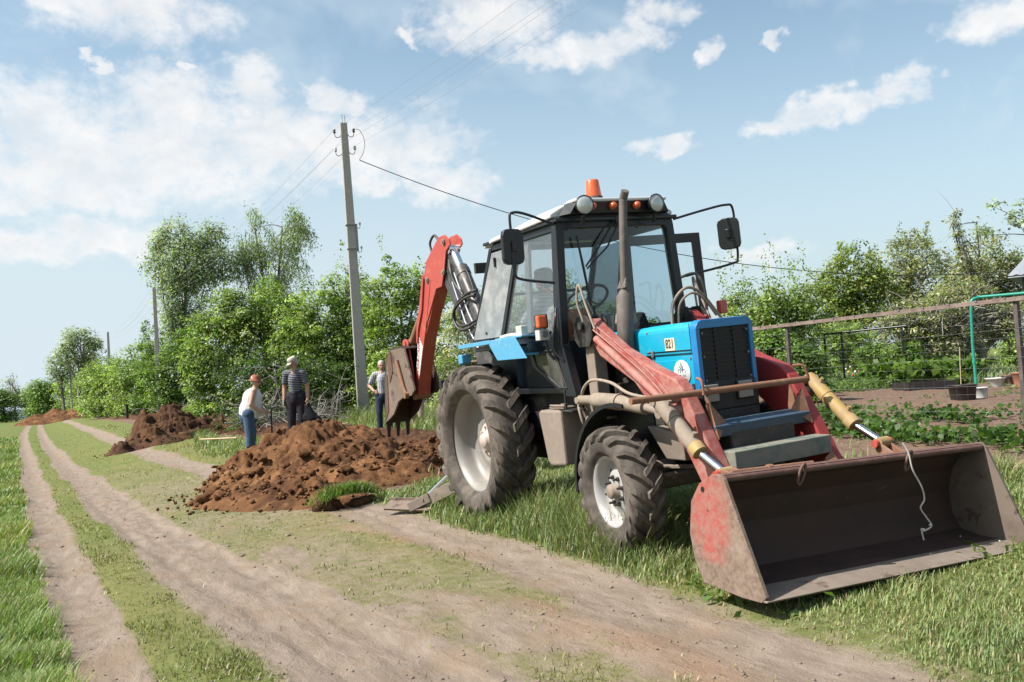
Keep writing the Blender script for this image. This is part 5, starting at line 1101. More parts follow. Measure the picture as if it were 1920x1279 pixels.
S('young_tree', 'slender young tree with thin upright stems above the tangled fruit tree', 'tree', None, GB(1842, 25.5), [(1805,470,12,46,25.5),(1790,420,10,34,25.5),(1830,500,26,26,25.5)], 70, 16, .11, .08, 'orchard', 36, .05, 34, 2, shell=.1, toph=.93, twigs=1, thin=.4)
S('apple_tree', 'leafy branch of an apple tree reaching in at the right edge', 'tree', None, GB(1990, 20), [(1905,410,22,30,20),(1870,388,22,9,20),(1945,440,16,30,20),(1850,437,26,7,20),(2005,450,45,70,20),(2010,560,40,70,20)], 250, 20, .10, .08, 'birch', 37, .10, 70, 1, shell=.15, gap=.1, toph=.8)
for k, (px, py, rx, ry, d, n, c, lab) in enumerate((
    (1450, 665, 42, 45, 20, 260, 'mid', 'dark leafy currant bush just behind the left fence post'),
    (1505, 690, 34, 34, 18.5, 240, 'mid', 'small dense currant bush right of the left fence post'),
    (1640, 672, 36, 24, 26, 160, 'mid', 'low leafy shrub in the grass beyond the flower bed'),
    (1690, 675, 30, 30, 24, 180, 'mid', 'rounded shrub beyond the flower bed, next to the fruit tree'),
    (1580, 640, 60, 34, 34, 260, 'bright', 'wide low shrub behind the inner garden fence'),
    (1730, 620, 60, 40, 30, 260, 'mid', 'green undergrowth shrub beneath the tangled fruit tree'),
    (1905, 655, 28, 36, 28, 180, 'bright', 'green shrub behind the trunks at the right edge'),
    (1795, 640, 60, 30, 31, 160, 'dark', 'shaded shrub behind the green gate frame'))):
    S('shrub', lab, 'shrub', 'shrubs in the garden', GB(px, d), [(px, py, rx, ry, d)], n, 24, .10, .085, c, 50+k, .03, 12, 4, shell=.35)

# ================================================================ GRASS
def blades(n, az, dist, dens, hfun, cfun, seedv, wk=1.0):
    rr = np.random.default_rng(seedv); a = np.radians(rr.uniform(az[0], az[1], n)); d = np.exp(rr.uniform(math.log(dist[0]), math.log(dist[1]), n))
    x = np.sin(a)*d; y = np.cos(a)*d
    # clumps
    x = x+(fbm(x*3, y*3+9, 2)-.5)*.10; y = y+(fbm(x*3+50, y*3, 2)-.5)*.10
    keep = rr.random(n) < dens(x, y); x, y, d = x[keep], y[keep], d[keep]; n = len(x)
    h = hfun(x, y)*rr.uniform(.45, 1.6, n); z = ground_h(x, y)-.006
    wd = (.0013+.00036*d)*wk*rr.uniform(.7, 1.4, n); th = rr.uniform(0, 2*math.pi, n); lean = rr.uniform(.15, .95, n)*h
    wx, wy = np.cos(th), np.sin(th); lx = -wy*lean+.10*h; ly = wx*lean
    p = np.stack([x, y, z], -1); sd = np.stack([wx*wd, wy*wd, 0*wd], -1); L = np.stack([lx, ly, 0*h], -1); U = np.stack([0*h, 0*h, h], -1)
    v = np.stack([p-sd, p+sd, p+L*.35+U*.58-sd*.8, p+L*.35+U*.58+sd*.8, p+L+U*.95-sd*.12, p+L+U*.95+sd*.12], 1).reshape(-1, 3)
    b = np.arange(n)*6; F = np.stack([np.stack([b, b+1, b+3, b+2], -1), np.stack([b+2, b+3, b+5, b+4], -1)], 1).reshape(-1, 4)
    c = cfun(x, y, rr)*(1+.22*rr.normal(size=(n, 1)).clip(-1.6, 1.6)); return v, F, np.repeat(c.clip(.01, 1), 6, 0)
def gcol(base, dry=.1, yel=.3):
    def f(x, y, rr):
        n = len(x); g = fbm(x*1.2+3, y*1.2, 3)[:, None]; c = np.array(base)*(.72+.6*g); t = (rr.random((n, 1)) < dry); c = np.where(t, np.array([.42, .37, .20])*(.7+.4*rr.random((n, 1))), c)
        return c+np.array([.10, .06, 0])*yel*sstep(.45, .7, fbm(x*.8+20, y*.8, 3))[:, None]
    return f
def free(x, y): return (1-sstep(.35, .75, soil_mask(x, y))*.985)*(1-sstep(.05, .80, bare_mask(x, y)+.5*(fbm(x*4+8, y*3, 3)-.5))*.985)
def add_grass(name, *a, **k):
    v, F, c = blades(*a, **k); o = npmesh(name, v, F, M['grassm'], c); tag(o, kind='stuff'); return o
left = lambda x, y: (1-sstep(-.34, -.08, x-T1(y)+(fbm(x*3, y*2, 3)-.5)*.35))*free(x, y)
add_grass('meadow_grass', 300000, (-12, 8), (4.3, 60), left, lambda x, y: .045+.075*sstep(.35, .7, fbm(x*1.5, y*1.5, 3))+.03*sstep(12, 40, y), gcol((.20,.30,.075), .18, .6), 101)
def stripd(x, y): return ((x > T1(y)+.12)*(x < 3.7)*(1-.55*(x > T2(y)))*(.25+.75*sstep(.40, .62, fbm(x*1.9+3, y*1.1, 3))))*free(x, y)*.75
add_grass('track_moss_grass', 420000, (-10, 52), (4.2, 60), stripd, lambda x, y: .014+.022*sstep(.45, .75, fbm(x*2+8, y*1.4, 3))+.05*sstep(16, 40, y)*(x > 3), gcol((.22,.235,.085), .25, .35), 102, wk=.9)
def edged(x, y):
    m = bare_mask(x, y); k = sstep(.04, .2, m)*(1-sstep(.5, .9, m)); cl = sstep(.60, .66, fbm(x*5+7, y*5+1, 2))
    return np.clip(k+.25*(m < .2)*(x > 0)*(x < 3.6), 0, 1)*cl
add_grass('verge_tufts', 240000, (-12, 52), (4.2, 26), lambda x, y: edged(x, y)*(.25+.75*(x < T2(y))), lambda x, y: .012+.028*fbm(x*3, y*3, 2), gcol((.21,.25,.07), .3, .4), 105)
def bankd(x, y):
    m = sstep(3.2, 3.95, x+.6*(fbm(x*2, y*1.6, 3)-.5))*(x < 10.35)
    low = 1-(1-sstep(4.6, 5.6, y))*.25
    return m*free(x, y)*low
def bankh(x, y):
    t = .05+.10*sstep(.35, .65, fbm(x*1.3+5, y*1.3, 3))
    tall = .15*np.exp(-((x-4.05)/.6)**2-((y-7.2)/2.4)**2)+.07*np.exp(-((x-4.5)/.8)**2-((y-3.95)/.35)**2)+.06*(y > 15)*(x < 5)+.22*sstep(7.0, 7.8, x)*(y > 12)
    return (t+tall)*(1-.70*(1-sstep(4.7, 5.9, y)))*(sstep(3.4, 4.0, x)*.6+.4)
add_grass('bank_grass', 560000, (8, 62), (3.8, 55), bankd, bankh, gcol((.22,.30,.11), .20, .3), 103)
fieldd = lambda x, y: (x > 10.4)*(x < 60)*(1-sstep(.3, .6, soil_mask(x, y)))*(y < 70)
add_grass('garden_grass', 90000, (20, 64), (14, 60), fieldd, lambda x, y: .12+.18*fbm(x*.5, y*.5, 3), gcol((.20,.28,.12), .15, .2), 104, wk=1.3)
# broad leaved plants: strawberry rows and rhubarb as ground cover
def cover(name, poly_fn, n, h, size, cols, seedv, box, elong=1.5, spread=.09, per=14):
    rr = np.random.default_rng(seedv); x = rr.uniform(box[0], box[1], n); y = rr.uniform(box[2], box[3], n); k = poly_fn(x, y) > rr.random(n); x, y = x[k], y[k]
    z = ground_h(x, y)+h*rr.uniform(.2, 1, len(x)); C = np.stack([x, y, z], -1)
    pts = np.repeat(C, per, 0)+rr.normal(size=(len(C)*per, 3))*np.array([spread, spread, spread*.45]); cc = np.array(cols)[rr.choice(len(cols), len(C))]
    V_, F_ = leaf_quads(pts, size, rr, elong, 1.0); c = np.repeat(np.repeat(cc, per, 0)*(1+.22*rr.normal(size=(len(pts), 1)).clip(-2, 2)), 4, 0)
    o = npmesh(name, V_, F_, M['leaf'], c.clip(.005, 1)); tag(o, kind='stuff'); return o
cover('strawberry_leaves', lambda x, y: np.maximum(np.exp(-((x-9.9)/.30)**2), np.exp(-((x-11.5)/.38)**2)*.95)*sstep(.34, .50, fbm(x*1.2, y*1.2+3, 3)), 1700, .17, .085, [(.08,.17,.03), (.12,.22,.05), (.06,.12,.025)], 201, (9.2, 12.7, 3.5, 11.8), 1.3)
cover('rhubarb_leaves', lambda x, y: 1-sstep(.8, 1.1, np.hypot((x-19.6)/1.4, (y-16.2)/1.3)), 420, .55, .20, [(.14,.24,.04), (.20,.31,.07), (.10,.17,.03)], 202, (18, 21.5, 14.6, 18), 1.25, .12, 9)
cover('seedling_leaves', lambda x, y: .8*sstep(.5, .6, fbm(x*.9+4, y*.9, 3)), 500, .05, .06, [(.12,.20,.05), (.18,.24,.09)], 203, (12.8, 18.6, 8, 17), 1.4, .06, 5)
cover('bank_weeds', lambda x, y: .9*sstep(.52, .66, fbm(x*1.1+14, y*1.1+2, 3))*free(x, y), 900, .05, .07, [(.13,.22,.05), (.20,.28,.08)], 204, (3.5, 6.2, 3.4, 12), 2.4, .07, 8)
cover('dandelion_clocks', lambda x, y: .35*free(x, y)+0*x, 420, .10, .016, [(.75,.74,.70), (.70,.66,.35)], 206, (3.6, 6.5, 3.3, 14), 1.2, .03, 1)
cover('verge_weeds', lambda x, y: .8*sstep(.5, .62, fbm(x*1.3+4, y*.8+2, 3))*(x < T1(y)-.2), 900, .035, .055, [(.15,.27,.07), (.22,.33,.10)], 207, (-2.6, .3, 4.2, 16), 2.0, .05, 7)
# spring flowers: each bulb plant with leaves and a bloom is a thing
fl_cols = [surf('tulip_'+n_, c_, .5, amt=.05, bmp=0) for n_, c_ in (('red', (.62,.05,.04)), ('yellow', (.72,.55,.10)), ('white', (.75,.72,.62)), ('pink', (.70,.36,.32)))]
names_f = ['red', 'yellow', 'white', 'pink']
def blade_leaf(mb, base, ang, L, wd, lean):
    d = Vector((math.cos(ang), math.sin(ang), 0)); s = Vector((-d.y, d.x, 0)); pts = []
    for i in range(5): t = i/4; pts.append((Vector(base)+d*lean*t*t+Vector((0, 0, L*(t-.25*t*t))), wd*math.sin(math.pi*(.12+.86*t))))
    vs = []; fs = []
    for p, w_ in pts: vs += [p-s*w_, p+s*w_]
    for i in range(4): fs.append((2*i, 2*i+1, 2*i+3, 2*i+2))
    mb.add(vs, fs)
M['tulip_leaf'] = surf('tulip_leaf', (.12,.22,.06), .5, amt=.2, dirt=(.22,.30,.11), scale=20, bmp=0)
protos = []
rq_ = random.Random(5)
for k in range(4):
    e = empty('tulip', (0, 0, 0), 0); mb = MB()
    for j in range(6): blade_leaf(mb, (rq_.uniform(-.03, .03), rq_.uniform(-.03, .03), 0), rq_.uniform(0, 6.28), rq_.uniform(.20, .32), .016, rq_.uniform(.05, .16))
    mb.tube([(0, 0, 0), (.01, 0, .3), (.0, .01, .36)], .004, 5); mb.build('leaves', M['tulip_leaf'], e)
    mb = MB(); mb.lathe([(0, 0), (.022, .008), (.030, .03), (.027, .055), (.018, .068), (0, .06)], (0, .01, .36), (0, 0, 1), 8); mb.build('bloom', fl_cols[k], e); protos.append(e)
FCL = {0: 'red tulip among the green leaves of the garden flower bed', 1: 'yellow tulip among the green leaves of the garden flower bed', 2: 'white tulip among the green leaves of the garden flower bed', 3: 'pink tulip among the green leaves of the garden flower bed'}
used = set()
ORD = ['first','second','third','fourth','fifth','sixth','seventh','eighth','ninth','tenth','eleventh','twelfth','thirteenth','fourteenth','fifteenth','sixteenth','seventeenth']
fl_list = []
for i in range(40):
    t = (i+rq_.random()*.8)/40; px = 1515+205*t; py = 762-26*t-rq_.uniform(0, 34)
    p = G(px, py, .42); p.z = gz(p.x, p.y)
    k = rq_.choices([0, 1, 2, 3], [2, 4, 5, 3])[0]
    o = protos[k] if k not in used else copy_tree(protos[k]); used.add(k)
    o.location = p; o.rotation_euler = (0, 0, rq_.uniform(0, 6.28)); s = rq_.uniform(.75, 1.2); o.scale = (s, s, s)
    fl_list.append((px, k, o))
cnt_ = [0]*4
for px, k, o in sorted(fl_list, key=lambda t: t[0]):
    tag(o, ORD[min(cnt_[k], 16)]+' '+names_f[k]+' tulip from the left in the garden flower bed', 'tulip', 'tulips in the garden flower bed'); cnt_[k] += 1
cover('flower_bed_leaves', lambda x, y: 0*x+1, 500, .16, .16, [(.13,.22,.06), (.18,.27,.09)], 205, (15.9, 20.2, 15.6, 18.6), 5.0, .14, 10)

# sod of grass at the foot of the heap
sp_ = G(655, 945, .13); sod = MB()
for i in range(9):
    sod.ell((rq_.uniform(-.36, .36), rq_.uniform(-.12, .12), rq_.uniform(-.03, .04)), (rq_.uniform(.10, .17), rq_.uniform(.08, .13), rq_.uniform(.05, .10)), (rq_.random(), rq_.random(), rq_.random()), 10, 7)
sr = empty('grass_sod', (sp_.x, sp_.y, gz(sp_.x, sp_.y)+.02), .25, 'torn sod of bright green grass lying at the foot of the large earth heap', 'sod')
sod.build('soil_clump', SO2, sr)
rr = np.random.default_rng(77); n = 1300; x = rr.normal(0, .20, n).clip(-.5, .5); y = rr.normal(0, .09, n).clip(-.22, .22); zz = .05+.10*(1-(x/.5)**2)
hh = rr.uniform(.05, .20, n); th = rr.uniform(0, 6.28, n); w_ = .0045; L = rr.uniform(.3, 1, n)*hh
p = np.stack([x, y, zz], -1); sd_ = np.stack([np.cos(th)*w_, np.sin(th)*w_, 0*x], -1); LL = np.stack([-np.sin(th)*L-.04, np.cos(th)*L-.06, 0*x], -1); U = np.stack([0*x, 0*x, hh], -1)
v = np.stack([p-sd_, p+sd_, p+LL*.4+U*.6-sd_*.8, p+LL*.4+U*.6+sd_*.8, p+LL+U*.8-sd_*.1, p+LL+U*.8+sd_*.1], 1).reshape(-1, 3); b_ = np.arange(n)*6
npmesh('turf', v, np.stack([np.stack([b_, b_+1, b_+3, b_+2], -1), np.stack([b_+2, b_+3, b_+5, b_+4], -1)], 1).reshape(-1, 4), M['grassm'], np.repeat(np.array([.17,.27,.06])*(1+.25*rr.normal(size=(n, 1))).clip(.4, 1.6), 6, 0), False, sr)
# loose clods and pebbles strewn over the track
rr = np.random.default_rng(9); ico = bmesh.new(); bmesh.ops.create_icosphere(ico, subdivisions=1, radius=1); iv = np.array([q.co[:] for q in ico.verts]); jf = np.array([[q.index for q in f.verts] for f in ico.faces]); ico.free()
VV = []; FF = []; b0 = 0
for i in range(1100):
    a = R(rr.uniform(-9, 50)); d = math.exp(rr.uniform(math.log(4.4), math.log(26))); x, y = math.sin(a)*d, math.cos(a)*d
    if x > 4 or x < 0: continue
    near = math.hypot(x-2.0, y-12) < 3.5
    s = rr.uniform(.004, .011)*(2.2 if near and rr.random() < .4 else 1)
    VV.append(iv*np.array([s*rr.uniform(.8, 1.5), s, s*.7])*(1+.3*rr.normal(size=(len(iv), 1)).clip(-1, 1))+np.array([x, y, gz(x, y)+s*.3])); FF.append(jf+b0); b0 += len(iv)
tag(npmesh('loose_clods', np.concatenate(VV), np.concatenate(FF), surf('dry_clod', (.24,.185,.14), .95, amt=.4, bmp=.3)), kind='stuff')
# ================================================================ POLES AND WIRES
def pole(px, py_top, d, label, lean=(0, 0), H=9.6, braced=False, base=None):
    x, y = base if base else GB(px, d); z = gz(x, y)
    r = empty('utility_pole', (x, y, z), 0, label, 'utility pole', 'concrete poles of the power line')
    b = MB(); L = H
    b.hexa([(-.18, -.13, -.3), (.18, -.13, -.3), (.18, .13, -.3), (-.18, .13, -.3), (-.105, -.09, L), (.105, -.09, L), (.105, .09, L), (-.105, .09, L)])
    b.build('pole_shaft', M['concrete'], r, .015)
    r.rotation_euler = (lean[0], lean[1], ROTC+.25)
    return r, Vector((x, y, z+L))
pb = G(683, 790, gz(8.9, 27.6)); px_, py_ = 8.95, 27.9
p1, p1t = pole(0, 0, 0, 'nearest leaning concrete power pole with four insulators, behind the men', (0.0, -.010), 9.3, base=(px_, py_))
p2, p2t = pole(298, 540, 68, 'slim concrete power pole in front of the tall birch, second in the line', (0, 0), 9.4)
p3, p3t = pole(207, 622, 106, 'farthest concrete power pole, its foot hidden by the hedge', (0, 0), 9.4)
# hardware on the near pole (pole frame: x right, z up)
def hook(mb, mc, s, z, fl=1):
    mb.tube(bez([(s*.08, 0, z), (s*.13, 0, z-.10), (s*.22, 0, z-.14), (s*.29, 0, z-.08), (s*.30, 0, z+.02)], 5), .012, 6)
    mc.lathe([(0, -.02), (.035, -.02), (.045, .02), (.03, .04), (.042, .06), (.036, .10), (0, .11)], (s*.30, 0, z+.02), (0, 0, 1), 12)
for s, z, wh in ((-1, 8.98, 0), (1, 9.0, 0), (-1, 8.40, 1), (1, 8.45, 1)):
    a, c = MB(), MB(); hook(a, c, s, z); h_ = a.build('hook', M['galv'], p1); c.build('insulator', M['ceramic_w'] if wh else M['ceramic'], h_)
for z in (6.05, 5.30):
    a, c = MB(), MB(); a.tube(bez([(.16, 0, z), (.22, 0, z-.08), (.28, 0, z-.06), (.29, 0, z+.04)], 5), .010, 6); c.lathe([(0, 0), (.03, 0), (.035, .05), (0, .09)], (.29, 0, z+.03), (0, 0, 1), 10)
    a.box((0, 0, z+.02), (.31, .27, .02)); h_ = a.build('clamp', M['galv'], p1); c.build('insulator', M['ceramic_w'], h_)
b = MB(); b.box((.165, 0, 5.68), (.07, .14, .85)); b.build('side_rail', M['concrete'], p1, .005)
b = MB(); b.cyl((-.03, 0, 9.25), (-.03, 0, 9.58), .009, 6); b.cyl((.05, 0, 9.25), (.05, 0, 9.55), .009, 6); b.build('top_rod', M['galv'], p1)
b = MB(); b.box((.105, 0, 6.0), (.06, .12, .8)); b.build('side_rail', M['concrete'], p2, .005)
def cable(name, label, a, e, sag, r, mat, group=None, n=28):
    a, e = Vector(a), Vector(e); pts = [a.lerp(e, t)-Vector((0, 0, sag*4*t*(1-t))) for t in np.linspace(0, 1, n)]
    b = MB(); b.tube([p-a for p in pts], r, 5); o = b.build(name, mat, None); o.location = a; return tag(o, label, 'cable', group)
wirem = surf('aluminium_wire', (.42, .42, .43), .5, .3, amt=.1, bmp=0)
X1 = p1.matrix_basis
bpy.context.view_layer.update()
def onp(p, q): return p.matrix_world @ Vector(q)
WG = 'thin bare wires of the power line'
WL = ['upper left wire', 'upper right wire', 'lower left wire', 'lower right wire']
for i, (s, z) in enumerate(((-1, 9.02), (1, 9.05), (-1, 8.45), (1, 8.50))):
    a = onp(p1, (s*.30, 0, z+.08)); c = onp(p2, (s*.30, 0, z+.15)); d_ = onp(p3, (s*.30, 0, z+.15))
    cable('power_wire', 'bare '+WL[i]+' running from the near pole away to the second pole', a, c, .75, .0038, wirem, WG)
    cable('power_wire', 'bare '+WL[i]+' between the second and the farthest pole', c, d_, .7, .005, wirem, WG)
    q = Vector((9.6+(.9 if s > 0 else .0), -12.0, z+.9)); cable('power_wire', 'bare '+WL[i]+' running from the near pole overhead towards the top of the photo', a, q, .8, .0030, wirem, WG)
# service cable to the house on the right
sa = onp(p1, (.42, 0, 8.12)); hs_ = P(1925, 506, 30)
cable('service_cable', 'dark cable sagging from the near pole behind the cab to the house on the right', sa, hs_, 1.35, .014, M['hose'], None, 50)
b = MB(); b.tube(bez([onp(p1, (.30, 0, 9.12)), onp(p1, (.50, 0, 9.05)), onp(p1, (.62, 0, 8.7)), onp(p1, (.55, 0, 8.35)), onp(p1, (.42, 0, 8.14))], 6), .010, 6); o = b.build('jumper_wire', wirem, None); tag(o, 'short looping jumper wire beside the top insulators of the near pole', 'cable')
# street lamp and old post far left
x, y = GB(133, 120); e = empty('street_lamp', (x, y, gz(x, y)), ROTC, 'distant street lamp with a short arm, left of the lone spreading tree', 'street lamp')
b = MB(); b.tube([(0, 0, 0), (0, 0, 6.6)], [.12, .08], 8); b.build('lamp_post', M['concrete'], e); b = MB(); b.tube([(0, 0, 6.5), (-1.0, 0, 6.9)], .04, 6); b.ell((-1.1, 0, 6.88), (.3, .12, .09)); b.build('lamp_head', M['galv'], e)

# ================================================================ GARDEN FENCE, GATE FRAME, POTS, HOUSE
fx = 10.50
fe = empty('wire_fence', (fx, 7.2, gz(fx, 7.2)), 0, 'rusty rail and wire mesh fence in front of the vegetable garden', 'fence')
o0 = Vector((fx, 7.2, gz(fx, 7.2)))
ys = [3.35, 7.2, 11.05, 14.9, 18.75, 22.6, 26.45, 30.3]
for yy in ys:
    z = gz(fx, yy); b = MB(); b.box(Vector((fx+.0, yy, (z-.2+2.08)/2))-o0, (.055, .055, 2.08-z+.2)); b.build('fence_post', M['fencepost'], fe, .004)
for nm, z in (('top_rail', 2.065), ('bottom_rail', .345+0)):
    b = MB(); b.box(Vector((fx-.045, 16.8, z))-o0, (.022, 27.2, .044)); b.box(Vector((fx-.0585, 16.8, z-.022))-o0, (.005, 27.2, .018)); b.build(nm, M['fence'], fe, .002)
b = MB()
for k in range(16): z = .36+k*.112; b.tube([Vector((fx-.03, y_, z+.012*math.sin(y_*1.3+k)))-o0 for y_ in np.linspace(3.3, 30.3, 55)], 0.0010 if k % 3 else .0015, 4, smooth=False)
for k in range(int(27/.16)): y_ = 3.3+k*.16; b.tube([Vector((fx-.032, y_, .34))-o0, Vector((fx-.032, y_+.02*math.sin(k), 2.06))-o0], 0.0008, 3, smooth=False)
b.build('wire_mesh', M['wire_thin'], fe)
b = MB()
for k in range(70): y_ = 3.4+k*.39; b.box(Vector((fx-.06, y_, 2.065+.02))-o0, (.012, .02, .022)); b.box(Vector((fx-.06, y_+.1, .36))-o0, (.012, .02, .022))
t_ = b.build('mesh_tie', M['galv'], fe); tag(t_, kind='stuff')
# plank fence behind the third man
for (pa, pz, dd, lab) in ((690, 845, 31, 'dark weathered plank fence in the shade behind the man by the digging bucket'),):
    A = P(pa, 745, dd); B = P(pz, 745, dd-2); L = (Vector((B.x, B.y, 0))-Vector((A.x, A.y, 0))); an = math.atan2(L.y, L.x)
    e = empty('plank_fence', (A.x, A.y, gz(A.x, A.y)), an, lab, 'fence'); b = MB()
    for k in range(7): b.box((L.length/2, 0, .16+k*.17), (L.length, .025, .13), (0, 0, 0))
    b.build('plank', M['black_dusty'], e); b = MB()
    for k in range(4): b.box((.1+k*(L.length-.2)/3, .05, .65), (.09, .07, 1.4))
    b.build('fence_post', M['wood'], e)
# inner garden fence: thin dark rails on posts
A = P(1545, 640, 25); B = P(1692, 640, 23.5); e = empty('inner_fence', (A.x, A.y, gz(A.x, A.y)), 0, 'thin black rail and post fence inside the garden', 'fence'); oo = e.location.copy()
def rel(v): return v-oo
b = MB(); b.cyl(rel(P(1545, 627, 25)), rel(P(1700, 611, 23.5)), .028, 8); b.build('rail', M['blackp'], e)
for (px, pt, pb_, dd) in ((1577, 624, 700, 24.7), (1690, 612, 690, 23.6), (1770, 655, 680, 26), (1800, 655, 682, 26), (1545, 627, 690, 25)):
    t = P(px, pt, dd); b = MB(); b.cyl(rel(Vector((t.x, t.y, gz(t.x, t.y)-.1))), rel(t), .03 if px < 1700 else .04, 8); b.build('post', M['blackp'], e)
b = MB(); b.cyl(rel(P(1690, 672, 26)), rel(P(1820, 668, 26)), .018, 6); b.build('rail', M['blackp'], e)
# green pipe gate frame
gb = G(1832, 742, gz(11.2, 15.2)); D = (gb.x*cf.x+gb.y*cf.y); T = P(1819, 560, D*.999)
e = empty('gate_frame', (gb.x, gb.y, gz(gb.x, gb.y)), 0, 'green painted bent pipe frame standing at the garden fence', 'gate frame'); g0 = e.location.copy()
b = MB(); tp = T-g0; r2 = P(2075, 536, D*.93)-g0
b.tube([Vector((0, 0, -.1)), Vector((tp.x*.0, 0, tp.z*.5)), tp-Vector((0, 0, .22))], .030, 12); b.tube(bez([tp-Vector((0, 0, .23)), tp-Vector((0, 0, .04))+Vector(RX)*.03, tp+Vector(RX)*.20+Vector((0, 0, .02))], 6), .030, 12); b.tube([tp+Vector(RX)*.19+Vector((0, 0, .018)), r2], .030, 12)
b.build('bent_pipe', M['green_pipe'], e)
b = MB(); b.tube([Vector((r2.x, r2.y, r2.z)), Vector((r2.x, r2.y, -.1))], .030, 12); b.build('post', M['green_pipe'], e)
b = MB(); b.cyl(Vector((0, 0, .55)), Vector((0, 0, .62)), .038, 12); b.build('collar', M['green_pipe'], e)
# pots and tubs
black_pl = surf('black_tub', (.03, .025, .025), .45, amt=.25, dirt=(.16,.13,.11), scale=6); whitep = surf('white_enamel', (.72, .72, .70), .35, amt=.15, scale=6); terra = surf('terracotta', (.50, .22, .14), .8, amt=.2, scale=6); brownp = surf('brown_bucket', (.20, .12, .09), .6, amt=.3, scale=6)
soilm = surf('pot_soil', (.10, .065, .045), .95, amt=.3, bmp=.6)
def pot(px, py, r0, r1, h, mat, name, label, cat, z=None, ear=False):
    p = G(px, py, gz(11, 16)); p = G(px, py, gz(p.x, p.y)); e = empty(name, (p.x, p.y, gz(p.x, p.y)-.01), .3, label, cat)
    b = MB(); b.lathe([(0, 0), (r0, 0), (r0*1.02, .01), (r1, h-.02), (r1+.012, h-.015), (r1+.012, h), (r1-.012, h), (r1-.02, h-.05), (0, h-.06)], (0, 0, 0), (0, 0, 1), 28); b.build('body', mat, e)
    b = MB(); b.lathe([(0, h-.035), (r1*.6, h-.03), (r1-.018, h-.045)], (0, 0, 0), (0, 0, 1), 20); b.build('soil', soilm, e); return e
pot(1806, 748, .20, .235, .27, black_pl, 'tub', 'round black tub with a thin stem at the foot of the green pipe frame', 'tub')
pot(1841, 742, .09, .115, .20, whitep, 'bucket', 'small white bucket right of the green pipe frame foot', 'bucket')
pot(1868, 722, .13, .21, .20, whitep, 'basin', 'wide white enamel basin between the frame and the terracotta pot', 'basin')
pot(1892, 721, .13, .14, .25, brownp, 'bucket', 'dark brown bucket between the white basin and the terracotta pot', 'bucket')
pot(1915, 722, .12, .17, .31, terra, 'flower_pot', 'terracotta flower pot at the right edge of the photo', 'flower pot')
pp = G(1750, 742, gz(11, 16)); e = empty('raised_bed', (pp.x, pp.y, gz(pp.x, pp.y)), ROTC, 'long black edged raised bed under the rhubarb leaves', 'raised bed'); b = MB()
b.box((0, 0, .09), (1.0, .03, .18)); b.box((-.5, .45, .09), (.03, .9, .18)); b.box((.5, .45, .09), (.03, .9, .18)); b.box((0, .9, .09), (1.0, .03, .18)); b.build('boards', black_pl, e); b = MB(); b.box((0, .45, .08), (.97, .87, .14)); b.build('soil', soilm, e)
st_ = P(1807, 735, 22.2); b = MB(); b.tube([(0, 0, 0), (.02, 0, .35), (.05, 0, .72)], .010, 6); o = b.build('cane', M['pale_wood'], None); q = G(1806, 748, gz(11, 16)); o.location = (q.x, q.y+.02, gz(q.x, q.y)+.2); tag(o, 'thin pale cane sticking out of the black tub', 'cane')
# house corner at the right edge
hc = P(1889, 516, 28); hz = gz(hc.x, hc.y); e = empty('house', (hc.x, hc.y, hz), ROTC-R(33), 'corner of a small blue house with a corrugated grey roof at the right edge', 'house')
H_ = hc.z-hz; b = MB(); b.box((3.65, 2.4, H_/2-.02), (6.6, 4.0, H_-.04)); b.build('wall', surf('blue_wall', (.045, .12, .28), .8, amt=.2, dirt=(.12,.2,.32), scale=3), e)
b = MB(); n = 64; NP = 7; vs = []; fs = []
for i in range(n+1):
    u = i/n
    for q in range(NP):
        t = q/(NP-1); x0, x1 = 2.1*t, 7.6-2.1*t; x_ = x0+(x1-x0)*u; wv = .020*math.sin((x_)*2*math.pi/.20); vs.append((x_, 2.6*t, H_-.02+2.6*t+wv))
for i in range(n):
    for q in range(NP-1): a = i*NP+q; fs.append((a, a+NP, a+NP+1, a+1))
b.add(vs, fs, True); b.hexa([(0, 0, H_-.09), (7.6, 0, H_-.09), (7.6, 5.2, H_-.09), (0, 5.2, H_-.09), (2.1, 2.55, H_+2.5), (5.5, 2.55, H_+2.5), (5.5, 2.65, H_+2.5), (2.1, 2.65, H_+2.5)])
b.build('roof', surf('corrugated_roof', (.27, .29, .33), .5, .1, amt=.3, dirt=(.38,.38,.40), scale=3), e)
b = MB(); b.box((3.2, .395, H_-.85), (1.0, .03, 1.0)); wi = b.build('window', M['white'], e); b = MB(); b.box((3.2, .372, H_-.85), (.84, .02, .84)); b.build('pane', M['blackp'], wi)

# ================================================================ SMALL THINGS
def place(px, py, zoff=0.0):
    p = G(px, py, .3)
    for _ in range(5): p = G(px, py, gz(p.x, p.y)+zoff)
    return p
a = place(375, 824, .20); c = place(444, 821, .22); b = MB(); b.tube([Vector((0, 0, 0)), (c-a)], .020, 8); o = b.build('shovel_handle', M['pale_wood'], None); o.location = a; tag(o, 'long pale wooden handle lying on the soil left of the man in the white vest', 'tool handle')
p = place(690, 841, .34); b = MB(); b.box((0, 0, 0), (.62, .05, .02), (0, .02, 0)); o = b.build('lath', M['pale_wood'], None); o.location = p; o.rotation_euler = (0, .03, ROTC); tag(o, 'short pale lath lying on the earth right of the large heap', 'lath')
p = P(642, 799, 16.4); b = MB(); b.hexa([(-.13, -.05, 0), (.12, -.06, .0), (.14, .06, .01), (-.10, .05, .01), (-.12, -.04, .04), (.10, -.05, .06), (.12, .05, .05), (-.09, .04, .04)]); o = b.build('broken_brick', M['pale_wood'], None, .01); o.location = p; tag(o, 'pale flat stone lying on the right shoulder of the large heap', 'stone')
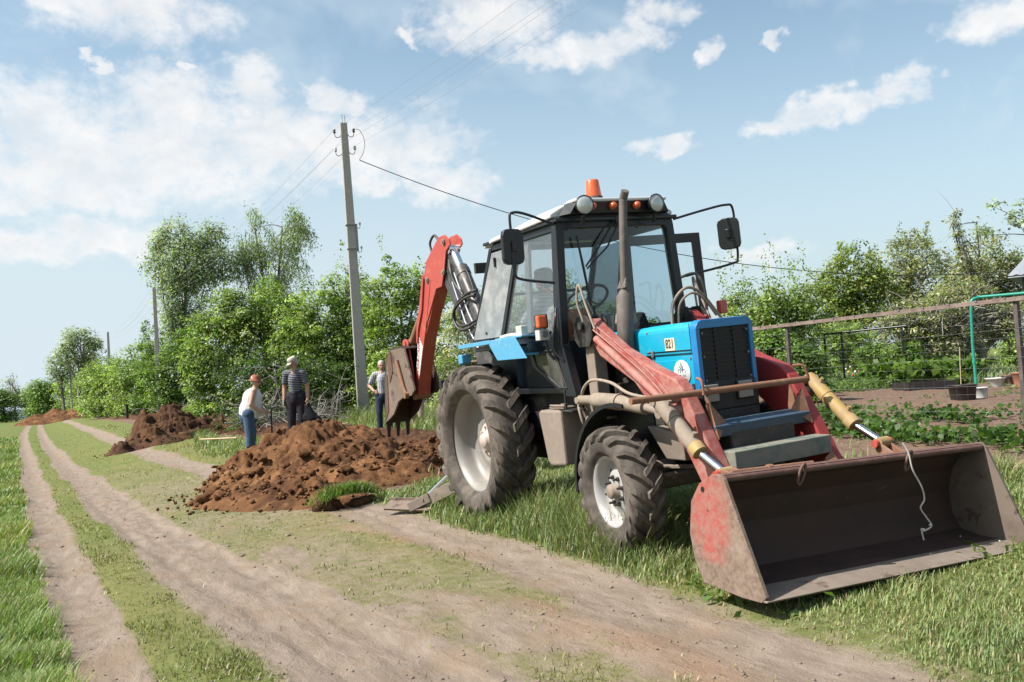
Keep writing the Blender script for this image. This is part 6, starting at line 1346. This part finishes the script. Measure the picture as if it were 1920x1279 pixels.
p = place(239, 786); b = MB(); b.tube(bez([(0, 0, -.2), (0, 0, .9), (.06, 0, 1.15), (.3, 0, .98), (.8, 0, .45)], 5), [.09]*20+[.07], 10) if False else b.tube(bez([(0, 0, -.2), (0, 0, .5), (0, 0, 1.0)], 5), .10, 10); b.box((0, 0, 1.03), (.35, .2, .08)); o = b.build('standpipe', M['blackp'], None); o.location = p; tag(o, 'black capped pipe standing upright in the spoil beyond the second heap', 'pipe')
p = place(262, 783); b = MB(); b.tube(bez([(-.6, 0, .3), (-.2, 0, .62), (.3, 0, .55), (.9, 0, .0)], 6), .05, 8); o = b.build('bent_hose', M['hose'], None); o.location = p; o.rotation_euler = (0, 0, ROTC); tag(o, 'black bent hose lying over the spoil next to the upright pipe', 'hose')
# brush pile by the second pole and dead branches behind the men
def brush(px, py, d, w_, h_, n, seedv, label):
    rr = np.random.default_rng(seedv); p = P(px, py, d); z = gz(p.x, p.y); b = MB()
    for i in range(n):
        s = Vector((rr.uniform(-w_, w_), rr.uniform(-.5, .5), rr.uniform(0, h_*.4))); e_ = s+Vector((rr.normal()*.6, rr.normal()*.4, abs(rr.normal())*h_*.6)); m = s.lerp(e_, .5)+Vector((rr.normal()*.12, 0, .12))
        L = bez([s, m, e_], 4); r_ = rr.uniform(.008, .03); b.tube(L, [r_*(1-.7*k/(len(L)-1)) for k in range(len(L))], 5)
        for k in range(3): q = L[int(rr.integers(2, len(L)))]; b.tube([q, q+Vector((rr.normal()*.22, rr.normal()*.2, rr.normal()*.2))], r_*.4, 4)
    o = b.build('brush_pile', M['bark_pale'], None); o.location = (p.x, p.y, z); o.rotation_euler = (0, 0, ROTC); tag(o, label, 'dead branches', 'heaps of dead branches under the hedge')
brush(370, 740, 44, 1.2, 1.0, 60, 1, 'low pile of dead brushwood right of the second pole')
brush(520, 748, 26.5, 1.2, 1.2, 60, 2, 'bare dead branches between the man in the vest and the man in the cap')
brush(610, 748, 27, .7, 1.0, 30, 3, 'bare dead branches right of the man in the cap')
# low wall / sheet fence far at the end of the track
p = P(48, 762, 185); b = MB(); b.box((0, 0, .9), (9, .2, 2.2)); o = b.build('sheet_fence', surf('far_sheet_metal', (.22, .28, .34), .6, amt=.3), None); o.location = (p.x, p.y, gz(p.x, p.y)); o.rotation_euler = (0, 0, ROTC); tag(o, 'bluish sheet metal fence in the distance at the end of the track', 'fence')

# ================================================================ PEOPLE
def remesh(o, vox, sm=3):
    r = o.modifiers.new('join', 'REMESH'); r.mode = 'VOXEL'; r.voxel_size = vox; r.use_smooth_shade = True
    s = o.modifiers.new('soften', 'SMOOTH'); s.factor = .5; s.iterations = sm
def hand(mb, wr, d, palm_n, thumb, curl=.5, s=1.0):
    """palm from wrist along d; palm_n = inner side of the hand; thumb = side the thumb is on"""
    d = Vector(d).normalized(); pn = (Vector(palm_n)-d*Vector(palm_n).dot(d)).normalized(); sd = d.cross(pn)
    if sd.dot(Vector(thumb)) < 0: sd = -sd
    wr = Vector(wr); pc = wr+d*.045*s; k = wr+d*.09*s
    for t in (-.024, -.008, .010, .026): mb.caps(wr+sd*t*.7*s, k+sd*t*s, .015*s, .0135*s, 8)
    for t, L, r_ in ((.030, .066, .0088), (.010, .076, .0092), (-.010, .070, .0088), (-.029, .055, .0078)):
        a = k+sd*t*s; e1 = (d+pn*curl*.7).normalized(); e2 = (d*(1-curl*.5)+pn*curl*1.7).normalized(); e3 = (d*(.9-curl)+pn*curl*2.2).normalized()
        b1 = a+e1*L*.45*s; b2 = b1+e2*L*.33*s; b3 = b2+e3*L*.26*s
        mb.caps(a, b1, r_*s, r_*.95*s, 7); mb.caps(b1, b2, r_*.95*s, r_*.9*s, 7); mb.caps(b2, b3, r_*.9*s, r_*.8*s, 7)
    a = wr+d*.025*s+sd*.030*s; b1 = a+(d*.6+sd*.8+pn*.3).normalized()*.036*s; b2 = b1+(d*.9+sd*.25+pn*.5).normalized()*.03*s
    mb.caps(a-sd*.012*s, a, .014*s, .013*s, 7); mb.caps(a, b1, .012*s, .0105*s, 7); mb.caps(b1, b2, .0105*s, .009*s, 7)
def person(name, label, loc, face, J, skin, hairc, cloth, H=1.0, hair=True, fat=1.0, extra=None):
    """J: joints in metres, local frame x = his right... left is -x, y = facing direction, z = up"""
    root = empty('person', loc, face, label, 'person'); root.scale = (H, H, H)
    j = {k: Vector(v) for k, v in J.items() if isinstance(v, tuple) and len(v) == 3}; mb = MB(); f = fat
    # torso
    mb.caps(j['pelvis']+Vector((0, 0, .04)), j['waist'], .125*f, .128*f, 16, flat=.78, upv=(1, 0, 0)); mb.caps(j['waist'], j['chest'], .130*f, .145*(f*.5+.5), 16, flat=.76, upv=(1, 0, 0))
    mb.caps(j['chest'], j['neck']-Vector((0, 0, .06)), .145*(f*.5+.5), .085, 16, flat=.8, upv=(1, 0, 0)); mb.caps(j['shL'], j['shR'], .062, .062, 12); mb.caps(j['hipL'], j['hipR'], .098, .098, 12)
    mb.caps(j['neck']-Vector((0, 0, .05)), j['head']-Vector((0, 0, .06)), .058, .055, 12)
    for s in 'LR':
        mb.caps(j['sh'+s], j['el'+s], .058, .047, 12); mb.caps(j['el'+s], j['wr'+s], .047, .030, 12)
        mb.caps(j['hip'+s], j['kn'+s], .088, .058, 12); mb.caps(j['kn'+s], j['an'+s], .056, .036, 12)
        mb.caps(j['kn'+s].lerp(j['an'+s], .25)-Vector((0, .015, 0)), j['kn'+s].lerp(j['an'+s], .55), .05, .04, 10)
        fd = Vector((.03 if s == 'R' else -.03, .15, -.055)); mb.caps(j['an'+s]+Vector((0, -.03, -.045)), j['an'+s]+fd, .036, .03, 10)
        hd = (j['wr'+s]-j['el'+s]).normalized(); pn = J.get('palm'+s, (1 if s == 'L' else -1, 0, 0)); th = J.get('thumb'+s, (0, 1, 0)); hand(mb, j['wr'+s], J.get('hd'+s, hd), pn, th, J.get('curl'+s, .45))
    # head with a face, turned by 'look' (yaw, pitch)
    yw, pt = J.get('look', (0, 0)); hm = (Matrix.Rotation(yw, 3, 'Z') @ Matrix.Rotation(pt, 3, 'X')); hc = j['head']
    def h(p): return hc+hm @ Vector(p)
    mb.ell(h((0, -.008, .025)), (.074, .094, .095), hm, 20, 14); mb.ell(h((0, .022, -.045)), (.056, .066, .062), hm, 16, 10); mb.ell(h((0, .060, -.082)), (.025, .020, .020), hm, 10, 8)
    mb.caps(h((0, .086, .010)), h((0, .106, -.030)), .010, .015, 8); mb.ell(h((0, .085, .030)), (.055, .014, .012), hm, 12, 8)
    for s in (1, -1): mb.ell(h((s*.076, -.005, -.008)), (.010, .020, .032), hm, 10, 8); mb.ell(h((s*.040, .062, -.025)), (.020, .02, .018), hm, 8, 6)
    mb.ell(h((0, .083, -.056)), (.024, .010, .006), hm, 10, 6); mb.ell(h((0, .080, -.066)), (.020, .010, .006), hm, 10, 6)
    body = mb.build('body', skin, root); remesh(body, .0095, 2)
    for s in (1, -1):
        e = MB(); e.ell(h((s*.030, .0835, .010)), (.013, .007, .007), hm, 10, 8); e.build('eye', EYE, root)
    if hair:
        e = MB(); e.ell(h((0, -.022, .045)), (.083, .093, .088), hm, 20, 14); e.ell(h((0, -.05, -.01)), (.072, .060, .07), hm, 16, 10)
        ho = e.build('hair', hairc, root); remesh(ho, .009, 1)
    for spec in cloth(j, h, hm, f): 
        nm, m_, mat_, vox = spec; o = m_.build(nm, mat_, root)
        if vox: remesh(o, vox, 2)
    return root, h
EYE = surf('eye', (.05, .04, .04), .2, amt=0, bmp=0)
def trousers(j, f, r=1.0, to='an', waist=.0, baggy=1.0):
    m_ = MB(); m_.caps(j['pelvis']-Vector((0, 0, .02)), j['waist']+Vector((0, 0, -.02+waist)), .158*f, .150*f, 16, flat=.82, upv=(1, 0, 0)); m_.caps(j['hipL']+Vector((0,0,.05)), j['hipR']+Vector((0,0,.05)), .122*min(f,1.1), .122*min(f,1.1), 12)
    for s in 'LR':
        m_.caps(j['hip'+s], j['kn'+s], .108*r, .082*r*baggy, 14)
        if to == 'an': m_.caps(j['kn'+s], j['an'+s]+Vector((0, 0, .03)), .080*r*baggy, .068*r*baggy, 14)
        elif to == 'mid': m_.caps(j['kn'+s], j['kn'+s].lerp(j['an'+s], .25), .080*r, .078*r, 14)
    return m_
def shirt(j, f, sleeve=.75, loose=1.0, long_=.0):
    m_ = MB(); m_.caps(j['pelvis']+Vector((0, 0, .06-long_)), j['waist'], .150*f*loose, .148*f*loose, 16, flat=.80, upv=(1, 0, 0)); m_.caps(j['waist'], j['chest'], .148*f*loose, .160*(f*.5+.5)*loose, 16, flat=.78, upv=(1, 0, 0))
    m_.caps(j['chest'], j['neck']-Vector((0, 0, .075)), .160*(f*.5+.5)*loose, .085, 16, flat=.8, upv=(1, 0, 0)); m_.caps(j['shL'], j['shR'], .074, .074, 12)
    for s in 'LR':
        if sleeve > 0: m_.caps(j['sh'+s], j['sh'+s].lerp(j['el'+s], min(1, sleeve)), .072, .068, 12)
        if sleeve > 1: m_.caps(j['el'+s], j['el'+s].lerp(j['wr'+s], sleeve-1), .060, .050, 12)
    return m_
def shoes(j):
    m_ = MB()
    for s in 'LR': fd = Vector((.03 if s == 'R' else -.03, .17, -.06)); m_.caps(j['an'+s]+Vector((0, -.045, -.05)), j['an'+s]+fd, .048, .040, 12); m_.caps(j['an'+s]+Vector((0, -.01, .02)), j['an'+s]+Vector((0, 0, -.03)), .05, .05, 12)
    return m_
def striped(name, a, b_, sc, axis='Z', frac=.5, amt=.15):
    m, b = new_mat(name); t = b.n('ShaderNodeTexCoord').outputs['Object']; w_ = b.n('ShaderNodeTexWave', bands_direction=axis); b.l(t, w_.inputs['Vector']); w_.inputs['Scale'].default_value = sc; w_.inputs['Distortion'].default_value = 1.2; w_.inputs['Detail'].default_value = 1
    n = b.noise(t, 14, 4); c = b.mix(b.ramp(w_.outputs[1], frac-.06, frac+.06), tuple(x*.7 for x in a)+(1,), tuple(x*.7 for x in b_)+(1,)); c = b.mix(b.m('MULTIPLY', n, amt*2), c, (.05, .05, .06, 1)); finish(b, princ(b, c, .85, 0, .2, bump(b, b.noise(t, 9, 4), .6, .02)).outputs[0]); return m
def clothm(name, col, amt=.12): return surf(name, col, .85, amt=amt, dirt=tuple(c*.6+.05 for c in col), scale=9, bmp=.9, fine=22, spec=.2)
def cap_(h, hm, brim=.07, bucket=False):
    m_ = MB(); ax = hm @ Vector((0, 0, 1)); o_ = h((0, -.010, .045))
    if bucket: m_.lathe([(0, .088), (.055, .086), (.082, .070), (.092, .012), (.096, .0), (.135, -.040), (.137, -.046), (.096, -.008), (.08, -.004)], o_, ax, 32)
    else:
        m_.lathe([(0, .085), (.070, .082), (.092, .066), (.098, .0), (.094, -.004), (.085, .0)], o_, ax, 32)
        P0 = [h((x_, .070+.015*(1-(x_/.085)**2)*0, .048)) for x_ in np.linspace(-.085, .085, 9)]; P1 = [h((x_, .085+brim*(1-(x_/.10)**2), .034-.10*x_*x_*8)) for x_ in np.linspace(-.085, .085, 9)]
        vs = P0+P1+[p+ax*-.006 for p in P0+P1]; fs = []
        for i in range(8): fs += [(i, i+1, 10+i, 9+i), (18+i, 27+i, 28+i, 19+i), (9+i, 10+i, 28+i, 27+i)]
        m_.add(vs, fs, True)
    return m_
def stand(hL=(-.10, 0, .90), hR=(.10, 0, .90), lean=0.0, spread=.11):
    s = math.sin(lean)
    return dict(pelvis=(0, 0, .93), waist=(0, .10*s, 1.06), chest=(0, .35*s, 1.28), neck=(0, .56*s, 1.49), head=(0, .62*s+.015, 1.615), shL=(-.175, .52*s, 1.415), shR=(.175, .52*s, 1.415), hipL=(-.095, 0, .90), hipR=(.095, 0, .90), knL=(-spread, .02, .49), knR=(spread, .02, .49), anL=(-spread-.01, -.02, .09), anR=(spread+.01, -.02, .09))
def face_dir(a): return ROTC+a     # a = 0: looks away from the camera; pi: towards it; -pi/2: to the image right
skin = M['skin']; pale_skin = surf('fair_skin', (.58, .34, .26), .55, amt=.2, dirt=(.50,.26,.20), scale=8, bmp=.05, var=.05)
grey_hair = surf('grey_hair', (.50, .46, .40), .7, amt=.3, dirt=(.36,.33,.28), scale=30, bmp=.5, fine=120); dark_hair = surf('dark_hair', (.06, .045, .04), .7, amt=.2, scale=30, bmp=.5)

# A: man in a white vest, facing right, hands in front
J = stand(lean=.26); J.update(elR=(.23, .06, 1.14), wrR=(.15, .26, .99), elL=(-.23, .10, 1.13), wrL=(-.08, .30, .98), hdR=(-.3, .8, -.3), hdL=(.3, .8, -.3), palmR=(-1, .2, 0), palmL=(1, .2, 0), thumbR=(0, .2, 1), thumbL=(0, .2, 1), look=(-.05, -.20), curlR=.75, curlL=.75)
vest = clothm('white_vest', (.78, .76, .76), .06); blue_tr = striped('blue_track_trousers', (.05, .09, .17), (.09, .14, .24), 3, 'X'); hatm = clothm('rust_bucket_hat', (.40, .13, .08))
def clA(j, h, hm, f):
    t = trousers(j, f, 1.12, 'an', .0, 1.12); s = MB(); s.caps(j['pelvis']+Vector((0, .01, .02)), j['waist'], .162*f, .166*f, 16, flat=.86, upv=(1, 0, 0)); s.caps(j['waist']+Vector((0, .03, 0)), j['chest'], .160*f, .156*f, 16, flat=.84, upv=(1, 0, 0)); s.caps(j['chest'], j['chest']+Vector((0, .05, .08)), .156*f, .120, 16, flat=.8, upv=(1, 0, 0))
    for q in (1, -1): s.caps(j['chest']+Vector((q*.09, .09, .06)), j['neck']+Vector((q*.085, .0, -.05)), .025, .028, 8); s.caps(j['chest']+Vector((q*.10, -.05, .06)), j['neck']+Vector((q*.085, -.02, -.05)), .025, .028, 8)
    return [('trousers', t, blue_tr, .012), ('vest', s, vest, .011), ('hat', cap_(h, hm, bucket=True), hatm, 0), ('shoes', shoes(j), M['black_dusty'], .012)]
la = place(466, 866, 0); la = Vector((3.86, 19.7, 0)); la.z = gz(la.x, la.y)-.03
A_, hA = person('person', 'stout man in a white vest and rust coloured hat left of the large heap', la, face_dir(R(-78)), J, pale_skin, grey_hair, clA, 1.0, True, 1.28)
# spade in front of him
b = MB(); b.tube([(0, 0, 0), (.02, 0, 1.12)], .018, 8); b.box((.02, 0, 1.14), (.14, .03, .03)); sh = b.build('handle', M['blackp'], None)
e = empty('spade', (0, 0, 0), 0, 'black handled spade held upright by the man in the white vest', 'spade'); sh.parent = e; b = MB(); b.box((0, 0, -.12), (.2, .02, .28)); b.build('blade', M['galv'], e, .004)
fw = Vector((-math.sin(face_dir(R(-78))), math.cos(face_dir(R(-78))), 0)); q = la+fw*.43; e.location = (q.x, q.y, la.z-.10); e.rotation_euler = (0, 0, ROTC)

# B: man in a cap and striped shirt, arms hanging, holding a black bag
J = stand(lean=.05); J.update(elR=(.235, -.02, 1.13), wrR=(.235, .05, .88), elL=(-.235, -.02, 1.13), wrL=(-.25, .04, .88), look=(-.75, -.50), curlL=.9, curlR=.5, palmR=(-1, 0, 0), palmL=(1, 0, 0))
strp = striped('striped_shirt', (.035, .042, .07), (.40, .38, .39), 9.0, 'Z', .72); darktr = clothm('dark_trousers', (.028, .024, .032)); capm = clothm('khaki_cap', (.52, .47, .40)); glovem = clothm('grey_work_glove', (.30, .30, .28))
def clB(j, h, hm, f):
    g = MB(); hand(g, j['wrR']-Vector((0, 0, -.01)), (0, .1, -1), (-1, 0, 0), (0, 1, 0), .45, 1.22)
    return [('trousers', trousers(j, f, 1.05), darktr, .012), ('shirt', shirt(j, f, .62, 1.02), strp, .011), ('cap', cap_(h, hm), capm, 0), ('glove', g, glovem, .007), ('shoes', shoes(j), M['black_dusty'], .012)]
lb = Vector((4.95, 19.2, 0)); lb = P(556, 760, 18.6); lb = Vector((lb.x, lb.y, gz(lb.x, lb.y)+.24))
B_, hB = person('person', 'man in a striped dark shirt and khaki cap looking down behind the large heap', lb, face_dir(R(172)), J, skin, grey_hair, clB, 1.0, True, 1.0)
m_ = MB(); m_.caps((0, 0, -.05), (.05, .0, -.30), .06, .14, 14, flat=.5, upv=(0, 1, 0)); m_.caps((0, 0, .03), (0, 0, -.08), .018, .04, 10); m_.caps((.0, 0, -.28), (.14, 0, -.33), .12, .10, 12, flat=.5, upv=(0, 1, 0))
o = m_.build('bag', clothm('black_bag', (.012, .013, .018)), None); remesh(o, .012, 2); bpy.context.view_layer.update(); wl_ = B_.matrix_world @ Vector((-.25, .06, .80)); o.location = wl_; o.rotation_euler = (0, 0, ROTC); tag(o, 'black cloth bag hanging from the left hand of the man in the cap', 'bag')

# C: grey haired man, hand on hip, behind the digging bucket
J = stand(lean=.0); J.update(elR=(.34, -.08, 1.16), wrR=(.19, .10, 1.02), elL=(-.235, -.02, 1.13), wrL=(-.24, .06, .88), look=(.25, -.08), hdR=(-.7, .3, -.5), palmR=(-.5, -.8, 0), curlR=.6)
plaid = striped('light_checked_shirt', (.30, .31, .40), (.66, .64, .66), 6.5, 'X', .40, .25); jeans = clothm('dark_jeans', (.035, .05, .09))
clC = lambda j, h, hm, f: [('trousers', trousers(j, f, 1.0), jeans, .012), ('shirt', shirt(j, f, .72, 1.06, .02), plaid, .011), ('shoes', shoes(j), M['black_dusty'], .012)]
lc_ = P(722, 800, 22.2); lc_ = Vector((lc_.x, lc_.y, gz(lc_.x, lc_.y)+.0))
person('person', 'grey haired man in a checked shirt, hand on hip, beside the digging bucket', lc_, face_dir(R(176)), J, skin, grey_hair, clC, 1.0, True, 1.02)
# D: person mostly hidden by the digging bucket, bare legs below it
J = stand(lean=.0, spread=.10); J.update(elR=(.24, -.02, 1.14), wrR=(.22, .10, .93), elL=(-.25, -.02, 1.14), wrL=(-.20, .16, .96), look=(.0, -.1))
bluetop = clothm('blue_top', (.03, .13, .24)); beige_sh = clothm('beige_shorts', (.48, .38, .30))
clD = lambda j, h, hm, f: [('shorts', trousers(j, f, 1.0, 'mid'), beige_sh, .012), ('shirt', shirt(j, f, .8, 1.05, .03), bluetop, .011), ('shoes', shoes(j), M['black_dusty'], .012)]
ld = P(784, 800, 21.5); ld = Vector((ld.x, ld.y, gz(ld.x, ld.y)))
person('person', 'person in a blue top and beige shorts standing mostly hidden behind the digging bucket', ld, face_dir(R(165)), J, pale_skin, dark_hair, clD, .97, True, 1.0)
# E: driver in the cab, seated and turned to the rear
J = dict(pelvis=(0, 0, 0), waist=(0, .02, .14), chest=(0, .08, .36), neck=(0, .15, .57), head=(0, .20, .70), shL=(-.175, .12, .50), shR=(.175, .12, .50), hipL=(-.10, 0, -.02), hipR=(.10, 0, -.02), knL=(-.13, .42, .02), knR=(.13, .42, .02), anL=(-.14, .46, -.36), anR=(.14, .46, -.36), elL=(-.25, .26, .27), wrL=(-.16, .48, .22), elR=(.25, .24, .27), wrR=(.16, .46, .24), look=(0, -.15), palmL=(0, 0, -1), palmR=(0, 0, -1))
light_shirt = striped('pale_striped_shirt', (.66, .65, .64), (.88, .86, .84), 8, 'Z', .5, .12)
clE = lambda j, h, hm, f: [('trousers', trousers(j, f, 1.0), clothm('navy_trousers', (.03, .045, .08)), .014), ('shirt', shirt(j, f, .85, 1.08), light_shirt, .012), ('cap', cap_(h, hm), clothm('dark_cap', (.05, .06, .08)), 0), ('shoes', shoes(j), M['black_dusty'], .014)]
bpy.context.view_layer.update(); dl = tr_m @ V(.86, .24, 1.60)
person('person', 'driver in a pale shirt seated in the tractor cab, turned to the rear', dl, R(12), J, skin, dark_hair, clE, .95, True, 1.05)
# ================================================================ every separate piece of the machine is a part of its own
def split_pieces(o):
    me = o.data; nv = len(me.vertices); par = list(range(nv))
    def find(a):
        while par[a] != a: par[a] = par[par[a]]; a = par[a]
        return a
    for e in me.edges:
        a, b = find(e.vertices[0]), find(e.vertices[1])
        if a != b: par[a] = b
    isl = {}
    for i in range(nv): isl.setdefault(find(i), []).append(i)
    if len(isl) < 2 or len(isl) > 120: return
    co = np.array([v.co[:] for v in me.vertices]); keys = list(isl); lo = np.array([co[isl[k]].min(0) for k in keys]); hi = np.array([co[isl[k]].max(0) for k in keys]); size = np.linalg.norm(hi-lo, axis=1)
    n = len(keys); g = list(range(n))
    def fg(a):
        while g[a] != a: a = g[a]
        return a
    for i in range(n):
        for j in range(i+1, n):
            gap = np.linalg.norm(np.maximum(0, np.maximum(lo[i]-hi[j], lo[j]-hi[i])))
            if gap < .60*max(size[i], size[j]):
                a, b = fg(i), fg(j)
                if a != b: g[a] = b
    cl = {}
    for i in range(n): cl.setdefault(fg(i), []).append(i)
    if len(cl) < 2: return
    cl = sorted(cl.values(), key=lambda c: -sum(len(isl[keys[i]]) for i in c)); out = []
    for q, c in enumerate(cl):
        keep = set(v for i in c for v in isl[keys[i]]); bm = bmesh.new(); bm.from_mesh(me); bm.verts.ensure_lookup_table()
        bmesh.ops.delete(bm, geom=[v for v in bm.verts if v.index not in keep], context='VERTS'); m2 = me.copy(); bm.to_mesh(m2); bm.free()
        no = o.copy(); no.data = m2; COL.objects.link(no); out.append((no, co[list(keep)].mean(0)))
    for ch in list(o.children):
        cc = np.array([v.co[:] for v in ch.data.vertices]).mean(0)+np.array(ch.location) if ch.type == 'MESH' else np.array(ch.location)
        k = int(np.argmin([np.linalg.norm(cc-c) for _, c in out])); loc = ch.matrix_parent_inverse.copy(); ch.parent = out[k][0]; ch.matrix_parent_inverse = loc
    nm = o.name.split('.')[0]; bpy.data.objects.remove(o)
    for no, _ in out: no.name = nm
def descend(o, f):
    for ch in list(o.children): descend(ch, f)
    if o.type == 'MESH' and o.parent is not None and o.get('kind') != 'stuff': f(o)
for ch in list(TR.children): descend(ch, split_pieces)
